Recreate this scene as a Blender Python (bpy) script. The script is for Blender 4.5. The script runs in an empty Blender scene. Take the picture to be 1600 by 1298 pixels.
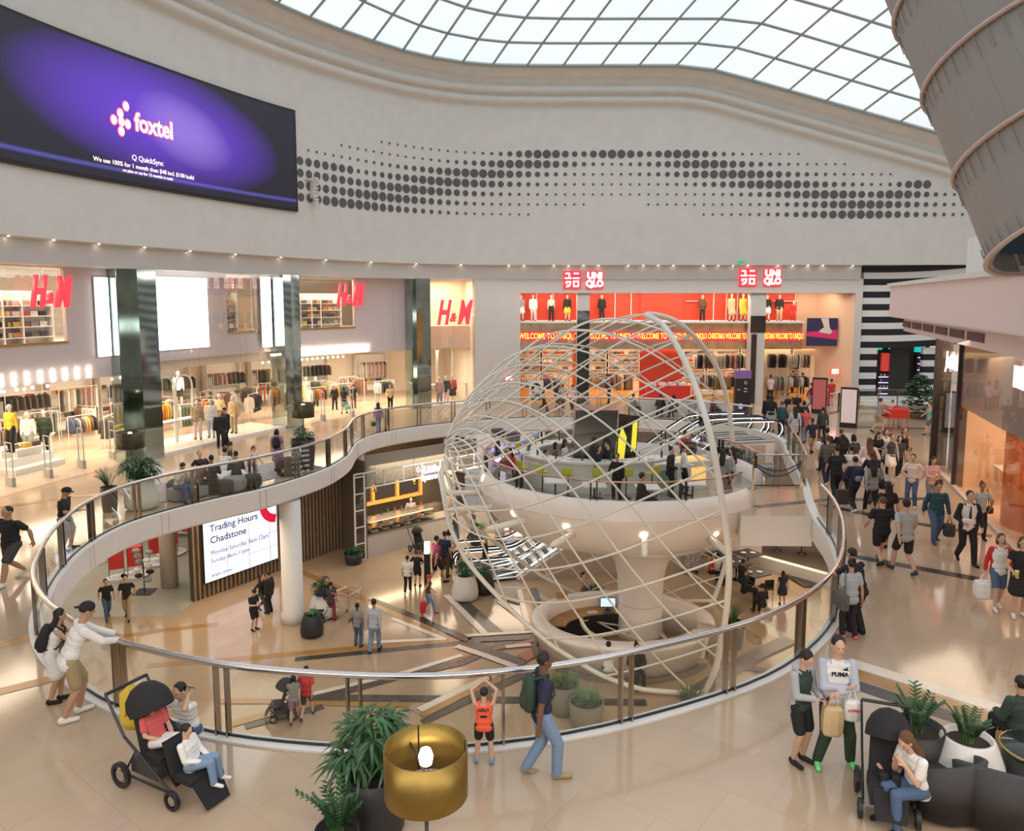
import bpy, bmesh, math, random
from math import sin, cos, pi, sqrt, radians as R
from mathutils import Vector, Matrix, geometry
random.seed(7)
S = bpy.context.scene
COL = S.collection
# ---------------------------------------------------------------- camera, world, exposure
PITCH, FOC, CX, CY, EYE = R(6.27), 1200.0, 800.0, 599.0, 6.3
cam = bpy.data.cameras.new('camera'); cam.sensor_width = 36; cam.lens = 27.0; cam.shift_y = -50/1600
cam.clip_end = 400
camo = bpy.data.objects.new('camera', cam); COL.objects.link(camo)
camo.location = (0, 0, EYE); camo.rotation_euler = (pi/2 - PITCH, 0, 0)
S.camera = camo
S.view_settings.view_transform = 'Standard'; S.view_settings.look = 'None'
S.view_settings.gamma = 1; S.view_settings.exposure = 0.0
try: S.view_settings.use_curve_mapping = False
except Exception: pass
w = bpy.data.worlds.new('overcast_sky'); S.world = w; w.use_nodes = True
nt = w.node_tree; bg = nt.nodes['Background']
tc = nt.nodes.new('ShaderNodeTexCoord'); sx = nt.nodes.new('ShaderNodeSeparateXYZ'); cr = nt.nodes.new('ShaderNodeValToRGB')
nz = nt.nodes.new('ShaderNodeTexNoise'); nz.inputs['Scale'].default_value = 3.0; nz.inputs['Detail'].default_value = 4
mx = nt.nodes.new('ShaderNodeMixRGB'); mx.blend_type = 'MULTIPLY'; mx.inputs[0].default_value = .35
nt.links.new(tc.outputs['Generated'], sx.inputs[0]); nt.links.new(sx.outputs['Z'], cr.inputs[0])
cr.color_ramp.elements[0].position = 0.0; cr.color_ramp.elements[0].color = (.50, .42, .36, 1)
cr.color_ramp.elements[1].position = 0.25; cr.color_ramp.elements[1].color = (.86, .92, .97, 1)
nt.links.new(tc.outputs['Generated'], nz.inputs['Vector']); nt.links.new(cr.outputs[0], mx.inputs[1]); nt.links.new(nz.outputs['Fac'], mx.inputs[2])
nt.links.new(mx.outputs[0], bg.inputs[0]); bg.inputs[1].default_value = 1.42

def area(name, loc, rot, size, power, color, sizey=None, spread=None):
    l = bpy.data.lights.new(name, 'AREA'); l.energy = power; l.color = color; l.size = size
    if sizey: l.shape = 'RECTANGLE'; l.size_y = sizey
    if spread: l.spread = spread
    o = bpy.data.objects.new(name, l); COL.objects.link(o); o.location = loc; o.rotation_euler = rot
    return o
WARM = (1.0, .80, .58); WHITE = (1.0, .93, .85)
# ceiling lights of shops and lower hall, plus an added pod fill
area('shop_light', (-20, 22, 3.2), (0, 0, 0), 4, 800, WARM, 12)
area('shop_light', (-17, 33.5, 3.2), (0, 0, R(-25)), 4, 800, WARM, 9)
area('shop_light', (-10.5, 44, 3.2), (0, 0, R(-40)), 4, 800, WARM, 9)
area('shop_light', (-5.6, 46.6, 3.2), (0, 0, R(-60)), 1.5, 200, WARM, 3)
area('shop_light', (-4.6, 45.9, 7.4), (0, 0, R(-60)), 1, 200, WARM, 3)
area('shop_light', (-15.6, 31, 7.35), (0, 0, R(-25)), 1.2, 260, WHITE, 6)
area('shop_light', (-18.2, 23.5, 7.35), (0, 0, R(-10)), 2, 420, WARM, 8)
area('shop_light', (-15.6, 34.5, 7.35), (0, 0, R(-25)), 2, 160, WARM, 3)
area('shop_light', (-10.2, 42.0, 7.35), (0, 0, R(-40)), 2, 260, WARM, 5)
area('shop_light', (10, 51, 3.2), (0, 0, 0), 18, 900, (1, .74, .46), 6)
area('shop_light', (10, 46.9, 6.6), (R(20), 0, 0), 19, 420, (1, .80, .62), 1)
area('hall_and_fill_light', (3.7, 9.0, -1.0), (R(35), 0, 0), 12, 1000, WARM, 3)  # added fill, no visible fixture, aimed toward the pod to brighten its bowl
area('shop_light', (18, 24, 4.9), (0, 0, 0), 4, 900, (1, .74, .48), 10)
area('shop_light', (27, 51, 3.6), (0, 0, 0), 6, 120, WHITE, 5)
area('hall_and_fill_light', (-10, 27, -1.3), (0, 0, 0), 3, 160, WARM, 6)
area('hall_and_fill_light', (-3, 36, -1.3), (0, 0, 0), 8, 420, WARM, 3)
area('hall_and_fill_light', (13.5, 34, -1.3), (0, 0, 0), 5, 500, WARM, 8)
area('hall_and_fill_light', (13, 20, -1.3), (0, 0, 0), 5, 500, WARM, 10)
area('hall_and_fill_light', (-14, 16, -1.3), (0, 0, 0), 5, 420, WARM, 10)
area('atrium_light', (-9.0, 30, 8.2), (0, R(-28), 0), 2, 330, WHITE, 16)
area('atrium_light', (10, 44.0, 8.2), (R(-20), 0, 0), 24, 420, WHITE, 1.5)
area('atrium_light', (0, 4, 4.4), (R(28), 0, 0), 22, 650, WHITE, 2)
area('atrium_light', (13, 16, 4.9), (0, R(20), 0), 2, 350, WARM, 14)

def ray(u, v):
    a = (u - CX)/FOC; b = (CY - v)/FOC
    return Vector((a, cos(PITCH) + b*sin(PITCH), -sin(PITCH) + b*cos(PITCH)))
def pt(u, v, z=0.0):
    d = ray(u, v); t = (z - EYE)/d.z; p = d*t; p.z = z; return p
def at(u, v, Y):
    d = ray(u, v); t = Y/d.y; p = d*t; p.z += EYE; return p
def proj(x, y, z):
    z = z - EYE; fw = y*cos(PITCH) - z*sin(PITCH); up = y*sin(PITCH) + z*cos(PITCH)
    return CX + FOC*x/fw, CY - FOC*up/fw

# ---------------------------------------------------------------- materials
MATS = {}
def mat(name, c, rough=.6, metal=0.0, emit=None, es=0.0, spec=None):
    if name in MATS: return MATS[name]
    m = bpy.data.materials.new(name); m.use_nodes = True
    b = m.node_tree.nodes['Principled BSDF']
    b.inputs['Base Color'].default_value = (*c, 1); b.inputs['Roughness'].default_value = rough
    b.inputs['Metallic'].default_value = metal
    if spec is not None: b.inputs['Specular IOR Level'].default_value = spec
    if emit: b.inputs['Emission Color'].default_value = (*emit, 1); b.inputs['Emission Strength'].default_value = es
    MATS[name] = m; return m
def noisy(m, scale=8, amt=.12, bump=0.0, axis_scale=None):
    """small procedural variation of a material's own colour"""
    nt = m.node_tree; b = nt.nodes['Principled BSDF']; c = b.inputs['Base Color'].default_value[:]
    tc = nt.nodes.new('ShaderNodeTexCoord'); mp = nt.nodes.new('ShaderNodeMapping')
    if axis_scale: mp.inputs['Scale'].default_value = axis_scale
    n = nt.nodes.new('ShaderNodeTexNoise'); n.inputs['Scale'].default_value = scale; n.inputs['Detail'].default_value = 3
    r = nt.nodes.new('ShaderNodeValToRGB')
    r.color_ramp.elements[0].position = .3; r.color_ramp.elements[1].position = .7
    r.color_ramp.elements[0].color = tuple(x*(1-amt) for x in c[:3]) + (1,)
    r.color_ramp.elements[1].color = tuple(min(1, x*(1+amt)) for x in c[:3]) + (1,)
    nt.links.new(tc.outputs['Object'], mp.inputs[0]); nt.links.new(mp.outputs[0], n.inputs['Vector'])
    nt.links.new(n.outputs['Fac'], r.inputs[0]); nt.links.new(r.outputs[0], b.inputs['Base Color'])
    if bump:
        bp = nt.nodes.new('ShaderNodeBump'); bp.inputs['Strength'].default_value = bump
        nt.links.new(n.outputs['Fac'], bp.inputs['Height']); nt.links.new(bp.outputs[0], b.inputs['Normal'])
    return m
def stone(name, c, rough, tile=.9, grout=.82, rot=0):
    m = mat(name, c, rough); nt = m.node_tree; b = nt.nodes['Principled BSDF']
    tc = nt.nodes.new('ShaderNodeTexCoord'); mp = nt.nodes.new('ShaderNodeMapping'); mp.inputs['Rotation'].default_value = (0, 0, rot)
    br = nt.nodes.new('ShaderNodeTexBrick'); br.offset = 0.5 if tile > .7 else 0
    br.inputs['Scale'].default_value = 1/tile; br.inputs['Mortar Size'].default_value = .008
    br.inputs['Brick Width'].default_value = 1; br.inputs['Row Height'].default_value = 1
    br.inputs['Color1'].default_value = (*c, 1); br.inputs['Color2'].default_value = (c[0]*.94, c[1]*.93, c[2]*.91, 1)
    br.inputs['Mortar'].default_value = (c[0]*grout, c[1]*grout, c[2]*grout, 1)
    n = nt.nodes.new('ShaderNodeTexNoise'); n.inputs['Scale'].default_value = 1.1; n.inputs['Detail'].default_value = 5
    mx = nt.nodes.new('ShaderNodeMixRGB'); mx.blend_type = 'OVERLAY'; mx.inputs[0].default_value = .10
    nt.links.new(tc.outputs['Object'], mp.inputs[0]); nt.links.new(mp.outputs[0], br.inputs['Vector']); nt.links.new(mp.outputs[0], n.inputs['Vector'])
    nt.links.new(br.outputs['Color'], mx.inputs[1]); nt.links.new(n.outputs['Fac'], mx.inputs[2]); nt.links.new(mx.outputs[0], b.inputs['Base Color'])
    return m
def glassy(name, tint=(.955, .975, .965), refl=.03, rough=.0):
    m = bpy.data.materials.new(name); m.use_nodes = True; nt = m.node_tree; nt.nodes.clear()
    o = nt.nodes.new('ShaderNodeOutputMaterial'); t = nt.nodes.new('ShaderNodeBsdfTransparent'); g = nt.nodes.new('ShaderNodeBsdfGlossy')
    mx = nt.nodes.new('ShaderNodeMixShader'); lw = nt.nodes.new('ShaderNodeLayerWeight'); lw.inputs[0].default_value = .25
    ma = nt.nodes.new('ShaderNodeMath'); ma.operation = 'MULTIPLY_ADD'; ma.inputs[1].default_value = .3; ma.inputs[2].default_value = refl
    t.inputs[0].default_value = (*tint, 1); g.inputs['Roughness'].default_value = rough
    nt.links.new(lw.outputs['Fresnel'], ma.inputs[0]); nt.links.new(ma.outputs[0], mx.inputs[0])
    nt.links.new(t.outputs[0], mx.inputs[1]); nt.links.new(g.outputs[0], mx.inputs[2]); nt.links.new(mx.outputs[0], o.inputs[0])
    MATS[name] = m; return m
M = dict(
    wall=noisy(mat('wall_paint', (.76, .765, .735), .7), 1.5, .03), grey_wall=mat('grey_wall_paint', (.62, .60, .58), .7),
    white=mat('white_paint', (.78, .76, .73), .45), cream=mat('cream_shell', (.86, .81, .77), .30), tan=mat('tan_panel', (.55, .46, .40), .6),
    lilac=mat('lilac_panel', (.62, .55, .56), .5), steel=mat('steel', (.62, .60, .60), .22, 1.0), chrome=mat('chrome', (.72, .70, .70), .1, 1.0),
    dark=mat('dark_metal', (.05, .05, .055), .4, .6), black=mat('black', (.02, .02, .022), .45), brass=mat('brass', (.55, .38, .12), .25, 1.0),
    mirror=noisy(mat('mirror_cladding', (.42, .50, .48), .06, 1.0), .7, .25, .08), glass=glassy('clear_glass'), shopglass=glassy('shop_glass', (.97, .97, .96), .035),
    skyglass=glassy('skylight_glass', (.97, .985, 1.0), .02), frame=mat('skylight_frame', (.40, .46, .46), .5), grille=mat('grey_louvre', (.35, .345, .335), .7),
    pinkhoop=mat('hoop', (.62, .50, .46), .5), dots=mat('grey_disc', (.13, .13, .14), .8),
    floor1=stone('beige_stone', (.50, .375, .265), .10, 1.0, .86, R(38)), floor0=stone('lower_stone', (.46, .325, .205), .12, 1.0, .85, R(52)),
    sdark=noisy(mat('dark_inlay', (.055, .043, .038), .25), 2, .2), sgold=noisy(mat('gold_inlay', (.38, .19, .05), .2), 2, .15), swhite=noisy(mat('white_inlay', (.74, .64, .54), .2), 2, .08),
    sred=noisy(mat('red_inlay', (.34, .13, .06), .2), 2, .1), wood=noisy(mat('light_timber', (.44, .26, .11), .4), 4, .2, 0, (1, 1, .15)),
    orangewood=noisy(mat('orange_floor_timber', (.72, .33, .07), .22), 3, .15, 0, (.3, 3, 1)), red=mat('red', (.62, .04, .03), .5), orange=mat('orange', (.85, .17, .02), .4),
    glow=mat('white_glow', (.9, .9, .9), .5, 0, (1, .97, .95), 3.0), warmglow=mat('warm_glow', (1, .85, .6), .5, 0, (1, .78, .5), 6.0),
    bulb=mat('bulb_glow', (1, .9, .8), .5, 0, (1, .86, .66), 22.0), led=mat('led_white', (.8, .9, 1), .4, 0, (.85, .93, 1), 1.7),
    greentile=noisy(mat('plant_green', (.035, .105, .035), .45), 9, .5), green2=noisy(mat('plant_light_green', (.08, .19, .05), .45), 9, .4),
    soil=mat('soil', (.04, .03, .02), .9), potwhite=mat('white_pot', (.78, .76, .72), .35), potblack=mat('black_pot', (.03, .03, .033), .5), potgrey=mat('brown_pot', (.20, .17, .13), .6),
    copper=mat('copper', (.62, .36, .28), .18, 1.0), darkglass=mat('dark_glass', (.03, .035, .035), .05), concrete=noisy(mat('grey_floor', (.36, .34, .28), .25), 1, .06), skin0=mat('mannequin_skin', (.74, .66, .58), .5),
)
JOBS = []
def fonts_to_meshes():
    for o in [o for o in S.objects if o.type == 'FONT']:
        me = bpy.data.meshes.new_from_object(o); n = bpy.data.objects.new(o.name, me); COL.objects.link(n); n.parent = o.parent; n.matrix_basis = o.matrix_basis.copy()
        nm = o.name; bpy.data.objects.remove(o); n.name = nm
# ---------------------------------------------------------------- object helpers
def tag(o, label=None, cat=None, group=None, kind=None):
    if label: o['label'] = label
    if cat: o['category'] = cat
    if group: o['group'] = group
    if kind: o['kind'] = kind
    return o
def thing(name, label, cat, loc=(0, 0, 0), rz=0, group=None, scale=None):
    o = bpy.data.objects.new(name, None); COL.objects.link(o); o.location = loc; o.rotation_euler = (0, 0, rz); o.empty_display_size = .2
    if scale: o.scale = (scale,)*3 if not hasattr(scale, '__len__') else scale
    return tag(o, label, cat, group)
class MB:
    def __init__(s): s.v = []; s.f = []; s.m = []; s.k = 0
    def add(s, vs, fs, k=None):
        n = len(s.v); s.v += [tuple(p) for p in vs]; s.f += [tuple(i + n for i in f) for f in fs]; s.m += [s.k if k is None else k]*len(fs); return s
    def box(s, x0, y0, z0, x1, y1, z1, k=None):
        return s.add([(x0,y0,z0),(x1,y0,z0),(x1,y1,z0),(x0,y1,z0),(x0,y0,z1),(x1,y0,z1),(x1,y1,z1),(x0,y1,z1)],
                     [(0,3,2,1),(4,5,6,7),(0,1,5,4),(1,2,6,5),(2,3,7,6),(3,0,4,7)], k)
    def obox(s, c, sz, rz=0, k=None):
        m = Matrix.Rotation(rz, 3, 'Z'); h = [q/2 for q in sz]; vs = []
        for z in (-1, 1):
            for x, y in ((-1,-1),(1,-1),(1,1),(-1,1)): vs.append(Vector(c) + m @ Vector((x*h[0], y*h[1], z*h[2])))
        return s.add(vs, [(0,3,2,1),(4,5,6,7),(0,1,5,4),(1,2,6,5),(2,3,7,6),(3,0,4,7)], k)
    def prism(s, poly, z0, z1, k=None):
        n = len(poly)
        return s.add([(p[0], p[1], z0) for p in poly] + [(p[0], p[1], z1) for p in poly],
                     [tuple(range(n))[::-1], tuple(range(n, 2*n))] + [(i, (i+1) % n, n + (i+1) % n, n + i) for i in range(n)], k)
    def tube(s, pts, r, n=8, closed=False, cap=True, k=None):
        P = [Vector(p) for p in pts]; N = len(P); rr = r if hasattr(r, '__len__') else [r]*N; vs = []; fs = []
        up = None
        for i in range(N):
            a = P[(i-1) % N] if closed or i else P[i]; b = P[(i+1) % N] if closed or i < N-1 else P[i]
            t = (b - a)
            t = t.normalized() if t.length > 1e-9 else Vector((0, 0, 1))
            if up is None:
                up = Vector((0, 0, 1)) if abs(t.z) < .9 else Vector((1, 0, 0))
            x = up - t*up.dot(t)
            if x.length < 1e-4: x = t.orthogonal()
            x.normalize(); up = x; y = t.cross(x)
            for j in range(n):
                q = 2*pi*j/n; vs.append(P[i] + (x*cos(q) + y*sin(q))*rr[i])
        for i in range(N if closed else N-1):
            for j in range(n):
                a = i*n + j; b = i*n + (j+1) % n; c = ((i+1) % N)*n + (j+1) % n; d = ((i+1) % N)*n + j; fs.append((a, b, c, d))
        if cap and not closed: fs += [tuple(range(n))[::-1], tuple(range((N-1)*n, N*n))]
        return s.add(vs, fs, k)
    def lathe(s, prof, c=(0, 0, 0), n=24, sx=1, sy=1, k=None, cap=True):
        vs = []; fs = []; m = len(prof)
        for r, z in prof:
            for j in range(n): q = 2*pi*j/n; vs.append((c[0] + r*cos(q)*sx, c[1] + r*sin(q)*sy, c[2] + z))
        for i in range(m-1):
            for j in range(n): fs.append((i*n+j, i*n+(j+1) % n, (i+1)*n+(j+1) % n, (i+1)*n+j))
        if cap:
            if prof[0][0] > 1e-4: fs.append(tuple(range(n))[::-1])
            if prof[-1][0] > 1e-4: fs.append(tuple(range((m-1)*n, m*n)))
        return s.add(vs, fs, k)
    def ball(s, c, r, n=10, m=7, sc=(1, 1, 1), k=None):
        vs = []; fs = []
        for i in range(m+1):
            a = pi*i/m
            for j in range(n): q = 2*pi*j/n; vs.append((c[0]+r*sc[0]*sin(a)*cos(q), c[1]+r*sc[1]*sin(a)*sin(q), c[2]-r*sc[2]*cos(a)))
        for i in range(m):
            for j in range(n): fs.append((i*n+j, i*n+(j+1) % n, (i+1)*n+(j+1) % n, (i+1)*n+j))
        return s.add(vs, fs, k)
    def mesh(s, name, mats, smooth=False):
        me = bpy.data.meshes.new(name); me.from_pydata(s.v, [], s.f)
        if not isinstance(mats, (list, tuple)): mats = [mats]
        for m in mats: me.materials.append(m)
        if len(mats) > 1: me.polygons.foreach_set('material_index', s.m)
        if smooth: me.polygons.foreach_set('use_smooth', [True]*len(me.polygons))
        me.update(); return me
    def build(s, name, mats, parent=None, smooth=False, loc=None, rz=None):
        o = bpy.data.objects.new(name, s.mesh(name, mats, smooth)); COL.objects.link(o)
        if parent: o.parent = parent
        if loc is not None: o.location = loc
        if rz is not None: o.rotation_euler = (0, 0, rz)
        return o
def weld(o, smooth_angle=None):
    bm = bmesh.new(); bm.from_mesh(o.data); bmesh.ops.remove_doubles(bm, verts=bm.verts, dist=1e-4); bmesh.ops.recalc_face_normals(bm, faces=bm.faces); bm.to_mesh(o.data); bm.free(); return o
def put(me, name, parent=None, loc=(0, 0, 0), rz=0, m=None, scale=None):
    o = bpy.data.objects.new(name, me); COL.objects.link(o); o.parent = parent; o.location = loc; o.rotation_euler = (0, 0, rz)
    if scale is not None: o.scale = (scale,)*3 if not hasattr(scale, '__len__') else scale
    if m is not None and me.materials:
        o.material_slots[0].link = 'OBJECT'; o.material_slots[0].material = m
    return o
def copy_tree(o, parent=None):
    c = o.copy(); COL.objects.link(c); c.parent = parent
    for ch in o.children: copy_tree(ch, c)
    return c
def text(s, name, size, m, loc, rot, parent=None, extrude=.02, shear=0, align='CENTER', offset=0, sx=1):
    c = bpy.data.curves.new(name, 'FONT'); c.body = s; c.size = size; c.extrude = extrude; c.shear = shear; c.align_x = align; c.align_y = 'CENTER'; c.offset = offset
    c.resolution_u = 3
    c.materials.append(m); o = bpy.data.objects.new(name, c); COL.objects.link(o); o.parent = parent
    o.matrix_basis = Matrix.Translation(loc) @ rot.to_4x4() @ Matrix.Diagonal((sx, 1, 1, 1)) if isinstance(rot, Matrix) else Matrix.Translation(loc)
    return o
def upright(rz):  # text stands up, readable from direction -Y when rz=0
    return Matrix.Rotation(rz, 3, 'Z') @ Matrix.Rotation(pi/2, 3, 'X')
def spline(P, n=8, closed=False):
    P = [Vector(p) for p in P]; out = []; N = len(P)
    for i in range(N if closed else N-1):
        p1 = P[i]; p2 = P[(i+1) % N]
        p0 = P[(i-1) % N] if closed or i else p1*2 - p2
        p3 = P[(i+2) % N] if closed or i < N-2 else p2*2 - p1
        for k in range(n):
            t = k/n
            out.append(.5*((2*p1) + (p2-p0)*t + (2*p0-5*p1+4*p2-p3)*t*t + (3*p1-p0-3*p2+p3)*t*t*t))
    if not closed: out.append(P[-1])
    return out
# ================================================================ facade curve (plan)
FAC = spline([(-17.6, 8, 0), (-17.4, 14, 0), (-16.8, 19.5, 0), (-15.9, 25, 0), (-14.1, 30.4, 0), (-11.2, 37.0, 0), (-7.6, 42.0, 0), (-4.9, 44.4, 0), (-2.0, 45.7, 0), (1, 46, 0), (4, 46, 0)], 8) + [Vector((x, 46, 0)) for x in range(6, 42, 2)]
FL = [0.0]
for a, b in zip(FAC, FAC[1:]): FL.append(FL[-1] + (b-a).length)
def fp(s, d=0, z=0):
    """point on the facade curve at arc length s, d metres towards the atrium"""
    s = max(0, min(FL[-1]-1e-4, s)); i = 0
    lo, hi = 0, len(FL)-1
    while hi - lo > 1:
        mid = (lo+hi)//2
        if FL[mid] <= s: lo = mid
        else: hi = mid
    t = (s-FL[lo])/(FL[lo+1]-FL[lo]); p = FAC[lo].lerp(FAC[lo+1], t)
    ta = FAC[max(lo-1, 0)+1] - FAC[max(lo-1, 0)]; tb = FAC[lo+1] - FAC[lo]; tc_ = FAC[min(lo+2, len(FAC)-1)] - FAC[min(lo+1, len(FAC)-2)]
    tg = (ta.normalized().lerp(tb.normalized(), .5+.0*t) if t < .5 else tb.normalized().lerp(tc_.normalized() if tc_.length > 0 else tb.normalized(), t-.5)).normalized()
    n = Vector((tg.y, -tg.x, 0))
    return Vector((p.x + n.x*d, p.y + n.y*d, z)), tg, n
def su(u, v=560):
    """arc length where the sight line through column u meets the facade"""
    r = ray(u, v); k = r.x/r.y; best = None
    for i in range(len(FAC)-1):
        a, b = FAC[i], FAC[i+1]; fa = a.x - k*a.y; fb = b.x - k*b.y
        if fa*fb <= 0 and fa != fb: return FL[i] + (FL[i+1]-FL[i])*fa/(fa-fb)
    return 0 if u < 100 else FL[-1]
def crv(mb, s0, s1, z0, z1, d0, d1, k=None, step=.7):
    """curved slab between arc lengths s0..s1, heights z0..z1, offsets d0..d1 (d towards atrium)"""
    n = max(1, int((s1-s0)/step)); vs = []; fs = []
    for i in range(n+1):
        s = s0 + (s1-s0)*i/n
        a = fp(s, d1)[0]; b = fp(s, d0)[0]
        vs += [(a.x, a.y, z0), (a.x, a.y, z1), (b.x, b.y, z1), (b.x, b.y, z0)]
    for i in range(n):
        q = i*4
        for j in range(4): fs.append((q+j, q+4+j, q+4+(j+1) % 4, q+(j+1) % 4))
    fs += [(0, 1, 2, 3), (n*4+3, n*4+2, n*4+1, n*4)]
    return mb.add(vs, fs, k)
def frz(s):
    tg = fp(s)[1]; return math.atan2(tg.y, tg.x)

# ================================================================ level-one slab with the oval opening
HOLE = spline([(-2.3, 10.29), (-.65, 10.3), (1.3, 10.8), (3.73, 12.0), (5.27, 13.3), (6.5, 15.0), (7.6, 17.4), (8.3, 19.6), (8.7, 21.6), (9.2, 23.5), (9.8, 25.4), (10.6, 28.2), (11.35, 31.2), (11.9, 33.2),
    (12.1, 35.0), (11.6, 36.9), (9.9, 38.6), (7.0, 40.0), (3.4, 40.5), (.6, 40.3), (-1.75, 39.5), (-4.21, 37.9), (-5.7, 36.4), (-6.5, 35.0), (-6.8, 33.2), (-6.6, 30.6), (-6.8, 28.5), (-7.39, 26.75), (-8.3, 25.0), (-9.4, 23.6), (-10.3, 22.2),
    (-10.8, 20.9), (-10.85, 19.2), (-10.45, 17.4), (-9.85, 15.8), (-9.1, 14.3), (-8.1, 13.0), (-6.76, 11.83), (-5.8, 11.25), (-4.15, 10.6)], 4, True) if False else \
    [Vector((p[0], p[1], 0)) for p in [(-2.3, 10.29), (-.65, 10.3), (1.3, 10.8), (3.73, 12.0), (5.27, 13.3), (6.5, 15.0), (7.6, 17.4), (8.3, 19.6), (8.7, 21.6), (9.2, 23.5), (9.8, 25.4), (10.6, 28.2), (11.35, 31.2), (11.9, 33.2),
    (12.1, 35.0), (11.6, 36.9), (9.9, 38.6), (7.0, 40.0), (3.4, 40.5), (.6, 40.3), (-1.75, 39.5), (-4.21, 37.9), (-5.7, 36.4), (-6.5, 35.0), (-6.8, 33.2), (-6.6, 30.6), (-6.8, 28.5), (-7.39, 26.75), (-8.3, 25.0), (-9.4, 23.6), (-10.3, 22.2),
    (-10.8, 20.9), (-10.85, 19.2), (-10.45, 17.4), (-9.85, 15.8), (-9.1, 14.3), (-8.1, 13.0), (-6.76, 11.83), (-5.8, 11.25), (-4.15, 10.6)]]
HOLE = spline(HOLE, 4, True)
def offs(loop, d):
    out = []; N = len(loop)
    for i in range(N):
        t = (loop[(i+1) % N] - loop[i-1]).normalized(); out.append(loop[i] + Vector((t.y, -t.x, 0))*d)  # loop is counter-clockwise: +d = outwards
    return out
def strip(mb, a, b, wd, k, z=.004, lift=0):
    a = Vector(a); b = Vector(b); t = (b-a).normalized(); n = Vector((-t.y, t.x, 0))*wd/2
    mb.add([a-n+Vector((0,0,z)), b-n+Vector((0,0,z)), b+n+Vector((0,0,z)), a+n+Vector((0,0,z))], [(0,1,2,3)], k)
outer = [Vector(p) for p in ((-30, -1, 0), (45, -1, 0), (45, 56, 0), (-30, 56, 0))]
mb = MB(); edge = offs(HOLE, .02)
tris = geometry.tessellate_polygon([outer, edge]); allv = outer + edge
mb.add(allv, [tuple(t) if (allv[t[1]]-allv[t[0]]).cross(allv[t[2]]-allv[t[0]]).z > 0 else tuple(t)[::-1] for t in tris], 0)
def pxs(mb, pts, wd, k, z=0, lvl=0, lift=.004):
    P = [pt(u, v, lvl) for u, v in pts]
    for a, b in zip(P, P[1:]):
        a = Vector((a.x, a.y, 0)); b = Vector((b.x, b.y, 0)); strip(mb, a, b, wd, k, lvl + lift)
pxs(mb, [(1326, 1034), (2300, 1336)], .32, 3); pxs(mb, [(1326, 1049), (2300, 1364)], .34, 2); pxs(mb, [(1326, 1066), (2300, 1389)], .34, 1)
pxs(mb, [(1328, 868), (1530, 905)], .32, 1); pxs(mb, [(1290, 790), (1400, 812), (1550, 838)], .28, 1, lift=.006); pxs(mb, [(1180, 792), (1290, 781), (1450, 779)], .28, 1, lift=.008)
pxs(mb, [(-200, 1062), (60, 992)], .26, 2); pxs(mb, [(-200, 1130), (95, 1057)], .26, 2, lift=.007)
pxs(mb, [(-100, 810), (110, 775), (230, 770)], .3, 2, lift=.007)
tag(mb.build('floor', [M['floor1'], M['sdark'], M['sgold'], M['swhite']]), kind='structure')
# slab edge: white panelled fascia, kerb and the soffit behind it
mb = MB(); N = len(HOLE); rings = []
o_in = HOLE; o0 = offs(HOLE, .30)
for lp, z in ((offs(HOLE, .24), 0.0), (offs(HOLE, .24), .03), (offs(HOLE, .0), .03), (offs(HOLE, -.02), 0.0), (offs(HOLE, -.02), -.62), (offs(HOLE, .10), -.70), (offs(HOLE, .9), -.70), (offs(HOLE, 1.0), -.76), (offs(HOLE, 1.6), -.76)):
    rings.append([Vector((p.x, p.y, z)) for p in lp])
for r0, r1 in zip(rings, rings[1:]):
    n = len(mb.v); mb.v += [tuple(p) for p in r0 + r1]
    for i in range(N): mb.f.append((n+i, n+(i+1) % N, n+N+(i+1) % N, n+N+i)); mb.m.append(0)
tag(mb.build('trim_1', [M['white']], smooth=False), kind='structure')
mb = MB()
for i in range(0, N, 8):  # thin joints between the fascia panels
    p = HOLE[i]; t = (HOLE[(i+1) % N]-HOLE[i-1]).normalized(); a = math.atan2(t.y, t.x)
    for d in (-.12, .12): mb.obox((p.x+t.x*d-t.y*.0, p.y+t.y*d, -.31), (.02, .06, .58), a)
tag(mb.build('trim_2', M['tan']), kind='structure')
mb = MB()   # underside of level one = ceiling of the lower hall
o2 = offs(HOLE, 1.55); allv = [Vector((p.x, p.y, -.77)) for p in outer] + [Vector((p.x, p.y, -.77)) for p in o2]
mb.add(allv, [tuple(t) for t in geometry.tessellate_polygon([outer, o2])]); tag(mb.build('ceiling', M['wall']), kind='structure')
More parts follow.
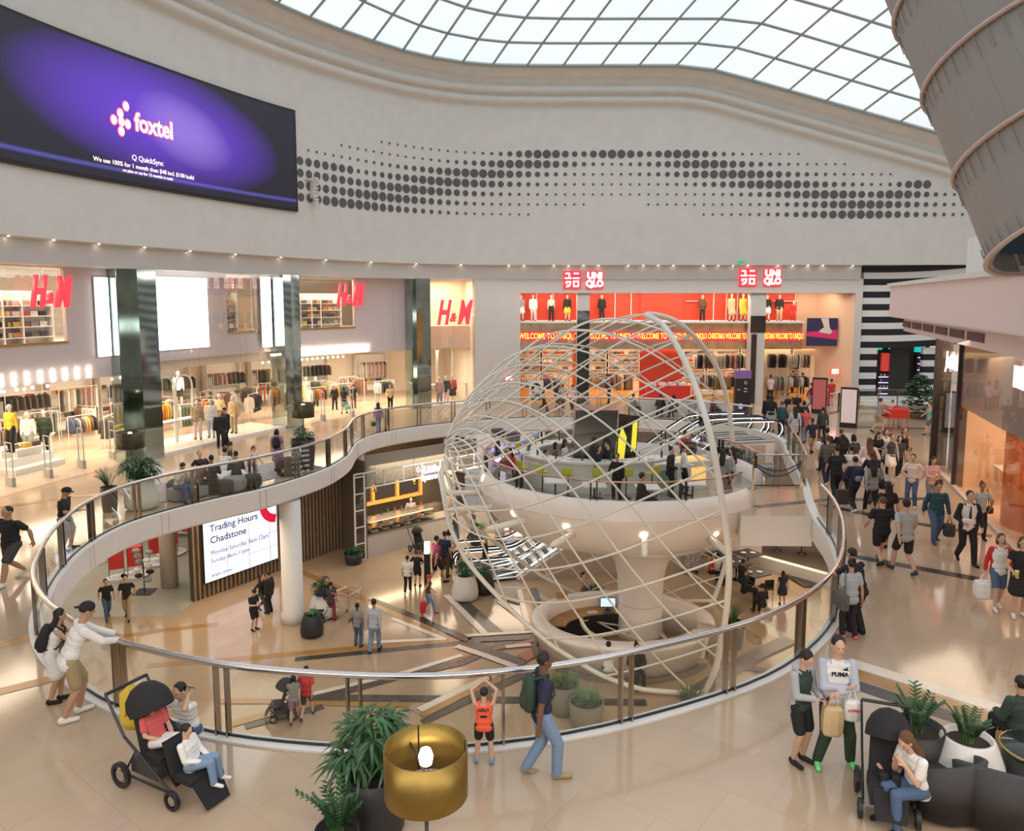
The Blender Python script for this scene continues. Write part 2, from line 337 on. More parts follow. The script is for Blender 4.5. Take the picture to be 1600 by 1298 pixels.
# ================================================================ lower floor
LV = -5.2
mb = MB(); mb.add([(-30, 2, LV), (40, 2, LV), (40, 56, LV), (-30, 56, LV)], [(0, 1, 2, 3)], 0)
def lx(pts, wd, k, lift): pxs(mb, pts, wd, k, 0, LV, lift)
for pts_, w_, k_ in (
    ([(230, 1040), (340, 1032), (550, 1013), (722, 1000)], .32, 2), ([(461, 1030), (600, 1016), (724, 1004)], .30, 1),
    ([(466, 891), (587, 944), (700, 1002)], .32, 2), ([(578, 936), (650, 964), (726, 998)], .32, 1), ([(612, 966), (696, 999)], .2, 3), ([(573, 1004), (696, 998)], .2, 3),
    ([(340, 1096), (470, 1096), (560, 1101), (640, 1101)], .28, 2), ([(485, 1090), (700, 1092), (1010, 1098)], .36, 1), ([(362, 1132), (463, 1104), (490, 1098)], .30, 2), ([(383, 1136), (505, 1104)], .26, 1),
    ([(505, 1090), (620, 1058), (720, 1036), (800, 1000)], .36, 1), ([(488, 1085), (636, 1050), (722, 1024)], .2, 3),
    ([(655, 1110), (720, 1078), (815, 1036)], .26, 3), ([(658, 1119), (724, 1086), (822, 1043)], .28, 2), ([(660, 1129), (730, 1096), (826, 1052)], .26, 1),
    ([(712, 934), (748, 968), (776, 992)], .62, 1), ([(697, 930), (760, 993)], .26, 3), ([(724, 994), (840, 987)], .22, 3), ([(780, 940), (842, 988)], .2, 3),
    ([(700, 986), (732, 1001), (840, 996)], .34, 1), ([(728, 1004), (770, 1022), (815, 1040)], .62, 1), ([(713, 1010), (760, 1026), (806, 1043)], .26, 3), ([(770, 1016), (840, 1000)], .2, 4), ([(815, 1030), (845, 1015)], .5, 4), ([(790, 1012), (830, 1008)], .22, 3),
    ([(820, 922), (836, 985)], .26, 2), ([(833, 920), (850, 966)], .26, 1), ([(811, 922), (826, 985)], .2, 3), ([(767, 926), (811, 938)], .22, 2), ([(770, 931), (812, 943)], .18, 1), ([(846, 943), (876, 952)], .3, 1),
    ([(1110, 1035), (1200, 1050), (1300, 1100)], .3, 1), ([(1085, 1085), (1180, 1025), (1235, 1000)], .55, 1)):
    LF = globals().get('LF', .004) + .0015; lx(pts_, w_, k_, LF)
lx([(150, 1000), (250, 985), (340, 975)], .3, 2, .004)
tag(mb.build('floor', [M['floor0'], M['sdark'], M['sgold'], M['swhite'], M['sred']]), kind='structure')
mb = MB(); P = [pt(130, 905, LV), pt(283, 950, LV), pt(350, 975, LV)]
mb.add([(-30, 26.5, LV+.003), (-12.3, 26.9, LV+.003), (-12.1, 28.4, LV+.003), (-16, 40, LV+.003), (-30, 40, LV+.003)], [(0, 1, 2, 3, 4)]); tag(mb.build('floor', M['concrete']), kind='structure')

# ================================================================ upper wall with cornice
ZB = 8.3; s_end = FL[-1]
def drop(x): return 0 if x < 9 else (.045*(x-9)**2 if x < 12 else .405 + (x-12)*.27)
prof = [(.0, 7.45), (.28, 7.45), (.28, ZB), (.30, ZB), (.30, 17.35), (.36, 17.4), (.58, 17.45), (.66, 17.58), (.64, 17.74), (.50, 17.88), (.55, 17.94), (.80, 17.98), (.88, 18.12), (.82, 18.3), (.62, 18.42), (.85, 18.72), (1.0, 18.76), (1.08, 18.82), (1.5, 19.22)]
def sweep(name, prof, mt, s0=0, s1=None, smooth=True, dz=None):
    s1 = s1 or s_end; mb = MB(); n = int((s1-s0)/.6); L = len(prof)
    for i in range(n+1):
        s = s0 + (s1-s0)*i/n
        for d, z in prof:
            p = fp(s, d)[0]; k = min(1, max(0, (z-12)/5.3)); mb.v.append((p.x, p.y, z - drop(p.x)*(k if dz is None else dz)))
    for i in range(n):
        for j in range(L-1): mb.f.append((i*L+j, i*L+j+1, (i+1)*L+j+1, (i+1)*L+j)); mb.m.append(0)
    return tag(mb.build(name, mt, smooth=smooth), kind='structure')
sweep('wall_upper', prof[3:5], M['wall'], smooth=False)
sweep('trim_3', prof[4:], M['wall'])
# recessed soffit lip with the row of little downlights
sweep('wall_bulkhead', [(-.9, 7.45), (.02, 7.45), (.02, ZB-.05), (.30, ZB)], M['grey_wall'], 0, su(1344, 450), smooth=False)
sweep('wall_back', [(-1.0, 7.4), (-1.0, 20)], M['wall'], smooth=False)
dl = MB(); dl.lathe([(.0, .0), (.03, .0), (.035, .015), (0, .015)], n=8); dme = dl.mesh('downlight', M['bulb'])
for i, u in enumerate(list(range(20, 760, 70)) + list(range(795, 1540, 23))):
    if u > 760 and (i % 5) == 3: continue
    if u > 1345: continue
    p = fp(su(u), .16)[0]; o = put(dme, 'downlight', None, (p.x, p.y, ZB-.045)); tag(o, 'tiny round downlight set in the soffit lip under the curved upper wall', 'light', 'downlights under the upper wall')

# dot pattern
mb = MB(); peaks = {0: [(850, 60), (1065, 60), (960, 60)], 1: [(820, 90), (1100, 90)], 2: [(747, 110), (1145, 110)], 3: [(700, 120), (1210, 110), (1440, 40)], 4: [(640, 120), (1290, 110), (1400, 60)], 5: [(595, 120), (1345, 110)], 6: [(545, 120), (1340, 110)]}
rng = {0: [(592, 1262)], 1: [(535, 1332)], 2: [(476, 1392)], 3: [(462, 1450)], 4: [(470, 1506)], 5: [(462, 915), (1008, 1535)], 6: [(462, 834), (1092, 1535)]}
sA = su(462, 260); stp = .54; 
for row in range(7):
    z = 14.65 - .573*row
    for j in range(130):
        s = sA + j*stp; p, tg, n = fp(s, .325); u, v = proj(p.x, p.y, z)
        if not any(a-4 <= u <= b for a, b in rng[row]): continue
        g = max(math.exp(-((u-c)/w_)**2) for c, w_ in peaks[row])
        if row in (3, 4, 5, 6) and u < 560: g = max(g, .75)
        r = .065 + .185*g; m3 = []
        for q in range(12): m3.append((p.x + tg.x*r*cos(pi*q/6), p.y + tg.y*r*cos(pi*q/6), z + r*sin(pi*q/6)))
        mb.add(m3, [tuple(range(12))])
tag(mb.build('wall_dots', M['dots']), kind='structure')

# ================================================================ skylight
def dirx(x):
    for (a, b), (c, d) in zip(((-20, 1.5), (-11, .95), (-5.3, .54), (3.7, .34), (12, .33), (21, .24), (45, .2)), ((-11, .95), (-5.3, .54), (3.7, .34), (12, .33), (21, .24), (45, .2), (46, .2))):
        if x <= c: return b + (d-b)*(x-a)/(c-a)
    return .2
def sky_pt(s, t):
    p = fp(s, 1.5)[0]; dx = dirx(p.x); z = 19.22 - drop(p.x) + .30*t - .0045*t*t
    return Vector((p.x + dx*t, p.y - t, z))
sk = thing('ceiling_skylight', 'glazed gridded skylight above the atrium', 'skylight'); sk['kind'] = 'structure'
bars = MB(); gl = MB(); NS = int((s_end-8)/2.1); NT = 8; T = [0, 2.0, 4, 6, 8, 10, 12, 14, 16]
G = [[sky_pt(8 + 2.1*i, t) for t in T] for i in range(NS)]
for i in range(NS):
    for j in range(len(T)-1):
        bars.tube([G[i][j], G[i][j+1]], .075, 4, cap=False)
        if i < NS-1: bars.tube([G[i][j], G[i+1][j]], .075 if j else .12, 4, cap=False)
        if i < NS-1: gl.add([G[i][j], G[i+1][j], G[i+1][j+1], G[i][j+1]], [(0, 1, 2, 3)])
bars.build('frame', M['frame'], sk); gl.build('glass', M['skyglass'], sk)

# ================================================================ big screen on the curved wall
s0, s1 = su(-90, 240), su(451, 250)
scr = thing('video_screen', 'huge curved video screen glowing purple high on the wall with a foxtel advert', 'screen')
mb = MB(); crv(mb, s0-.12, s1+.12, 10.48, 15.22, .33, .42, step=.5); mb.build('bezel', M['black'], scr)
m = bpy.data.materials.new('screen_purple'); m.use_nodes = True; nt = m.node_tree; b = nt.nodes['Principled BSDF']; b.inputs['Base Color'].default_value = (.01, .01, .012, 1); b.inputs['Roughness'].default_value = .35
uvn = nt.nodes.new('ShaderNodeUVMap'); sp = nt.nodes.new('ShaderNodeSeparateXYZ'); nt.links.new(uvn.outputs[0], sp.inputs[0])
def mth(op, a, b_=None, c_=None):
    n = nt.nodes.new('ShaderNodeMath'); n.operation = op
    for i, x in enumerate((a, b_, c_)):
        if x is None: continue
        if isinstance(x, (int, float)): n.inputs[i].default_value = x
        else: nt.links.new(x, n.inputs[i])
    return n.outputs[0]
def blob(cx, cy, rx, ry, tilt):
    x = mth('SUBTRACT', sp.outputs[0], cx); y = mth('SUBTRACT', sp.outputs[1], cy); y = mth('SUBTRACT', y, mth('MULTIPLY', x, tilt))
    q = mth('ADD', mth('POWER', mth('ABSOLUTE', mth('DIVIDE', x, rx)), 2.0), mth('POWER', mth('ABSOLUTE', mth('DIVIDE', y, ry)), 2.0))
    return mth('MAXIMUM', mth('SUBTRACT', 1.0, q), 0.0)
g1 = mth('MULTIPLY', blob(.52, .56, .42, .52, -.25), 1.0); g2 = blob(.60, .52, .16, .30, -.6); line = mth('MAXIMUM', mth('SUBTRACT', 1.0, mth('MULTIPLY', mth('ABSOLUTE', mth('SUBTRACT', sp.outputs[1], .085)), 40.0)), 0.0)
line = mth('MULTIPLY', line, .55)
cmb = nt.nodes.new('ShaderNodeCombineColor')
nt.links.new(mth('ADD', mth('ADD', mth('MULTIPLY', g1, .13), mth('MULTIPLY', g2, .16)), mth('ADD', mth('MULTIPLY', line, .15), .012)), cmb.inputs[0])
nt.links.new(mth('ADD', mth('ADD', mth('MULTIPLY', g1, .035), mth('MULTIPLY', g2, .13)), mth('ADD', mth('MULTIPLY', line, .14), .010)), cmb.inputs[1])
nt.links.new(mth('ADD', mth('ADD', mth('MULTIPLY', g1, .62), mth('MULTIPLY', g2, .10)), mth('ADD', mth('MULTIPLY', line, .7), .022)), cmb.inputs[2])
nt.links.new(cmb.outputs[0], b.inputs['Emission Color']); b.inputs['Emission Strength'].default_value = 1.0
mb = MB(); n = 60
for i in range(n+1):
    p = fp(s0 + (s1-s0)*i/n, .44)[0]; mb.v += [(p.x, p.y, 10.6), (p.x, p.y, 15.1)]
for i in range(n): mb.f.append((2*i, 2*i+1, 2*i+3, 2*i+2)); mb.m.append(0)
o = mb.build('display', m, scr); uv = o.data.uv_layers.new(name='UVMap')
for pl in o.data.polygons:
    for li in pl.loop_indices: vi = o.data.loops[li].vertex_index; uv.data[li].uv = ((vi//2)/n, vi % 2)
pinkw = mat('logo_glow', (1, .8, .8), .5, 0, (1.0, .78, .80), 1.6); pinke = mat('logo_edge_glow', (1, .1, .2), .5, 0, (1.0, .05, .16), 1.2)
def on_wall(u, v, d):
    s = su(u, v); p, tg, n = fp(s, d); zz = None
    r = ray(u, v); t = p.y/r.y; return Vector((p.x, p.y, EYE + r.z*t)), math.atan2(tg.y, tg.x), tg
mb = MB(); mg = MB()
for u, v in ((181, 166), (172, 177), (162, 187), (174, 190), (184, 194), (174, 205)):
    p, a, tg = on_wall(u, v, .47)
    for mm, r, dd in ((mb, .13, .02), (mg, .165, 0)):
        c = [(p.x + tg.x*r*cos(pi*q/8) + tg.y*dd, p.y + tg.y*r*cos(pi*q/8) - tg.x*dd, p.z + r*sin(pi*q/8)*1.25) for q in range(16)]; mm.add(c, [tuple(range(16))])
mb.build('logo_dots', pinkw, scr); mg.build('logo_dots_edge', pinke, scr)
p, a, tg = on_wall(226, 199, .50); text('foxtel', 'logo_text', .92, pinkw, p, upright(a), scr, .005, offset=.02, sx=.86)
p, a, tg = on_wall(226, 199, .475); text('foxtel', 'logo_text_edge', .92, pinke, p, upright(a), scr, .003, offset=.05, sx=.86)
p, a, tg = on_wall(216, 251, .49); text('Q QuickSync', 'caption', .28, pinkw, p, upright(a), scr, .003)
p, a, tg = on_wall(215, 264, .49); text('We use 100% for 1 month then $48 incl. $100 build', 'caption', .225, pinkw, p, upright(a), scr, .003)
p, a, tg = on_wall(217, 273, .49); text('on plan or set for 12 months in total', 'caption', .16, pinkw, p, upright(a), scr, .003)
# white wall speaker beside the screen
p, a, tg = on_wall(478, 300, .45)
ws = thing('wall_bracket_fan', 'white ribbed curved fixture mounted on the wall beside the video screen', 'wall fixture', p, a)
mb = MB()
for i in range(9): q = -1.0 + i*.25; mb.ball((.1*cos(q)+.05, -.25 + .18*cos(q), .75*sin(q)), .15, 8, 5, (1.1, 1, .55))
mb.build('body', M['white'], ws, True); mb = MB(); mb.box(-.35, -.06, .55, .35, .12, .62); mb.box(-.04, -.15, -.3, .04, .12, .6); mb.build('bracket', M['white'], ws)

# ================================================================ louvred funnel hanging under the roof
Pb = at(1752, 345, 13.2); Pt0 = at(1590, -15, 15.0); ax = (Pt0-Pb); Pt = Pb + ax*1.5
fn = thing('louvred_funnel', 'large tilted grey louvred tube with thin hoops hanging at the right under the skylight', 'ceiling feature', Pb)
zax = ax.normalized(); xax = zax.cross(Vector((0, 1, 0))).normalized(); yax = zax.cross(xax); Lf = ax.length*1.5
def fpos(a, r, h): return (xax*cos(a) + yax*sin(a))*r + zax*h
pan = MB(); npan = 26
for i in range(npan):
    a0 = 2*pi*i/npan; om = xax*cos(a0) + yax*sin(a0); a1 = a0 + 2*pi/npan*(.84 if om.x > -.15 else (.93 if om.x > -.8 else .995)); vs = []
    for h in (0, Lf):
        for q in range(4): vs.append(fpos(a0 + (a1-a0)*q/3, 2.0 + .0*h, h))
        for q in range(3, -1, -1): vs.append(fpos(a0 + (a1-a0)*q/3, 1.93, h))
    pan.add(vs, [tuple(range(8)), tuple(range(15, 7, -1))] + [(j, (j+1) % 8, 8+(j+1) % 8, 8+j) for j in range(8)])
pan.build('louvre', M['grille'], fn)
inn = MB()
vs = [fpos(2*pi*q/32, 1.78, h) for h in (.3, Lf) for q in range(32)]; inn.add(vs, [(j, (j+1) % 32, 32+(j+1) % 32, 32+j) for j in range(32)]); inn.build('core', mat('funnel_core', (.10, .15, .19), .6), fn)
for h in (0.0, 1.75, 3.5, 5.2):
    hp = MB(); hp.tube([fpos(2*pi*q/40, 2.05, h) for q in range(40)], .045, 6, True); hoop = hp.build('hoop', M['pinkhoop'], fn, True)
    mb = MB(); mb.tube([fpos(2*pi*q/40, 2.03, h) for q in range(40)], .02, 4, True)
    for q in range(52): a = 2*pi*q/52; mb.tube([fpos(a, 2.03, h), fpos(a, 2.03, h+.3 if h == 0 else h-.45)], .012, 3)
    mb.build('clip', M['grille'], hoop)
# slim rods that hang the funnel from the roof line
mb = MB(); mb.tube([fpos(0, 0, Lf*.9), fpos(0, 0, Lf+10)], .12, 8); mb.build('hanger', M['frame'], fn)

# walls of the mall behind the viewer
mb = MB(); mb.box(-30, -3.2, 0, 45, -3, 24); mb.box(-30.2, -3, 0, -30, 20, 24); mb.box(45, -3, 0, 45.2, 46, 24); tag(mb.build('wall_rear', mat('rear_wall', (.62, .54, .46), .8)), kind='structure')
# ================================================================ balustrades of level one
def nearest(p): return min(range(len(HOLE)), key=lambda i: (HOLE[i]-Vector((p[0], p[1], 0))).length)
def balustrade(path, label, phase=0.0, z=0.0, h=1.1, gap=2.0, rail='steel', rr=.05, d=.0, group=None):
    """path: list of plan points; glass sheet, handrail, base channel and pairs of flat posts"""
    b0 = Vector((path[0].x, path[0].y, z)); root = thing('glass_balustrade', label, 'balustrade', b0, 0, group)
    P = [p - Vector((b0.x, b0.y, 0)) for p in path]
    L = [0.0]
    for a, b in zip(P, P[1:]): L.append(L[-1] + (b-a).length)
    def q(s):
        for i in range(len(P)-1):
            if s <= L[i+1] or i == len(P)-2: return P[i].lerp(P[i+1], min(1, (s-L[i])/(L[i+1]-L[i]))), (P[i+1]-P[i]).normalized()
    mb = MB(); mb.tube([p + Vector((0, 0, h)) for p in P], rr, 10); mb.build('handrail', M[rail], root, True)
    g = MB(); c = MB(); n = len(P)
    for mbb, z0, z1, w in ((g, .07, h-rr, .006), (c, .03, .065, .014)):
        for i, p in enumerate(P):
            t = (P[min(n-1, i+1)] - P[max(0, i-1)]).normalized(); nn = Vector((-t.y, t.x, 0))*w
            mbb.v += [tuple(p-nn+Vector((0,0,z0))), tuple(p-nn+Vector((0,0,z1))), tuple(p+nn+Vector((0,0,z1))), tuple(p+nn+Vector((0,0,z0)))]
        for i in range(n-1):
            for j in range(4): mbb.f.append((i*4+j, i*4+(j+1) % 4, i*4+4+(j+1) % 4, i*4+4+j)); mbb.m.append(0)
    g.build('glass', M['glass'], root); c.build('base_channel', M['dark'], root)
    s = phase
    pm = MB(); pm.box(-.014, -.055, 0.0, .014, .055, h-.03); pme = pm.mesh('post', mat('bronze_steel', (.34, .30, .27), .16, 1.0) if rail == 'steel' else M['dark'])
    while s < L[-1]:
        if s >= 0:
            for dd in ((-.09, .09) if gap > 1.2 else (0,)):
                if 0 < s+dd < L[-1]:
                    p, t = q(s+dd); put(pme, 'post', root, p, math.atan2(t.y, t.x))
        s += gap
    return root
RP = offs(HOLE, .10)
iA, iB, iC, iD = nearest((8.75, 21.7)), nearest((9.75, 25.3)), nearest((11.9, 33.2)), nearest((11.6, 36.9))
path1 = [RP[i % len(RP)] for i in range(iD, iA + len(RP) + 1)] if iA < iD else [RP[i] for i in range(iD, iA+1)]
Ls = 0; tgt = Vector((-4.15, 10.6, 0)); best = (9e9, 0); acc = 0
for a, b in zip(path1, path1[1:]):
    acc += (b-a).length; dd = (b-tgt).length
    if dd < best[0]: best = (dd, acc)
balustrade(path1, 'long curved glass balustrade with steel handrail sweeping round the open atrium void', phase=best[1] % 2.0)
balustrade([RP[i] for i in range(iB, iC+1)], 'glass balustrade beside the tops of the escalators', phase=.6, rr=.035)

# ================================================================ bridge to the pod
PC = Vector((3.72, 26.1, 0))
mb = MB(); poly = [(6.7, 21.9), (8.78, 21.85), (9.3, 23.5), (9.85, 25.45), (8.2, 25.45), (7.4, 25.4)]
mb.prism(poly, -.9, .004, 0); o = mb.build('floor_bridge', [M['white'], M['floor1']])
for p in o.data.polygons:
    if p.normal.z > .9: p.material_index = 1
tag(o, kind='structure')
def bl(pts): return [Vector((x, y, 0)) for x, y in pts]
balustrade(bl([(8.2, 25.4), (9.7, 25.4)]), 'short glass balustrade along the far side of the little bridge', phase=.7, rr=.03, gap=9)

# ================================================================ pod
pod = thing('pod_bowl', 'large smooth cream bowl-shaped pod holding a cafe bar on a flared column', 'pod', (PC.x, PC.y, 0))
pm = [(.5, -1.9), (1.6, -1.82), (2.8, -1.66), (3.7, -1.38), (4.35, -1.0), (4.70, -.55), (4.88, -.05), (4.86, .25), (4.78, .48), (4.66, .55)]
mb = MB()
a0, a1, n = R(-6), R(318), 96
mb.lathe(pm[:7], (0, 0, 0), n, cap=False)
for i in range(n+1):
    a = a0 + (a1-a0)*i/n
    for r, z in pm[6:] + [(4.6, .55), (4.58, .0)]: mb.v.append((r*cos(a), r*sin(a), z))
K = len(pm[6:])+2; b0 = len(mb.v) - (n+1)*K
for i in range(n):
    for j in range(K-1): mb.f.append((b0+i*K+j, b0+(i+1)*K+j, b0+(i+1)*K+j+1, b0+i*K+j+1)); mb.m.append(0)
mb.f += [tuple(b0+j for j in range(K)), tuple(b0+n*K+j for j in range(K))[::-1]]; mb.m += [0, 0]
mb.build('bowl', M['cream'], pod, True)
mb = MB(); mb.lathe([(0, .0), (4.9, .0)], n=64, cap=False); mb.build('deck', M['concrete'], pod)
mb = MB(); cl_, cr_ = 4.45-PC.x, 25.7-PC.y
mb.lathe([(.90, LV), (.80, LV+.05), (.78, -3.9), (.80, -3.2), (.90, -2.7), (1.12, -2.3), (1.5, -1.98), (2.3, -1.78)], (cl_, cr_, 0), 48); mb.build('column', M['cream'], pod, True)
mb = MB()
for z in (-3.0, -4.1): mb.lathe([(.802, z), (.806, z+.01), (.80, z+.02)], (cl_, cr_, 0), 48, cap=False)
mb.build('column_joint', M['tan'], pod)
for u, v, Y in ((797, 803, 22.9), (880, 826, 21.6), (1007, 838, 21.2), (1120, 836, 22.0), (745, 747, 25.0)):
    p = at(u, v, Y) - PC; d = Vector((p.x, p.y, 0)).normalized(); r = Vector((p.x, p.y)).length
    # sit it on the bowl surface
    for (r0, z0), (r1, z1) in zip(pm, pm[1:]):
        if z0 <= p.z <= z1: r = r0 + (r1-r0)*(p.z-z0)/(z1-z0); nr = Vector((z1-z0, 0, -(r1-r0))).normalized()
    c = Vector((d.x*r, d.y*r, p.z)); nn = (d*nr.x + Vector((0, 0, nr.z))).normalized(); ta = nn.cross(Vector((0, 0, 1))).normalized(); tb = nn.cross(ta)
    mb = MB()
    for rr, off in ((.11, .005), (.11, .02)): mb.v += [tuple(c + nn*off + (ta*cos(pi*q/8) + tb*sin(pi*q/8))*rr) for q in range(16)]
    mb.f += [tuple(range(16, 32))] + [(j, (j+1) % 16, 16+(j+1) % 16, 16+j) for j in range(16)]; mb.m += [0]*17
    mb.build('downlight', M['warmglow'], pod)
ring = [PC + Vector((4.64*cos(a), 4.64*sin(a), .5)) for a in [R(-4) + R(318)*i/72 for i in range(73)]]
balustrade([Vector((p.x, p.y, 0)) for p in ring], 'circular glass balustrade with thin coppery handrail around the pod bar', z=.48, h=.62, gap=2.6, rail='copper' if 'copper' in M else 'steel', rr=.028)

# ---------------------------------------------------------------- lattice cage
def w3(u, v, Y): return at(u, v, Y)
rimn = [(1010, 492, 25.3), (1035, 507, 24.3), (1060, 545, 23.3), (1085, 600, 22.4), (1110, 680, 21.0), (1126, 770, 20.5), (1137, 850, 20.3), (1139, 900, 20.3), (1134, 960, 20.5), (1127, 1000, 20.7), (1116, 1050, 21.0), (1094, 1088, 21.3), (1062, 1104, 21.7)]
rimf = [(1097, 974, 27.2), (1116, 934, 28.2), (1132, 885, 29.0), (1142, 830, 29.6), (1147, 760, 30.0), (1145, 690, 30.0), (1135, 620, 29.8), (1120, 575, 29.2), (1095, 537, 28.3), (1065, 508, 27.0), (1035, 494, 26.1)]
RIM = spline([w3(*q) for q in rimn] + [Vector((5.9, 23.6, LV)), Vector((6.6, 25.6, LV))] + [w3(*q) for q in rimf], 7, True)
POLE = Vector((-2.45, 25.3, .1)); CEN = Vector((0, 25.5, .1)); NR = len(RIM)
def shell(s, k):
    """s 0 at the left pole .. 1 at the right rim, k index round the rim"""
    r = RIM[k % NR]; g = 1 - cos(s*pi/2); h = sin(s*pi/2)
    return Vector((POLE.x + (r.x-POLE.x)*g, CEN.y + (r.y-CEN.y)*h, CEN.z + (r.z-CEN.z)*h))
ZC = [(-3, .9), (-2.3, .35), (-2.0, -.9), (-1.5, -1.75), (-.9, -2.3), (-.3, -2.8), (.3, -3.3), (1.2, -3.95), (2.6, -4.7), (3.7, -5.05), (5, -5.1), (9, -5.1)]
def zcut(x):
    for (a, b), (c, d) in zip(ZC, ZC[1:]):
        if x <= c: return b + (d-b)*(x-a)/(c-a)
    return -5.1
NS_ = 70
SG = [[shell(i/NS_, k) for k in range(NR+1)] for i in range(1, NS_+1)]
def contour(f, lv, tri):
    v = [f(p)-lv for p in tri]; out = []
    for i in range(3):
        a, b = v[i], v[(i+1) % 3]
        if (a < 0) != (b < 0): out.append(tri[i].lerp(tri[(i+1) % 3], a/(a-b)))
    return out
def chains(f, levels, clip):
    res = []
    for lv in levels:
        segs = []
        for i in range(len(SG)-1):
            for k in range(NR):
                A, B_, C_, D = SG[i][k], SG[i+1][k], SG[i+1][k+1], SG[i][k+1]
                fa = [f(q)-lv for q in (A, B_, C_, D)]
                if max(fa) < 0 or min(fa) >= 0: continue
                for tri in ((A, B_, C_), (A, C_, D)):
                    o = contour(f, lv, tri)
                    if len(o) == 2:
                        m = (o[0]+o[1])/2
                        if clip(m): segs.append(o)
        key = lambda p: (round(p.x, 3), round(p.y, 3), round(p.z, 3)); adj = {}
        for j, (a, b) in enumerate(segs):
            adj.setdefault(key(a), []).append(j); adj.setdefault(key(b), []).append(j)
        used = set()
        starts = [j for j, (a, b) in enumerate(segs) if len(adj[key(a)]) == 1 or len(adj[key(b)]) == 1] + list(range(len(segs)))
        for j in starts:
            if j in used: continue
            a, b = segs[j]
            if len(adj[key(b)]) == 1: a, b = b, a
            ch = [a, b]; used.add(j)
            while True:
                nx = [q for q in adj[key(ch[-1])] if q not in used]
                if not nx: break
                q = nx[0]; used.add(q); a, b = segs[q]; ch.append(b if key(a) == key(ch[-1]) else a)
            if len(ch) > 2: res.append(ch)
    return res
def thin(ch, d=.35):
    out = [ch[0]]
    for p in ch[1:-1]:
        if (p-out[-1]).length > d: out.append(p)
    out.append(ch[-1]); return out
cage = thing('lattice_cage', 'giant white egg-shaped steel lattice cage wrapped around the pod bar', 'sculpture', (3.7, 24.5, LV)); org = Vector((3.7, 24.5, LV))
def unit(p): return Vector(((p.x-3.4)/5.8, (p.y-25.4)/4.9, (p.z-.3)/5.5))
PA = unit(Vector((-2.3, 25.4, 1.5))).normalized(); PU = (Vector((0, 0, 1)) - PA*PA.z).normalized(); PV = PA.cross(PU)
def helix(sign, N=25, c=.82, off=0.0):
    def f(p):
        q = unit(p).normalized(); psi = math.acos(max(-1, min(1, q.dot(PA)))); phi = math.atan2(q.dot(PV), q.dot(PU))
        return sin(N/2*(phi + sign*c*psi) + off)
    return f
clip = lambda p: p.z > zcut(p.x) and (p-Vector((-2.3, 25.4, 1.0))).length > .5
cm = mat('cage_paint', (.80, .78, .71), .35)
for sg_ in (1, -1):
    mb = MB()
    for ch in chains(helix(sg_), [0.0], clip): mb.tube([p-org for p in thin(ch, .3)], .031, 5, cap=False)
    mb.build('lattice', cm, cage, True)
mb = MB(); mb.tube([p-org for p in RIM], .092, 10, True); mb.build('rim_tube', cm, cage, True)
low = []   # lower edge where the lattice stops: near side and far side
for ch in chains(lambda p: p.z - zcut(p.x), [0.0], lambda p: True): low.append(ch)
low.sort(key=len, reverse=True)
for ch in low[:2]:
    mb = MB(); mb.tube([p-org for p in thin(ch, .3)], .075, 8); mb.build('lower_tube', cm, cage, True)
for (u0, v0, Y0), (u1, v1, Y1) in (((727, 746, 27.0), (752, 748, 26.2)), ((694, 770, 24.6), (752, 770, 25)), ((698, 797, 23.8), (770, 793, 23.6)), ((760, 827, 22.2), (820, 813, 22.3)), ((860, 853, 21.3), (897, 834, 21.8)), ((1007, 870, 20.9), (1007, 842, 21.4)), ((1138, 863, 21.1), (1108, 843, 22.0))):
    a, b = w3(u0, v0, Y0), w3(u1, v1, Y1); mb = MB(); mb.tube([a-org, a.lerp(b, .15)-org, b-org], [.04, .10, .10], 10); mb.build('strut', cm, cage, True)

# ================================================================ reception desk on the lower floor
RC = Vector((3.62, 24.25, LV))
desk = thing('reception_desk', 'round cream reception desk with thick rolled top encircling the flared column', 'desk', RC)
def ringseg(mb, prof, a0, a1, n, rx, ry):
    K = len(prof); b0 = len(mb.v)
    for i in range(n+1):
        a = a0 + (a1-a0)*i/n
        for d, z in prof: mb.v.append(((rx+d)*cos(a), (ry+d)*sin(a), z))
    for i in range(n):
        for j in range(K): mb.f.append((b0+i*K+j, b0+(i+1)*K+j, b0+(i+1)*K+(j+1) % K, b0+i*K+(j+1) % K)); mb.m.append(mb.k)
    mb.f += [tuple(b0+j for j in range(K))[::-1], tuple(b0+n*K+j for j in range(K))]; mb.m += [mb.k]*2
mb = MB(); ringseg(mb, [(-.30, 0.0), (-.12, .9), (.0, 1.0), (.0, 1.1), (-.1, 1.16), (-.45, 1.16), (-.55, 1.1), (-.55, .95), (-.5, 0)], R(-18), R(328), 90, 3.0, 2.35); mb.build('counter', M['cream'], desk, True)
mb = MB(); ringseg(mb, [(-.5, .72), (-.5, .78), (-1.15, .78), (-1.15, .72)], R(60), R(175), 24, 3.0, 2.35); mb.build('worktop', M['wood'], desk)
mb = MB(); ringseg(mb, [(-.6, .0), (-.6, .7), (-1.1, .7), (-1.1, .0)], R(66), R(170), 24, 3.0, 2.35); mb.build('cupboard', M['black'], desk)
mb = MB(); ringseg(mb, [(-.2, .02), (-.05, .02), (-.05, .1), (-.2, .1)], R(-18), R(328), 90, 3.0, 2.35); mb.build('plinth', M['potgrey'], desk)

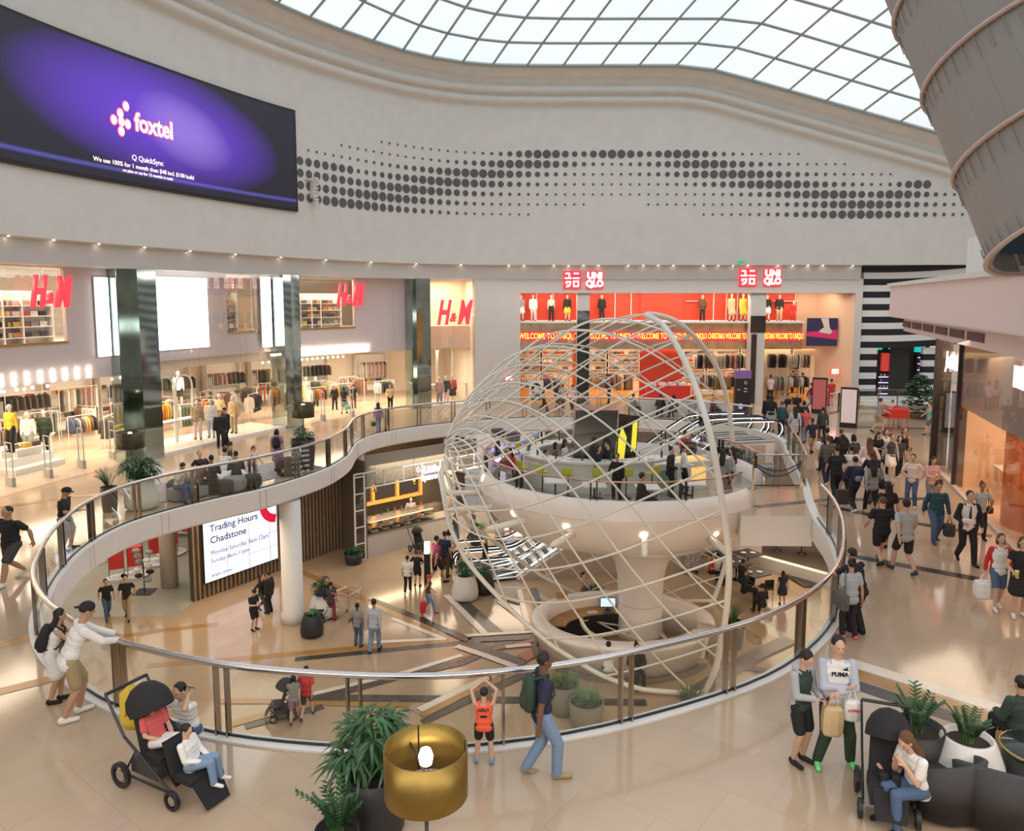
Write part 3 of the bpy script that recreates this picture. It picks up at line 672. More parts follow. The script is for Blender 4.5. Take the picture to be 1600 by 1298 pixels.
# ================================================================ escalators
def escalator(off, label):
    A = pt(706, 918, LV); A = Vector((-1.75, 30.1, LV)); Bv = Vector((11.6, 33.4, 0)); d = Vector((Bv.x-A.x, Bv.y-A.y, 0)); Lh = d.length; ang = math.atan2(d.y, d.x)
    perp = Vector((-d.y, d.x, 0)).normalized(); base = A + perp*off
    root = thing('escalator', label, 'escalator', base, ang)
    W = 1.15; x1, x2, H5 = 2.0, 2.0 + 8.9, -LV
    def prof(x):
        if x < x1: return 0
        if x > x2: return H5
        return H5*(x-x1)/(x2-x1)
    xs = [0, x1*.8] + [x1 + (x2-x1)*i/4 for i in range(5)] + [x2+.5, Lh]
    # steps
    mb = MB(); n = 26
    for i in range(n):
        xa = x1 + (x2-x1)*i/n; xb = x1 + (x2-x1)*(i+1)/n; z = H5*(i+.5)/n; mb.box(xa, .12, z-.2, xb, W-.12, z)
    mb.box(0, .12, -.02, x1, W-.12, .03); mb.box(x2, .12, H5-.2, Lh, W-.12, H5+.01); mb.build('step', M['dark'], root)
    # truss underside
    mb = MB()
    for x0_, x1_ in zip(xs, xs[1:]):
        za, zb = prof(x0_), prof(x1_)
        mb.add([(x0_, 0, max(za-.9, 0)), (x0_, W, max(za-.9, 0)), (x0_, W, za-.0), (x0_, 0, za), (x1_, 0, max(0, zb-.9)), (x1_, W, max(0, zb-.9)), (x1_, W, zb), (x1_, 0, zb)], [(0,4,5,1), (3,2,6,7), (0,3,7,4), (1,5,6,2)])
    mb.build('truss', M['cream'], root)
    for y in (.04, W-.04):
        g = MB(); hr = []; sk_ = MB()
        path = [(-.25, .25), (-.42, .5), (-.38, .78), (-.15, .95), (.3, 1.0), (x1*.85, 1.0), (x1+.5, 1.18)]
        for k in range(1, 5): x = x1+.5 + (x2-x1-1)*k/5; path.append((x, prof(x)+.98))
        path += [(x2-.5, H5+.75), (x2+.4, H5+1.0), (Lh-.3, H5+1.0), (Lh+.15, H5+.95), (Lh+.38, H5+.78), (Lh+.42, H5+.5), (Lh+.25, H5+.25)]
        sp2 = spline([(x, y, z) for x, z in path], 4)
        mb = MB(); mb.tube(sp2, .045, 8); hd = mb.build('handrail', M['black'], root, True)
        mb = MB(); mb.tube([p - Vector((0, 0, .055)) if 0 < p.x < Lh else p + Vector((.05 if p.x <= 0 else -.05, 0, -.0)) for p in sp2], .022, 6); mb.build('light_strip', M['led'], hd)
        vs = []
        for x in [0, x1*.9, x1+.6, x2-.6, x2+.5, Lh]:
            zt = {0: .9}.get(x, None); zt = prof(x) + (1.0 if x <= x1 or x >= x2 else .93); vs += [(x, y, prof(x)+.05), (x, y, zt-.05)]
        g.add(vs, [(2*i, 2*i+2, 2*i+3, 2*i+1) for i in range(5)]); g.build('glass_panel', M['glass'], root)
        mb = MB(); mb.tube([(0, y, .08), (x1, y, .10), (x2, y, H5+.1), (Lh, y, H5+.08)], .05, 6); mb.build('skirt', M['steel'], root)
        mb = MB(); mb.tube([(x1*.6, y, .22), (x1+.3, y, .38), (x2-.2, y, H5+.12)], .02, 5); mb.build('skirt_light', M['led'], root)
    return root
escalator(0.0, 'near escalator with lit handrails climbing from the lower hall behind the pod')
escalator(1.45, 'far escalator with lit handrails running beside the near one behind the pod')
# solid side wall under the near escalator
mb = MB(); A = Vector((-1.75, 30.1)); d = Vector((13.35, 3.3)).normalized(); pn = Vector((d.y, -d.x))
def ep(x, o=.06): q = A + d*x + pn*o; return (q.x, q.y)
for o_ in (0,):
    x1, x2 = 2.3, 11.5; q = [ep(x1), ep(x2+2.9)]; 
    vs = [(*ep(1.0), LV), (*ep(13.2), LV), (*ep(13.2), -.05), (*ep(11.0), -.05), (*ep(2.0), LV+.05), (*ep(1.0, .16), LV), (*ep(13.2, .16), LV), (*ep(13.2, .16), -.05), (*ep(11.0, .16), -.05), (*ep(2.0, .16), LV+.05)]
    mb.add(vs, [(0, 1, 2, 3, 4), (9, 8, 7, 6, 5), (3, 2, 7, 8), (4, 3, 8, 9), (1, 6, 7, 2)])
tag(mb.build('wall_escalator', M['tan']), kind='structure')

# ================================================================ columns
def column(x, y, r, label, top=-.76, z=LV, m='white', collar=True):
    mb = MB(); mb.lathe([(r*1.15, 0), (r*1.15, .35), (r, .42), (r, top-z)] if collar else [(r, 0), (r, top-z)], n=36); o = mb.build('column', M[m], None, True, (x, y, z)); tag(o, kind='structure'); return o
column(-7.85, 26.5, .37, ''); column(-13.8, 29.9, .33, '', m='tan', collar=False); column(-7.0, 34.4, .29, '', m='tan', collar=False)
column(11.5, 22.5, .42, ''); column(-3.2, 38.6, .3, '', m='tan', collar=False); column(13.5, 30.5, .4, '')
# ================================================================ slatted timber wall with the hours screen (lower hall)
W0, W1 = Vector((-12.15, 28.25, LV)), Vector((-7.75, 35.0, LV)); wd = (W1-W0); Lw = Vector((wd.x, wd.y)).length; wa = math.atan2(wd.y, wd.x)
mb = MB(); mb.box(0, 0, 0, Lw, .2, 4.44); o = mb.build('wall_slatted', mat('slat_back', (.085, .055, .045), .7), None, False, W0, wa); tag(o, kind='structure')
mb = MB()
for i in range(int(Lw/.2)): mb.box(.02 + i*.2, -.07, 0, .075 + i*.2, 0, 4.44)
tag(mb.build('trim_4', noisy(mat('slat_timber', (.30, .22, .13), .5), 3, .2), None, False, W0 + Vector((0, 0, .001)), wa), kind='structure')
def wloc(u, v):  # point on that wall
    r = ray(u, v); nx, ny = -wd.y, wd.x; t = (W0.x*nx + W0.y*ny)/(r.x*nx + r.y*ny); p = r*t; p.z += EYE; return p
a = wloc(314, 870); b = wloc(431, 870); xa = Vector((a.x-W0.x, a.y-W0.y)).length; xb = Vector((b.x-W0.x, b.y-W0.y)).length
zb = wloc(317, 911).z - LV; zt = wloc(312, 812).z - LV
hs = thing('information_screen', 'large white screen wall showing the trading hours on the slatted timber wall', 'screen', W0, wa)
mb = MB(); mb.box(xa, -.16, zb, xb, -.07, zt+.6); mb.build('housing', M['black'], hs)
mb = MB(); mb.box(xa+.03, -.175, zb+.03, xb-.03, -.16, zt+.57); mb.build('display', mat('screen_white', (.8, .85, 1), .3, 0, (.60, .70, .98), .95), hs)
mb = MB(); sw = (xb-xa)
for i in (1, 2, 3): mb.box(xa+sw*i/3.4-.008, -.18, zb, xa+sw*i/3.4+.008, -.175, zt+.6)
for i in range(1, 5): mb.box(xa, -.18, zb+i*.62-.006, xb, -.175, zb+i*.62+.006)
mb.build('seam', M['frame'], hs)
tx = mat('screen_text', (.06, .08, .22), .5); tw = upright(0)
text('Trading Hours', 'heading', .38, tx, Vector((xa+.3, -.183, zt-.42)), tw, hs, .002, 0, 'LEFT', .006); text('Chadstone', 'heading', .38, tx, Vector((xa+.3, -.183, zt-.88)), tw, hs, .002, 0, 'LEFT', .006)
text('Monday-Saturday 8am-12am', 'line', .24, tx, Vector((xa+.3, -.183, zt-1.38)), tw, hs, .002, 0, 'LEFT'); text('Sunday 8am-11pm', 'line', .24, tx, Vector((xa+.3, -.183, zt-1.70)), tw, hs, .002, 0, 'LEFT')
text('target.com.au', 'web_address', .17, tx, Vector((xa+.3, -.183, zb+.25)), tw, hs, .002, 0, 'LEFT')
mb = MB(); c0 = (xb-.05, zt-.05)
arc = [(c0[0]+.85*cos(R(q)), c0[1]+.85*sin(R(q))) for q in range(178, 271, 8)] + [(c0[0]+.5*cos(R(q)), c0[1]+.5*sin(R(q))) for q in range(270, 177, -8)]
mb.add([(x, -.184, z) for x, z in arc], [(i, i+1, len(arc)-2-i, len(arc)-1-i) for i in range(len(arc)//2-1)]); mb.build('red_ring', mat('ring_red', (.7, .01, .06), .5, 0, (.55, .0, .03), .6), hs)
# walls closing the lower hall at the back and the sides
mb = MB(); mb.prism([(-30, 42), (-16, 41.5), (-8.6, 36.2), (-7.75, 35.0), (-7.9, 35.4), (-9, 37), (-16, 42)], LV, -.78); tag(mb.build('wall_hall', M['tan']), kind='structure')
mb = MB(); mb.box(-30, 8, LV, -29.8, 42, -.78); mb.box(2, 46, LV, 34, 46.2, -.78); mb.box(26, 8, LV, 26.2, 46, -.78); mb.box(-30, 2, LV, 40, 2.2, -.7); tag(mb.build('wall_hall', M['grey_wall']), kind='structure')
mb = MB(); mb.box(0, 0, 0, .9, .08, 3.6); o = mb.build('door_1', mat('green_door', (.25, .34, .29), .4), None, False, (-7.72, 35.05, LV), R(38)); tag(o, kind='structure')
mb = MB(); mb.box(0, 0, 0, 1.2, .3, 4.43); o = mb.build('wall_return', M['grey_wall'], None, False, (-8.35, 34.35, LV), R(57)); tag(o, kind='structure')
# ================================================================ shared shop furniture
PAL = [(.03, .03, .035), (.05, .05, .06), (.10, .09, .08), (.22, .20, .18), (.60, .56, .50), (.72, .68, .62), (.45, .08, .05), (.55, .20, .04), (.08, .10, .18), (.30, .25, .12), (.20, .11, .07), (.38, .36, .35), (.62, .44, .10), (.12, .16, .12), (.5, .32, .3)]
CL = [mat('cloth_%d' % i, c, .85) for i, c in enumerate(PAL)]
CNT = {}; OVER = {}
def stock(me, name, loc, rz, m, scale, label, cat, group, cap_):
    CNT[group] = CNT.get(group, 0) + 1
    if CNT[group] <= cap_: return tag(put(me, name, None, loc, rz, m, scale), label, cat, group)
    d = OVER.setdefault(group, (MB(), [], name, label, cat)); mb, mats, *_ = d
    if m not in mats: mats.append(m)
    r = Matrix.Translation(loc) @ Matrix.Rotation(rz, 4, 'Z'); mb.add([r @ v.co for v in me.vertices], [tuple(p.vertices) for p in me.polygons], mats.index(m))
def flush_stock():
    for g, (mb, mats, name, label, cat) in OVER.items(): tag(mb.build(name, mats), 'further ' + label, cat, None, 'stuff')
def coat_mesh(w=.40, L=.85, th=.05, sleeve=True, nm='garment'):
    mb = MB(); prof = [(0.0, .05, .7), (-.03, .11, 1), (-.07, w*.5, 1), (-.16, w*.52, 1.1), (-.45*L, w*.44, 1.1), (-.8*L, w*.48, 1.2), (-L, w*.50, 1.3)]
    for z, hw, t in prof: mb.v += [(-hw, -th*t/2, z), (hw, -th*t/2, z), (hw, th*t/2, z), (-hw, th*t/2, z)]
    for i in range(len(prof)-1):
        for j in range(4): mb.f.append((i*4+j, (i+1)*4+j, (i+1)*4+(j+1) % 4, i*4+(j+1) % 4)); mb.m.append(0)
    n = (len(prof)-1)*4; mb.f += [(0, 1, 2, 3), (n+3, n+2, n+1, n)]; mb.m += [0, 0]
    if sleeve:
        for s in (-1, 1): mb.tube([(s*(w*.48), 0, -.10), (s*(w*.58), 0, -.35), (s*(w*.60), .0, -.62)], [.05, .042, .035], 6)
    mb.tube([(0, 0, -.01), (0, 0, .05), (.02, 0, .075), (0, 0, .09)], .006, 4)
    return mb.mesh(nm, CL[0], True)
COAT = coat_mesh(); SHIRT = coat_mesh(.38, .62, .04); TROU = coat_mesh(.22, .95, .06, False); DRESS = coat_mesh(.34, 1.0, .05, False)
rackm = {}
def rack_meshes(L, H=1.45):
    if (L, H) in rackm: return rackm[(L, H)]
    fr = MB()
    fr.tube([(0, -.22, .015), (0, .22, .015)], .018, 5); fr.tube([(0, 0, .015), (0, 0, H)], .018, 6)
    r = MB(); r.tube([(-L/2, 0, H), (L/2, 0, H)], .016, 6); rackm[(L, H)] = (fr.mesh('stand', M['white']), r.mesh('rail', M['white'])); return rackm[(L, H)]
def clothes_rack(p, rz, L=1.5, H=1.45, n=9, kinds=None, pal=None, store='left store', label=None, group=None, two=False):
    root = thing('clothes_rack', label or 'metal clothes rail standing inside the ' + store, 'clothes rail', p, rz, group or 'clothes rails in the ' + store)
    a, b = rack_meshes(L, H); put(a, 'stand', root, (-L/2, 0, 0)); put(a, 'stand', root, (L/2, 0, 0)); put(b, 'rail', root)
    kinds = kinds or (COAT, SHIRT, TROU); pal = pal or CL; m = Matrix.Rotation(rz, 3, 'Z'); c = random.choice(pal); k = random.choice(kinds)
    for i in range(n):
        if random.random() < .45: c = random.choice(pal)
        x = -L/2 + .12 + (L-.24)*i/max(1, n-1); q = m @ Vector((x, 0, H-.095))
        stock(k, 'hanging_garment', Vector(p) + q, rz + pi/2 + random.uniform(-.12, .12), c, None, 'garment on a hanger on a clothes rail inside the ' + store, 'clothing', 'garments hanging in the ' + store, 145)
bulbm = MB(); bulbm.ball((0, 0, 0), .055, 8, 6); bulbme = bulbm.mesh('light_bulb', M['bulb'], True)
stackm = MB()
for i in range(5): stackm.box(-.15+.01*(i % 2), -.12, i*.035, .15, .12-.01*(i % 3), i*.035+.032)
stackme = stackm.mesh('folded_clothes', CL[0])
def fold_stack(p, rz, c, store): stock(stackme, 'folded_clothes', Vector(p), rz, c, None, 'neat stack of folded clothes on a shelf or table inside the ' + store, 'clothing', 'folded clothes in the ' + store, 110)
def display_table(p, rz, w, d, h, store, m='white', pal=None, n=3, label=None):
    root = thing('display_table', label or 'pale display table with folded clothes inside the ' + store, 'table', p, rz, None if label else 'display tables in the ' + store)
    mb = MB(); mb.box(-w/2, -d/2, h-.06, w/2, d/2, h); mb.build('table_top', M[m], root); mb = MB()
    mb.box(-w/2+.1, -d/2+.1, 0, w/2-.1, d/2-.1, h-.06); mb.build('base', M[m], root); mm = Matrix.Rotation(rz, 3, 'Z')
    for i in range(n): q = mm @ Vector((-w/2 + w*(i+.5)/n, random.uniform(-.1, .1), h)); fold_stack(Vector(p)+q, rz, random.choice(pal or CL), store)
def shelf_bay(p, rz, w, h, store, rows=4, pal=None, back='white', group=None, hang=False):
    """wall bay facing local -Y"""
    root = thing('shelf_bay', 'tall wall bay with shelves of clothing inside the ' + store, 'shelving', p, rz, 'wall bays in the ' + store)
    mb = MB(); mb.box(-w/2, .0, 0, w/2, .06, h); mb.build('back_panel', M[back], root)
    
    for sx in (-w/2, w/2-.04): mb = MB(); mb.box(sx, -.4, 0, sx+.04, 0, h); mb.build('side_panel', M['white'], root)
    mm = Matrix.Rotation(rz, 3, 'Z')
    for r in range(rows):
        z = .25 + (h-.4)*r/rows
        mb = MB(); mb.box(-w/2, -.38, z-.03, w/2, 0, z); mb.build('shelf', M['white'], root)
        if hang and r % 2 == 0: continue
        for i in range(int(w/.36)):
            q = mm @ Vector((-w/2+.2+i*.36, -.2, z)); fold_stack(Vector(p)+q, rz, random.choice(pal or CL), store)

# ================================================================ fashion store on the curved side (left)
ST = 'left fashion store'
sE = su(742, 560); sL = 2.0
def S_(u, v=560): return su(u, v)
# back wall, mezzanine, ceiling, floor of the shop
mb = MB(); crv(mb, sL, sE+1.0, 0, 7.6, -9.2, -9.0, step=2); tag(mb.build('wall_shop_back', mat('shop_wall', (.78, .70, .60), .7)), kind='structure')
mb = MB(); crv(mb, sL, sE+.5, 3.35, 4.7, -8.9, -1.2, step=2); tag(mb.build('ceiling_mezzanine', mat('mezzanine', (.74, .66, .56), .7)), kind='structure')
mb = MB(); crv(mb, sL, sE+.5, 7.46, 7.52, -8.9, -.1, step=2); tag(mb.build('ceiling_shop', M['white']), kind='structure')
mb = MB(); crv(mb, sL, sE, .003, .008, -8.9, -.2, step=1.5); tag(mb.build('floor_shop', stone('shop_stone', (.60, .47, .35), .2, .6)), kind='structure')
pe = fp(sE, 0); mb = MB(); a = pe[0]; n_ = pe[2]
mb.add([(a.x, a.y, 0), (a.x-n_.x*9, a.y-n_.y*9, 0), (a.x-n_.x*9, a.y-n_.y*9, 7.5), (a.x, a.y, 7.5)], [(0, 1, 2, 3)]); tag(mb.build('wall_shop_side', MATS['shop_wall']), kind='structure')
# front panels above the entrances, with window openings into the mezzanine
mb = MB(); d0, d1 = -1.0, -.85
def pan_(u0, u1, z0, z1, k=0): crv(mb, max(sL, S_(u0)) if u0 > -50 else sL, S_(u1), z0, z1, d0, d1, k)
pan_(-60, 210, 3.35, 4.75); pan_(136, 210, 4.75, 7.46); pan_(240, 445, 3.75, 4.75); pan_(240, 380, 4.75, 7.46); pan_(425, 445, 4.75, 7.46); pan_(465, 648, 3.35, 4.75); pan_(571, 648, 4.75, 7.46)
tag(mb.build('wall_shop_front', M['lilac']), kind='structure')
mb = MB()
for u0, u1 in ((380, 425), (470, 571)):
    crv(mb, S_(u0), S_(u1), 4.73, 4.80, -1.02, -.80); 
crv(mb, sL, S_(136), 4.73, 4.80, -1.02, -.80); tag(mb.build('trim_5', M['brass']), kind='structure')
for nm, segs, lab in (('shop_window', [(-60, 136)], ''), ('shop_window', [(380, 425)], ''), ('shop_window', [(470, 571)], '')):
    mb = MB(); 
    for u0, u1 in segs: crv(mb, sL if u0 < -50 else S_(u0), S_(u1), 4.8, 7.46, -.94, -.93)
    tag(mb.build('window_1', M['shopglass']), kind='structure')
# full-height display windows (glass front, lit plinth)
for (u0, u1) in ((246, 442), (672, 742)):
    mb = MB(); crv(mb, S_(u0), S_(u1), .12, 7.42, .02, .035); tag(mb.build('window_2', M['shopglass']), kind='structure')
    mb = MB(); crv(mb, S_(u0), S_(u1), 0, .12, -2.4, .06); tag(mb.build('trim_6', mat('window_plinth', (.85, .80, .74), .4)), kind='structure')
mb = MB()
for u in (310, 375, 410, 708): s = S_(u); crv(mb, s-.015, s+.015, .12, 7.42, .03, .05)
tag(mb.build('trim_7', M['glass']), kind='structure')
# back panel of the last window
mb = MB(); crv(mb, S_(672), sE, 3.35, 7.46, -2.6, -2.45); tag(mb.build('wall_window_back', mat('window_back', (.80, .68, .52), .6)), kind='structure')
# mirrored pilasters
for u0, u1, d in ((200, 217, -.4), (217, 246, .12), (443, 468, .12), (645, 650, -.1), (650, 672, .12)):
    mb = MB(); crv(mb, S_(u0), S_(u1), 0, 7.46, -.9, d, step=.5); tag(mb.build('column', M['mirror']), kind='structure')
# lit white screens
for u0, u1, z0, z1, d, lab in ((179, 197, 4.15, 7.1, -.72, 'narrow glowing white vertical screen left of the first mirrored pilaster'), (247, 347, 4.2, 7.2, -.72, 'very large glowing white screen in the fashion store window'), (427, 440, 4.0, 7.35, -.6, 'narrow glowing white vertical screen left of the second mirrored pilaster')):
    s = S_(u0); b = fp(s, d)[0]; t = thing('lit_screen', lab, 'screen', b)
    for nm, mm, dd, e in (('housing', 'frame', d-.06, .03), ('display', 'glow', d-.0, 0)):
        mb = MB(); crv(mb, S_(u0)-e, S_(u1)+e, z0-e, z1+e, dd-.03, dd+.03 if nm == 'display' else dd); o = mb.build(nm, M[mm], t, False, -b)
# logos
hmred = mat('sign_red', (.85, .03, .05), .4, 0, (1.0, .06, .09), .9)
for u, v, sz, d, lab, rot in ((97, 458, 1.5, -.55, 'big red slanted letters H&M hanging in the first window of the curved store', 0), (555, 462, 1.65, -.5, 'red slanted letters H&M hanging at the entrance right of the second mirrored pilaster', 0), (707, 490, 1.95, .1, 'red slanted letters H&M on the last tall window beside the grey wall', 0)):
    s = S_(u, v); p, tg, n = fp(s, d); r = ray(u, v); z = EYE + r.z*p.y/r.y; sg = thing('store_sign', lab, 'sign', (p.x, p.y, z), frz(s))
    text('H', 'letter', sz, hmred, Vector((-.33*sz, 0, 0)), upright(0), sg, .06, .35, 'CENTER', .03*sz, .50)
    text('&', 'letter', sz*.36, hmred, Vector((-.02*sz, 0, -.12*sz)), upright(0), sg, .06, .3, 'CENTER', .012*sz, .8)
    text('M', 'letter', sz, hmred, Vector((.33*sz, 0, 0)), upright(0), sg, .06, .35, 'CENTER', .03*sz, .50)
    if d < 0:
        mb = MB(); mb.tube([(-.3, 0, sz*.3), (-.3, 0, 7.46-z)], .008, 4); mb.tube([(.4, 0, sz*.3), (.4, 0, 7.46-z)], .008, 4); mb.build('cable', M['steel'], sg)
# festoon bulbs under the ceiling edge of the entrances
for (u0, u1, z, d, n) in ((-20, 165, 3.75, -.8, 22), (-20, 165, 3.5, -.8, 22), (-20, 155, 3.05, -2.6, 18), (-20, 150, 2.9, -3.6, 14), (466, 590, 3.72, -.8, 22), (466, 590, 3.5, -.8, 22), (466, 582, 3.05, -2.6, 16), (436, 445, 3.6, -.5, 4)):
    for i in range(n):
        p = fp(S_(u0) + (S_(u1)-S_(u0))*i/(n-1) if u0 > 0 else (sL+8) + (S_(u1)-sL-8)*i/(n-1), d)[0]; tag(put(bulbme, 'light_bulb', None, (p.x, p.y, z)), 'round glowing bulb in the festoon rows over the left store entrances', 'light bulb', 'festoon bulbs in the left store')
# rails, tables and bays
for s in [sL+8 + 1.9*i for i in range(int((sE-sL-8.5)/1.9))]:
    for d in (-3.2, -4.9, -6.6):
        p, tg, n = fp(s + random.uniform(-.3, .3), d + random.uniform(-.4, .4)); rz = math.atan2(tg.y, tg.x) + random.choice((0, 0, .5, pi/2, -.4)); q = Vector((p.x, p.y, 0))
        u, v = proj(p.x, p.y, 1)
        if 205 < u < 246: continue
        k = random.random()
        if k < .72: clothes_rack(q, rz, 1.3, 1.4, 8 if d > -6 else 6, store=ST)
        elif k < .92: display_table(q, rz, 1.2, .7, .8, ST)
for s in [sL+9 + 2.4*i for i in range(int((sE-sL-9)/2.4))]:
    p, tg, n = fp(s, -8.6); shelf_bay((p.x, p.y, 0), math.atan2(tg.y, tg.x), 2.2, 2.6, ST, 4, hang=True)
    clothes_rack((p.x+n.x*.85, p.y+n.y*.85, 0), math.atan2(tg.y, tg.x), 2.0, 2.2, 7, store=ST)
for s in [sL+9.5, sL+12, S_(30), S_(75), S_(118), S_(400), S_(490), S_(520), S_(550)]:   # mezzanine shelving seen through the upper windows
    p, tg, n = fp(s, -2.4); t = math.atan2(tg.y, tg.x)
    shelf_bay((p.x, p.y, 4.7), t, 2.0, 1.9, ST, 4)
# security gates
gm = MB()
for x in (-.22, .22): gm.tube([(x, 0, .3), (x, 0, 1.5)], .022, 6)
for z in (1.5, 1.15, .8): gm.tube([(-.22, 0, z), (.22, 0, z)], .018, 6)
gme = gm.mesh('frame', M['frame']); gb = MB(); gb.box(-.24, -.06, 0, .24, .06, .32); gbe = gb.mesh('base', M['grille'])
for i, (u, v, lab) in enumerate(((17, 760, 'nearest the left picture edge'), (76, 746, 'second from the left'), (128, 731, 'third from the left'), (177, 717, 'just left of the first mirrored pilaster'), (505, 657, 'right of the second mirrored pilaster'), (550, 650, 'in the middle of the far entrance'), (590, 646, 'right end of the far entrance'))):
    p = pt(u, v, 0); g = thing('security_gate', 'slim grey shop security gate frame, ' + lab, 'security gate', p, frz(S_(u)) + R(70)); put(gme, 'frame', g); put(gbe, 'base', g)
# arches in the display windows
def arch(mb, x, w, h, y=0):
    mb.tube([(x-w/2, y, 0), (x-w/2, y, h-w/2)] + [(x - w/2*cos(pi*i/10), y, h-w/2 + w/2*sin(pi*i/10)) for i in range(1, 10)] + [(x+w/2, y, h-w/2), (x+w/2, y, 0)], .035, 6)
for u, d, n, hh, lab in ((262, -1.3, 3, 2.9, 'row of white arch frames in the window below the big white screen'), (690, -1.9, 3, 3.4, 'row of white arch frames in the last window of the left store')):
    s = S_(u); p = fp(s, d)[0]; t = thing('arch_display', lab, 'display arch', (p.x, p.y, .12), frz(s))
    for i in range(n): mb = MB(); arch(mb, i*1.05, .95, hh); mb.build('arch', M['white'], t, True)
    mb = MB(); mb.box(-.5, -.25, .95, n*1.05-.5, .25, 1.0); mb.build('shelf', M['white'], t)
# store steps with mannequin podium
pod_ = pt(55, 735, 0); mb = MB(); mb.box(-1.1, -.5, 0, 1.1, .5, .22); mb.box(-.9, 0, .22, 1.1, .9, .5); mb.box(-.7, .5, .5, 1.1, 1.3, .8)
tag(mb.build('display_podium', M['white'], None, False, (pod_.x-.3, pod_.y+.2, 0), frz(S_(55))), 'stepped white podium carrying mannequins at the left store entrance', 'podium')
# ================================================================ plain wall + red store (centre)
s815, s1333 = su(813, 550), su(1333, 550)
mb = MB(); crv(mb, sE, s815, 0, 7.5, -.5, -.02); crv(mb, s1333, su(1344, 550), 0, 7.5, -9, -.02, step=.5); crv(mb, s815, s1333, 6.66, 7.5, -.5, -.02); tag(mb.build('wall_centre', M['grey_wall']), kind='structure')
mb = MB(); s = su(778, 500); crv(mb, s-.02, s+.02, 0, 7.45, -.02, -.01); tag(mb.build('trim_8', M['tan']), kind='structure')
x0, x1 = fp(s815)[0].x, fp(s1333)[0].x; YB = 46.0; RS = 'red store'
peach = mat('peach_wall', (.82, .56, .38), .6); redp = mat('red_panel', (.78, .075, .035), .5)
mb = MB(); mb.box(x0-.1, YB+.1, .003, x1+.1, YB+10, .008); tag(mb.build('floor_red_store', M['orangewood']), kind='structure')
mb = MB(); mb.box(x0-.2, YB+10, 0, x1+.2, YB+10.2, 6.8); mb.box(x0-.3, YB, 0, x0-.1, YB+10, 6.8); tag(mb.build('wall_red_store', peach), kind='structure')
mb = MB(); mb.box(x0-.2, YB+.1, 6.66, x1+.2, YB+10, 6.8); mb.box(x0-.1, YB+2.2, 3.3, x1-2.9, YB+10, 3.5); tag(mb.build('ceiling_red_store', MATS['shop_wall']), kind='structure')
X = lambda u, Y=YB: (ray(u, 550).x/ray(u, 550).y)*Y
# band, ticker, red upper panels
xr = X(1262)
foil = noisy(mat('brass_band', (.50, .40, .28), .3, .85), 2, .2)
mb = MB(); mb.box(x0, YB+1.0, 3.25, xr, YB+1.15, 4.85); tag(mb.build('trim_9', foil), kind='structure')
mb = MB(); mb.box(x0, YB+.6, 4.85, xr, YB+2.1, 4.95); tag(mb.build('trim_10', M['white']), kind='structure')
mb = MB(); mb.box(x0, YB+2.1, 4.95, xr, YB+2.2, 6.66); mb.box(X(1008), YB+2.0, 4.95, X(1078), YB+2.05, 6.66); tag(mb.build('wall_red_panel', redp), kind='structure')
mb = MB()
for u in (838, 864, 960, 985, 1113, 1133, 1150, 1240): x = X(u, YB+2); mb.box(x-.03, YB+2.0, 4.95, x+.03, YB+2.1, 6.66)
for u0, u1 in ((1080, 1115), (1222, 1262)): mb.box(X(u0), YB+1.8, 6.15, X(u1), YB+2.1, 6.19)
mb.box(x0, YB+1.95, 4.95, xr, YB+2.08, 5.0); tag(mb.build('trim_11', M['warmglow'] if False else M['white']), kind='structure')
ylw = mat('ticker_yellow', (.9, .7, .05), .5, 0, (1, .72, .05), 1.6); rdl = mat('ticker_red', (.7, .02, .05), .5, 0, (.75, .01, .05), 1.2)
for u0, u1, tx_, lab in ((813, 902, 'WELCOME TO UNIQLO', 'left section of the red and yellow LED ticker in the red store'), (920, 1075, 'WELCOME TO UNIQLO WELCOME TO UNIQLO', 'middle section of the red and yellow LED ticker in the red store'), (1082, 1173, 'TO UNIQLO CHRISTMAS WELCOME TO', 'LED ticker section left of the dark column in the red store'), (1196, 1264, 'CHRISTMAS WELCOME TO UNIQLO', 'LED ticker section right of the dark column in the red store')):
    xa, xb = X(u0), X(u1); t = thing('led_ticker', lab, 'sign', ((xa+xb)/2, YB+.98, 4.05)); mb = MB(); w_ = (xb-xa)/2
    mb.box(-w_, -.02, -.28, w_, .02, .28); mb.build('backing', rdl, t)
    o = text(tx_, 'lettering', .5, ylw, Vector((0, -.03, -.01)), upright(0), t, .003, 0, 'CENTER', .006, min(1.3, 2*w_/(len(tx_)*.30)))
# big portrait poster behind the centre, columns
mb = MB(); mb.box(X(1010), YB+2.3, 0, X(1080), YB+2.5, 3.3); tag(mb.build('wall_portrait', redp), kind='structure')
for u0, u1, m_, z1, lab in ((902, 921, 'grey_wall', 6.66, ''), (1173, 1196, 'grey_wall', 6.66, '')):
    mb = MB(); mb.box(X(u0), YB+.2, 0, X(u1), YB+.9, z1); tag(mb.build('column', [M[m_]]), kind='structure')
    mb = MB(); mb.box(X(u0)-.01, YB+.16, 4.3 if u0 > 1000 else 0, X(u1)+.01, YB+.2, 5.3 if u0 > 1000 else 5.6); tag(mb.build('trim_12', M['darkglass']), kind='structure')
mb = MB(); mb.box(X(1175), YB+.15, 0, X(1183), YB+.2, 4.2); tag(mb.build('trim_12', M['darkglass']), kind='structure')
mb = MB(); mb.box(X(898), YB+.9, 0, X(903), YB+2, 4.2); tag(mb.build('wall_orange', M['orange']), kind='structure')
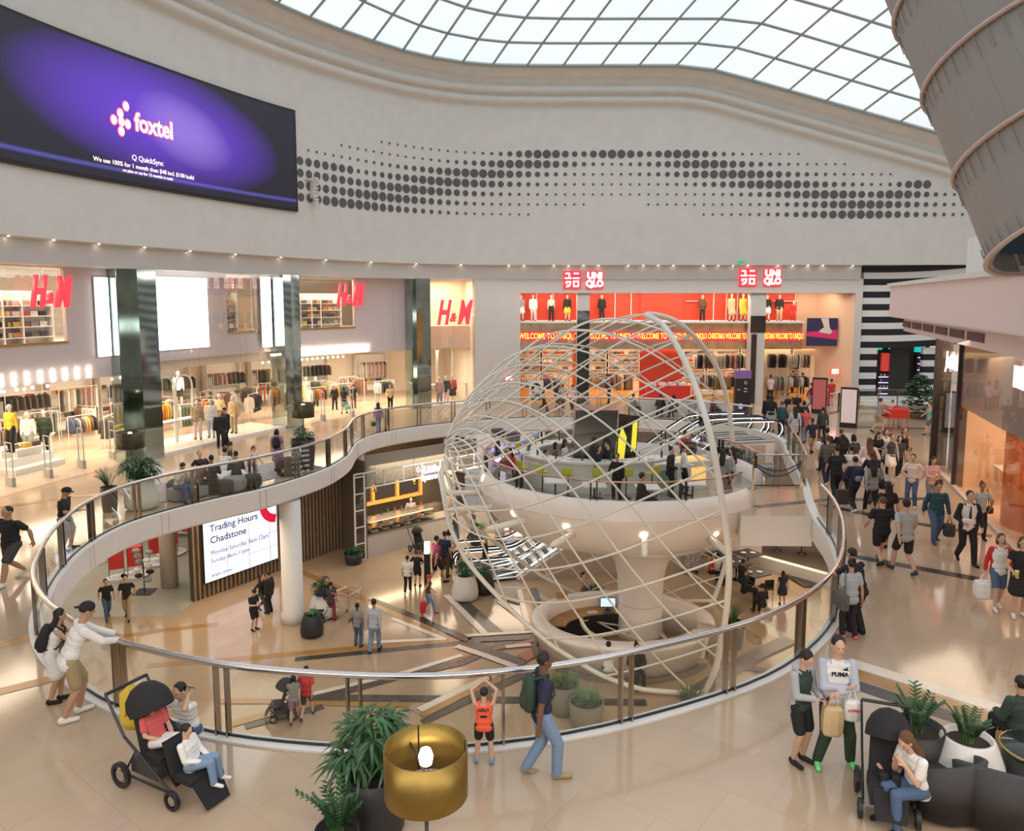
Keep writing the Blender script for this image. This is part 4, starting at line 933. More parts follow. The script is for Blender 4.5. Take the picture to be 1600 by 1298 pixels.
# peach side wall with the sports poster
mb = MB(); mb.box(X(1262), YB+2.2, 2.8, X(1300), YB+2.4, 6.66); mb.add([(X(1296), YB+2.2, 0), (x1, YB+.1, 0), (x1, YB+.1, 6.66), (X(1296), YB+2.2, 6.66)], [(0, 1, 2, 3)]); tag(mb.build('wall_peach', peach), kind='structure')
t = thing('poster', 'dark blue and pink poster of a foot on the peach wall of the red store', 'poster', (X(1293), YB+.95, 4.3), R(-8)); mb = MB(); mb.box(-.9, -.03, -.85, .9, .03, .85); mb.build('panel', mat('poster_navy', (.03, .03, .10), .4), t)
mb = MB(); mb.add([(-.88, -.035, -.25), (.88, -.035, -.45), (.88, -.035, .15), (-.88, -.035, .0)], [(0, 1, 2, 3)]); mb.build('pink_band', mat('poster_pink', (.75, .03, .18), .5), t)
mb = MB(); mb.add([(-.1, -.04, .83), (.35, -.04, .83), (.42, -.04, .3), (.6, -.04, 0), (.45, -.04, -.12), (-.2, -.04, 0), (-.15, -.04, .1), (.1, -.04, .3)], [tuple(range(8))]); mb.build('foot', M['skin0'], t)
# square logos
signr = mat('square_red', (.8, .02, .03), .4, 0, (1.0, .04, .06), 1.1); signw = mat('square_white', (1, 1, 1), .4, 0, (1, .93, .93), 2.4)
def squares(u, v, w_px, z=None, Y=45.95, lab='', gap=1.33, s=1.0):
    p = at(u, v, Y)
    for i, tx_ in enumerate(('jp', 'en')):
        t = thing('square_sign', lab + (' with four katakana characters' if i == 0 else ' reading UNI QLO'), 'sign', (p.x + i*gap*s, p.y, p.z)); mb = MB(); h = .52*s; mb.box(-h, -.06, -h, h, .04, h); mb.build('box', signr, t)
        if i == 1:
            text('UNI', 'lettering', .52*s, signw, Vector((0, -.075, .22*s)), upright(0), t, .01, 0, 'CENTER', .03*s, 1.0); text('QLO', 'lettering', .52*s, signw, Vector((0, -.075, -.24*s)), upright(0), t, .01, 0, 'CENTER', .03*s, .92)
        else:
            mb = MB(); q = lambda a, b, c, d: mb.box(a*s, -.09, b*s, c*s, -.06, d*s)
            q(-.40, .33, -.14, .41); q(-.22, .10, -.13, .36); q(-.44, .05, -.04, .13)                      # yu
            q(.08, .33, .38, .41); q(.04, .05, .42, .13)                                                    # ni
            q(-.38, -.16, -.08, -.08); q(-.38, -.26, -.30, -.10); q(-.16, -.30, -.08, -.10); q(-.26, -.38, -.12, -.28); q(-.36, -.44, -.22, -.36)  # ku
            q(.06, -.14, .40, -.06); q(.06, -.42, .40, -.34); q(.06, -.40, .14, -.08); q(.32, -.40, .40, -.08)                                     # ro
            mb.build('characters', signw, t)
squares(894, 437, 28, lab='left pair over the red store: square red sign'); squares(1168.5, 433, 28, Y=45.95, lab='right pair over the red store: square red sign', gap=1.45)
squares(793, 590, 6, Y=45.9, lab='small glowing plate on the plain grey wall', gap=.42, s=.30); squares(1302, 580, 6, Y=46.6, lab='small glowing plate on the peach wall', gap=.42, s=.32)
# interior: shelving bays, rails, tables, red counter
RPAL = [CL[i] for i in (0, 1, 2, 4, 5, 6, 8, 9, 10, 11, 3)]
for i in range(9):
    x = X(820, 54) + 2.35*i; shelf_bay((x, YB+8.8, 0), 0, 2.2, 3.1, RS, 5, RPAL)
for j, (xx, yy) in enumerate([(X(u, Y), Y) for u, Y in ((825, 50), (850, 51.5), (876, 50), (890, 53), (930, 50), (950, 52), (975, 50.5), (1000, 53), (1110, 51), (1130, 50), (1150, 52.5), (840, 53.5), (860, 48.6), (945, 48.8), (1165, 49.2), (1095, 49.4))]):
    if j % 4 == 3: display_table((xx, yy, 0), 0, 1.4, .8, .85, RS, pal=RPAL)
    else: clothes_rack((xx, yy, 0), random.uniform(-.5, .5), 1.4, 1.35, 8, pal=RPAL, store=RS)
for i in range(4):   # two-tier hanging wall on the right of the store
    x = X(1207, 49) + i*1.05*1.9/2; 
    for h in (1.5, 2.95): clothes_rack((X(1207+i*17, 48.3), 48.3, 0), 0, .66, h, 5, kinds=(COAT, SHIRT), pal=RPAL, store=RS)
mb = MB(); mb.box(X(1198), YB+2.8, 0, X(1262), YB+2.95, 3.3); tag(mb.build('wall_bay_back', mat('bay_glow', (.85, .70, .5), .6)), kind='structure')
for i in range(5):
    for h in (1.5, 2.9): clothes_rack((X(1092+i*17, 48.3), 48.5, 0), 0, .66, h, 5, kinds=(COAT, SHIRT), pal=RPAL, store=RS)
t = thing('counter', 'long red display counter with white trays in the middle of the red store', 'counter', (X(1045, 47.6), 47.8, 0)); mb = MB(); mb.box(-1.35, -.5, 0, 1.35, .5, .95); mb.build('body', M['red'], t); mb = MB()
for i in range(4): mb.box(-1.2+i*.62, -.35, .95, -.75+i*.62, .3, 1.12)
mb.build('tray', M['white'], t)
t = thing('counter', 'low orange timber plinth with merchandise by the dark totem', 'plinth', (X(1120, 46.8), 46.9, 0)); mb = MB(); mb.box(-1.3, -.5, 0, 1.1, .6, .55); mb.build('body', M['orangewood'], t); mb = MB(); mb.box(-.9, -.3, .55, -.2, .3, .75); mb.box(.1, -.2, .55, .8, .3, .72); mb.build('goods', M['potwhite'], t)
t = thing('poster_stand', 'white framed poster of a smiling face standing inside the red store', 'poster', (X(838, 46.6), 46.6, 0)); mb = MB(); mb.box(-.42, -.03, .1, .42, .03, 1.35); mb.build('panel', M['white'], t)
mb = MB(); mb.ball((0, -.04, .8), .22, 12, 8, (1, .15, 1.25)); mb.build('face', M['skin0'], t, True); mb = MB(); mb.ball((0, -.035, .86), .30, 12, 8, (1, .1, 1.2)); mb.box(-.3, -.045, .15, .3, -.03, .5); mb.build('hair', M['black'], t, True)
# exit sign
t = tag(MB().box(-.16, -.03, -.09, .16, .03, .09).build('exit_sign', mat('exit_green', (.02, .3, .12), .5, 0, (.02, .5, .2), .8), None, False, at(1158, 409, 45.6)), 'tiny green exit sign on the soffit over the right pair of square logos', 'sign')

# ================================================================ striped store front
SX0, SX1 = X(1344, 46.3), X(1620, 46.3); zt = 8.25; nb = 22; bh = zt/nb
sb = mat('stripe_black', (.015, .017, .025), .35); sw_ = mat('stripe_white', (.76, .80, .80), .4)
xa, xb = X(1371, 46.3), X(1466, 46.3)
t = thing('striped_facade', 'black and white striped shop front with a curved canopy', 'shop front', (SX0, 46.3, 0))
for nm, mm, par in (('white_band', sw_, 0), ('black_band', sb, 1)):
    mb = MB()
    for i in range(nb):
        z0 = i*bh
        z1 = z0 + bh
        if i % 2 != par: continue
        if i < 9: mb.box(0, 0, z0, xa-SX0, .3, z1); mb.box(xb-SX0-.9, 0, z0, xb-SX0+.6, .3, z1)
        else:
            mb.box(0, 0, z0, xa-SX0, .3, z1); xs = [xa + (SX1-xa)*q/16 for q in range(17)]
            for p_, q_ in zip(xs, xs[1:]):
                y0 = -.012*(p_-xa)**2; y1 = -.012*(q_-xa)**2; k0 = (p_-xa)**2*.011; k1 = (q_-xa)**2*.011
                mb.add([(p_-SX0, y0, z0+k0), (q_-SX0, y1, z0+k1), (q_-SX0, y1, z1+k1), (p_-SX0, y0, z1+k0), (p_-SX0, .4, z0+k0), (q_-SX0, .4, z0+k1), (q_-SX0, .4, z1+k1), (p_-SX0, .4, z1+k0)], [(0, 1, 2, 3), (0, 4, 5, 1), (3, 2, 6, 7), (4, 7, 6, 5)])
    mb.build(nm, mm, t)
mb = MB(); mb.box(xa, 47.3, 0, xb, 47.4, 3.5); tag(mb.build('wall_dark', M['black']), kind='structure')
for (u0, u1, v0, v1, m_, nm, lab) in ((1372, 1379, 535, 546, (.02, .45, .42), 'teal_panel', 'small teal panel at the left of the striped store entrance'), (1392, 1400, 535, 546, (.02, .45, .42), 'teal_panel', 'teal panel right of the fragrance poster in the striped store entrance'), (1432, 1446, 534, 550, (.02, .45, .42), 'teal_panel', 'teal panel at the right of the dark striped store doorway'), (1379, 1391, 552, 580, (.45, .04, .03), 'poster', 'dark poster with a red bottle in the striped store entrance')):
    a, b = at(u0, v1, 47.0), at(u1, v0, 47.0); mb = MB(); mb.box(a.x, 46.98, a.z, b.x, 47.3, b.z); tag(mb.build(nm, mat('p_%s%d' % (nm, u0), m_, .5, 0, m_, 1.0)), lab, 'panel')
for (u0, u1, v0, v1, n, col_, lab) in ((1371, 1400, 583, 618, 4, (.55, .5, 1), 'left of the dark doorway'), (1431, 1450, 552, 610, 6, (1, .45, .85), 'right of the dark doorway')):
    a, b = at(u0, v1, 46.9), at(u1, v0, 46.9); t = thing('cosmetics_shelf', 'brightly lit cosmetics shelves ' + lab + ' of the striped store', 'shelving', (a.x, 46.9, 0)); W_ = b.x-a.x; Hh = b.z-a.z
    mb = MB(); mb.box(0, 0, 0, W_, .3, b.z); mb.build('cabinet', M['black'], t)
    for i in range(n):
        z = a.z + Hh*(i+.3)/n; mb = MB(); mb.box(0, -.12, z, W_, 0, z+.03); mb.build('shelf', mat('shelf_glow%d' % u0, (.9, .9, 1), .4, 0, col_, 2.0), t)
        for k in range(int(W_/.22)):
            if random.random() < .8: tag(put(stackme, 'cosmetics_pack', None, (a.x+.12+k*.22, 46.82, z+.03), pi/2, random.choice((CL[5], CL[6], CL[14], CL[12], CL[8])), (.3, .3, 1)), 'small cosmetics pack on the lit shelves of the striped store', 'cosmetics', 'cosmetics packs in the striped store')
mb = MB(); mb.box(X(1400), 46.7, 0, X(1431), 46.75, 3.4); tag(mb.build('door_2', M['darkglass']), kind='structure')
# steps, kerb and thin rails before the striped front
mb = MB(); mb.box(SX0-.3, 44.6, 0, SX0+7, 46.3, .15); mb.box(SX0-.3, 45.0, .15, SX0+7, 46.3, .3); mb.box(SX0-.3, 45.4, .3, SX0+7, 46.3, .45); tag(mb.build('floor_steps', M['white']), kind='structure')
balustrade(bl([(X(1300, 42), 42), (X(1338, 44), 44), (X(1420, 44), 44)]), 'far steel railing with glass before the striped store', z=0, gap=1.1, rr=.03)
p0 = pt(1335, 668, 0); p1 = pt(1450, 671, 0); balustrade([Vector((p0.x, p0.y, 0)), Vector((p1.x, p1.y, 0))], 'nearer glass railing in front of the red trolley', gap=1.9, rr=.03)

# ================================================================ right-hand shops under the level-two edge
A0, A1 = Vector((16.0, 28.8, 0)), Vector((13.4, 21.0, 0)); dv = (A0-A1).normalized(); A2 = A1 - dv*9; A3 = A0 + dv*4
ra = math.atan2(-dv.y, -dv.x)   # local x runs from the far end towards the camera
rootM = lambda p: p
def rs(u, v):  # distance along the line from A0 toward the camera of the sight line
    r = ray(u, v); nx, ny = dv.y, -dv.x; t = (A0.x*nx + A0.y*ny)/(r.x*nx + r.y*ny); q = r*t; return (Vector((q.x, q.y, 0)) - A0).length * (1 if (Vector((q.x, q.y, 0))-A0).dot(-dv) > 0 else -1), EYE + q.z
def sobj(name, mb, m, kind='structure', loc=A0, smooth=False): o = mb.build(name, m, None, smooth, loc, ra); return tag(o, kind=kind) if kind else o
# local frame: x toward the camera along the front, y = depth INTO the shop is +? (computed): into the shop = +x world side
inn_ = Vector((dv.y, -dv.x, 0)); yl = Matrix.Rotation(-ra, 3, 'Z') @ inn_; SY = 1 if yl.y > 0 else -1
def B_(mb, x0_, y0_, z0, x1_, y1_, z1): ya, yb = sorted((y0_*SY, y1_*SY)); return mb.box(x0_, ya, z0, x1_, yb, z1)
sobj('column', B_(MB(), -.25, -.05, 0, .0, .5, 5.05), M['black']); sobj('column', B_(MB(), 3.45, -.03, 0, 3.6, .3, 5.05), M['dark'])
sobj('window_3', B_(MB(), 0, .05, .05, 3.45, .07, 4.95), M['shopglass']); sobj('window_4', B_(MB(), 3.6, .02, .05, 18, .04, 4.95), M['shopglass'])
sobj('wall_shop_right', B_(MB(), -2, 8, 0, 19, 8.2, 5.05), mat('gold_wall', (.60, .36, .14), .6)); sobj('wall_partition', B_(MB(), 3.5, .3, 0, 3.6, 8, 5.05), peach)
sobj('floor_shop_right', B_(MB(), 0, .1, .003, 18, 8, .01), mat('warm_floor', (.72, .50, .34), .2))
sobj('wall_fascia_right', B_(MB(), 3.62, .1, 2.75, 18, .3, 5.05), mat('mauve_fascia', (.52, .40, .37), .5)); sobj('trim_13', B_(MB(), 0, -.02, 4.85, 3.5, .1, 5.05), mat('coral_light', (.8, .2, .2), .5, 0, (1, .16, .16), .8))
sobj('trim_14', B_(MB(), 0, -.05, 0, 18, .12, .08), M['tan'])
sobj('wall_dark_panel', B_(MB(), .25, .5, 0, 1.6, .7, 2.9), M['black'])
x_, z_ = rs(1573, 700); o = MB(); o.lathe([(.95, 0), (.95, 2.74)], n=40); c_ = A0 - dv*(x_-1.2) + inn_*1.25; tag(o.build('column', M['orange'], None, True, (c_.x, c_.y, .01)), kind='structure')
sobj('wall_orange', B_(MB(), 9.5, 2.5, 0, 16, 2.6, 2.74), M['orange'])
# lit door frame
x0_, z0_ = rs(1487, 645); x1_, z1_ = rs(1505, 660); t = thing('lit_doorway_lamp', 'tall glowing white frame inside the narrow shop right of the black column', 'lamp', A0, ra)
mb = MB(); xa_ = 1.7; xb_ = 3.2; y_ = .9*SY
mb.tube([(xa_, y_, .05), (xa_, y_, 2.3), (xb_, y_, 2.3), (xb_, y_, .05)], .045, 6); mb.build('tube_light', M['glow'], t)
mb = MB(); mb.box(xa_+.2, min(y_, y_+.1*SY), .1, xb_-.2, max(y_, y_+.1*SY), 1.5); mb.build('panel', M['potwhite'], t)
for i, (u, v) in enumerate(((1491, 536), (1471, 544), (1494, 542), (1475, 588), (1508, 583), (1494, 594), (1509, 548))):
    x, z = rs(u, v); q = A0 - dv*x + inn_*1.0; g = thing('globe_lamp', 'round glowing globe lamp in the narrow shop behind the script sign', 'lamp', (q.x, q.y, z), 0, 'globe lamps in the narrow right shop')
    mb = MB(); mb.ball((0, 0, 0), .13, 12, 8); mb.build('globe', M['bulb'], g, True); mb = MB(); mb.tube([(0, 0, .1), (0, 0, 5.0-z)], .01, 4); mb.build('cord', M['black'], g)
x, z = rs(1488, 565); q = A0 - dv*x - inn_*.02; sg = thing('neon_sign', 'glowing white handwritten style neon sign beside the black column', 'sign', (q.x, q.y, z), ra + (0 if SY > 0 else pi))
text('Just Cuts', 'lettering', .78, mat('neon', (1, 1, 1), .4, 0, (1, .95, 1), 1.5), Vector((0, 0, 0)), upright(0), sg, .02, .3, 'CENTER', .02, .62)
x, z = rs(1596, 592); q = A0 - dv*x - inn_*.04; sg = thing('neon_sign', 'glowing white capital letters on the mauve fascia at the right picture edge', 'sign', (q.x, q.y, z), ra + (0 if SY > 0 else pi))
text('BREADTOP', 'lettering', .75, MATS['neon'], Vector((-.45 if SY > 0 else -.45, 0, 0)), upright(0), sg, .03, 0, 'LEFT', .02, .9)
# white tables inside
for u, v, lab in ((1500, 735, 'long low white table behind the glass left of the orange column'), (1585, 800, 'white table with a small lamp in front of the orange column')):
    x, _ = rs(u, v); q = A0 - dv*(x+.3) + inn_*(1.5 if u < 1550 else .95); t = thing('display_table', lab, 'table', (q.x, q.y, .01), ra); mb = MB(); mb.box(-1, -.4, .82, 1, .4, .88); mb.build('table_top', M['potwhite'], t)
    for a_ in (-.95, .95):
        for b_ in (-.35, .35): mb = MB(); mb.box(a_-.03, b_-.03, 0, a_+.03, b_+.03, .82); mb.build('leg', M['potwhite'], t)
    if u > 1550:
        lp = thing('table_lamp', 'small lit table lamp on the white table by the orange column', 'lamp', (q.x, q.y, .89)); mb = MB(); mb.lathe([(.16, .3), (.08, .5)], n=12); mb.build('lamp_shade', M['warmglow'], lp, True); mb = MB(); mb.lathe([(.08, 0), (.02, .03), (.02, .3)], n=10); mb.build('base', M['steel'], lp)
# level-two edge: upper bulkhead, vent band and soffit
def path_r(d): return [A3 - inn_*d, A2 - inn_*d]
def slab2(name, m, d0, d1, z0, z1, x0_=-1.4, x1_=17): return sobj(name, B_(MB(), x0_, -d0, z0, x1_, -d1, z1), m)
slab2('ceiling_right', M['wall'], .9, -9, 5.05, 5.15); slab2('wall_edge', mat('pink_band', (.80, .69, .67), .6), 1.4, 1.0, 5.62, 6.8, -2.5); slab2('wall_edge', M['wall'], 1.52, .95, 6.8, 6.93, -2.6); slab2('trim_15', mat('pink_soffit', (.74, .60, .57), .6), 1.0, .85, 5.05, 5.62); slab2('ceiling_right', M['wall'], 1.38, -9, 5.58, 5.62, -2.4)
t = thing('vent_band', 'row of long dark ventilation grilles in the pink band under the right upper level', 'vent', A0, ra)
for i in range(6): mb = MB(); B_(mb, -1.5+i*2.1, -1.03, 5.22, .2+i*2.1, -1.0, 5.45); mb.build('grille', mat('vent_brown', (.12, .08, .07), .7), t)
slab2('wall_upper_right', M['wall'], .2, 0.0, 6.93, 8.2, 4.5)
for i in range(3): q = A0 - dv*(2+i*3) - inn_*1.03
# ================================================================ people
FWD = Vector((0, -1, 0))
def ik(a, t, l1, l2, hint):
    d = t - a; L = min(max(d.length, abs(l1-l2)+.01), l1+l2-.004); d.normalize(); t = a + d*L
    x = (l1*l1 - l2*l2 + L*L)/(2*L); h = sqrt(max(0, l1*l1 - x*x)); hv = hint - d*hint.dot(d)
    hv = hv.normalized() if hv.length > 1e-4 else Vector((1, 0, 0)); return a + d*x + hv*h, t
V = lambda *a: Vector(a)
POSES = dict(
 stand=dict(h=[(-.25, -.03, .82), (.25, -.03, .82)]),
 stand2=dict(h=[(-.27, .02, .84), (.23, -.08, .83)], f=[(-.13, .03), (.12, -.06)]),
 walk=dict(h=[(-.25, .20, .88), (.25, -.24, .90)], f=[(-.09, -.28, .07), (.09, .30, .13)], pz=.90),
 walk2=dict(h=[(-.25, -.24, .90), (.25, .20, .88)], f=[(-.09, .30, .13), (.09, -.28, .07)], pz=.90),
 stroll=dict(h=[(-.25, .10, .84), (.25, -.12, .85)], f=[(-.09, -.17, .07), (.09, .18, .09)], pz=.92),
 phone=dict(h=[(-.07, -.30, 1.13), (.09, -.28, 1.10)], head=(0, 28)),
 phone1=dict(h=[(-.08, -.32, 1.12), (.25, -.03, .82)], head=(0, 22), f=[(-.11, .04), (.11, -.05)]),
 phonewalk=dict(h=[(-.08, -.32, 1.14), (.25, .12, .86)], head=(0, 20), f=[(-.09, -.22, .07), (.09, .25, .11)], pz=.91),
 crossed=dict(h=[(.05, -.20, 1.13), (-.03, -.235, 1.08)], f=[(-.20, -.04), (.22, .0)], pz=.90, eh=[(-1, .2, -.6), (1, .2, -.6)]),
 rail=dict(h=[(-.14, -.50, 1.06), (.14, -.50, 1.06)], lean=22, pz=.91, py=.10, f=[(-.09, .22, .07), (.10, .0, .07)], eh=[(-1, 0, -.6), (1, 0, -.6)]),
 rail2=dict(h=[(-.10, -.48, 1.10), (.14, -.46, 1.08)], lean=16, pz=.92, py=.06, f=[(-.07, .12, .07), (.04, -.05, .07)], eh=[(-1, 0, -.6), (1, 0, -.6)]),
 sit=dict(h=[(-.14, -.30, .66), (.14, -.32, .66)], pz=.50, f=[(-.13, -.44, .07), (.13, -.42, .07)], lean=4),
 sitphone=dict(h=[(-.07, -.32, .88), (.08, -.30, .86)], pz=.50, f=[(-.13, -.40, .07), (.15, -.44, .07)], lean=16, head=(0, 30)),
 sitback=dict(h=[(-.24, -.10, .74), (.20, -.28, .70)], pz=.46, f=[(-.12, -.62, .07), (.13, -.58, .07)], lean=-22, head=(0, -8)),
 crouch=dict(h=[(-.10, -.36, .80), (.16, -.16, 1.00)], pz=.36, f=[(-.20, -.30, .07), (.20, -.26, .07)], lean=14, eh=[(-1, 0, -.5), (.6, -.8, -1)]),
 armsup=dict(h=[(-.06, -.24, 1.74), (.07, -.24, 1.74)], f=[(-.15, .05), (.15, .02)], pz=.91, eh=[(-1, .2, .4), (1, .2, .4)], head=(0, 10)),
 hold=dict(h=[(-.20, -.30, 1.04), (.25, -.03, .82)], f=[(-.10, -.08), (.10, .06)]),
 holdwalk=dict(h=[(-.19, -.28, 1.03), (.25, -.18, .90)], f=[(-.09, .26, .12), (.09, -.26, .07)], pz=.91),
 push=dict(h=[(-.20, -.46, 1.02), (.20, -.46, 1.02)], f=[(-.09, -.24, .07), (.09, .26, .11)], pz=.91, lean=8),
 arm=dict(h=[(-.52, -.12, 1.28), (.25, -.03, .84)], f=[(-.10, -.1, .07), (.10, .12, .08)], eh=[(-.3, .5, -1), (1, .6, -.2)]),
 hips=dict(h=[(-.10, -.20, 1.04), (.24, -.06, .96)], f=[(-.12, 0), (.12, -.05)], eh=[(-1, .3, -.3), (1, .5, -.1)]),
 lap=dict(h=[(-.10, -.22, .62), (.12, -.24, .60)], pz=.50, f=[(-.10, -.46, .20), (.10, -.46, .20)], lean=-12, head=(0, 22)),
 manq=dict(h=[(-.22, -.02, .84), (.24, .02, .84)], f=[(-.10, .02), (.12, -.10)]),
)
SK = {}
def skel(pose):
    if pose in SK: return SK[pose]
    p = POSES[pose]; pz = p.get('pz', .935); P = V(0, p.get('py', 0), pz); th = R(p.get('lean', 2)); up = V(0, -sin(th), cos(th)); fw = V(0, -cos(th), -sin(th))
    s = dict(P=P, up=up, fw=fw, W=P+up*.17, C=P+up*.34, N=P+up*.50)
    yaw, pit = p.get('head', (0, 4)); pr = R(pit) + th*.45; hd = V(0, -sin(pr), cos(pr)); s['hup'] = hd; s['hf'] = V(0, -cos(pr), -sin(pr)); s['H'] = s['N'] + V(0, -.012, 0) + (up*.5+hd*.5).normalized()*.195
    s['sh'] = []; s['el'] = []; s['wr'] = []; s['hip'] = []; s['kn'] = []; s['an'] = []; s['ft'] = []
    for i, sg in enumerate((-1, 1)):
        sh = P + up*.455 + V(sg*.178, 0, 0); eh = Vector(p['eh'][i]) if 'eh' in p else V(sg*.7, 1, -.35)
        el, wr = ik(sh, Vector(p['h'][i]), .29, .255, eh); s['sh'].append(sh); s['el'].append(el); s['wr'].append(wr)
        f = p.get('f', [(-.10, 0), (.10, 0)])[i]; an = V(f[0], f[1], f[2] if len(f) > 2 else .07); hip = P + V(sg*.092, 0, -.03)
        kn, an = ik(hip, an, .43, .43, FWD); s['hip'].append(hip); s['kn'].append(kn); s['an'].append(an)
        lift = an.z > .085 and pz > .7; s['ft'].append(V(sg*.15, -1, -.45 if lift else 0).normalized())
    SK[pose] = s; return s
def cap(mb, a, b, ra, rb=None, n=10):
    rb = ra if rb is None else rb; d = b-a; L = d.length
    if L < 1e-5: return mb.ball(a, ra, n, 6)
    d.normalize(); pts = []; rr = []
    for q in (-1, -.8, -.45, 0): pts.append(a + d*ra*q); rr.append(ra*sqrt(max(0, 1-q*q)) + .0005)
    for q in (0, .45, .8, 1): pts.append(b + d*rb*q); rr.append(rb*sqrt(max(0, 1-q*q)) + .0005)
    return mb.tube(pts, rr, n)
def hbar(mb, c, hw, r): return cap(mb, c - V(hw, 0, 0), c + V(hw, 0, 0), r)
def torso(mb, s, g, lo=-.02, hi=True, bulk=1.0, hem=0):
    hbar(mb, s['P'] + s['up']*lo, .066, .098+g+hem); hbar(mb, s['P'] + s['up']*.08, .060, .094+g+hem*.7); hbar(mb, s['W'], .054, .090+g); hbar(mb, s['P']+s['up']*.26, .066, .094+g); hbar(mb, s['C'], .080, .094+g)
    if hi: hbar(mb, s['P'] + s['up']*.43, .105, .056+g); cap(mb, s['P'] + s['up']*.43, s['N'], .068+g*.6, .052+g*.5)
def hand(mb, el, wr, fine):
    d = (wr-el).normalized(); sp = FWD - d*FWD.dot(d)
    if abs(d.dot(FWD)) > .75: sp = V(1, 0, 0) - d*d.x
    sp.normalize(); inw = V(-1 if wr.x > 0 else 1, 0, 0); n = sp.cross(d); n = n if n.dot(inw) >= 0 or abs(d.dot(FWD)) > .75 and n.z < 0 else -n
    if abs(d.dot(FWD)) > .75: sp = V(1 if wr.x > 0 else -1, 0, 0)
    for k in (-1, 0, 1): cap(mb, wr + d*.01 + sp*.016*k, wr + d*.075 + sp*.022*k, .016, .015, 8)
    for k, L in zip((-1.5, -.5, .5, 1.5), (.052, .066, .072, .064)):
        a = wr + d*.085 + sp*.0185*k; b = a + (d + n*.25).normalized()*L*.55; c = b + (d + n*.9).normalized()*L*.5; cap(mb, a, b, .0095, .0088, 6); cap(mb, b, c, .0088, .0078, 6)
    t0 = wr + d*.03 + sp*.024; t1 = t0 + (d*.6 + sp*.7 + n*.3).normalized()*.04; cap(mb, t0, t1, .0125, .011, 6); cap(mb, t1, t1 + (d + n*.5).normalized()*.03, .011, .009, 6)
def hmat(s): x = V(1, 0, 0); return Matrix((x, -s['hf'], s['hup'])).transposed()   # local -Y = face direction
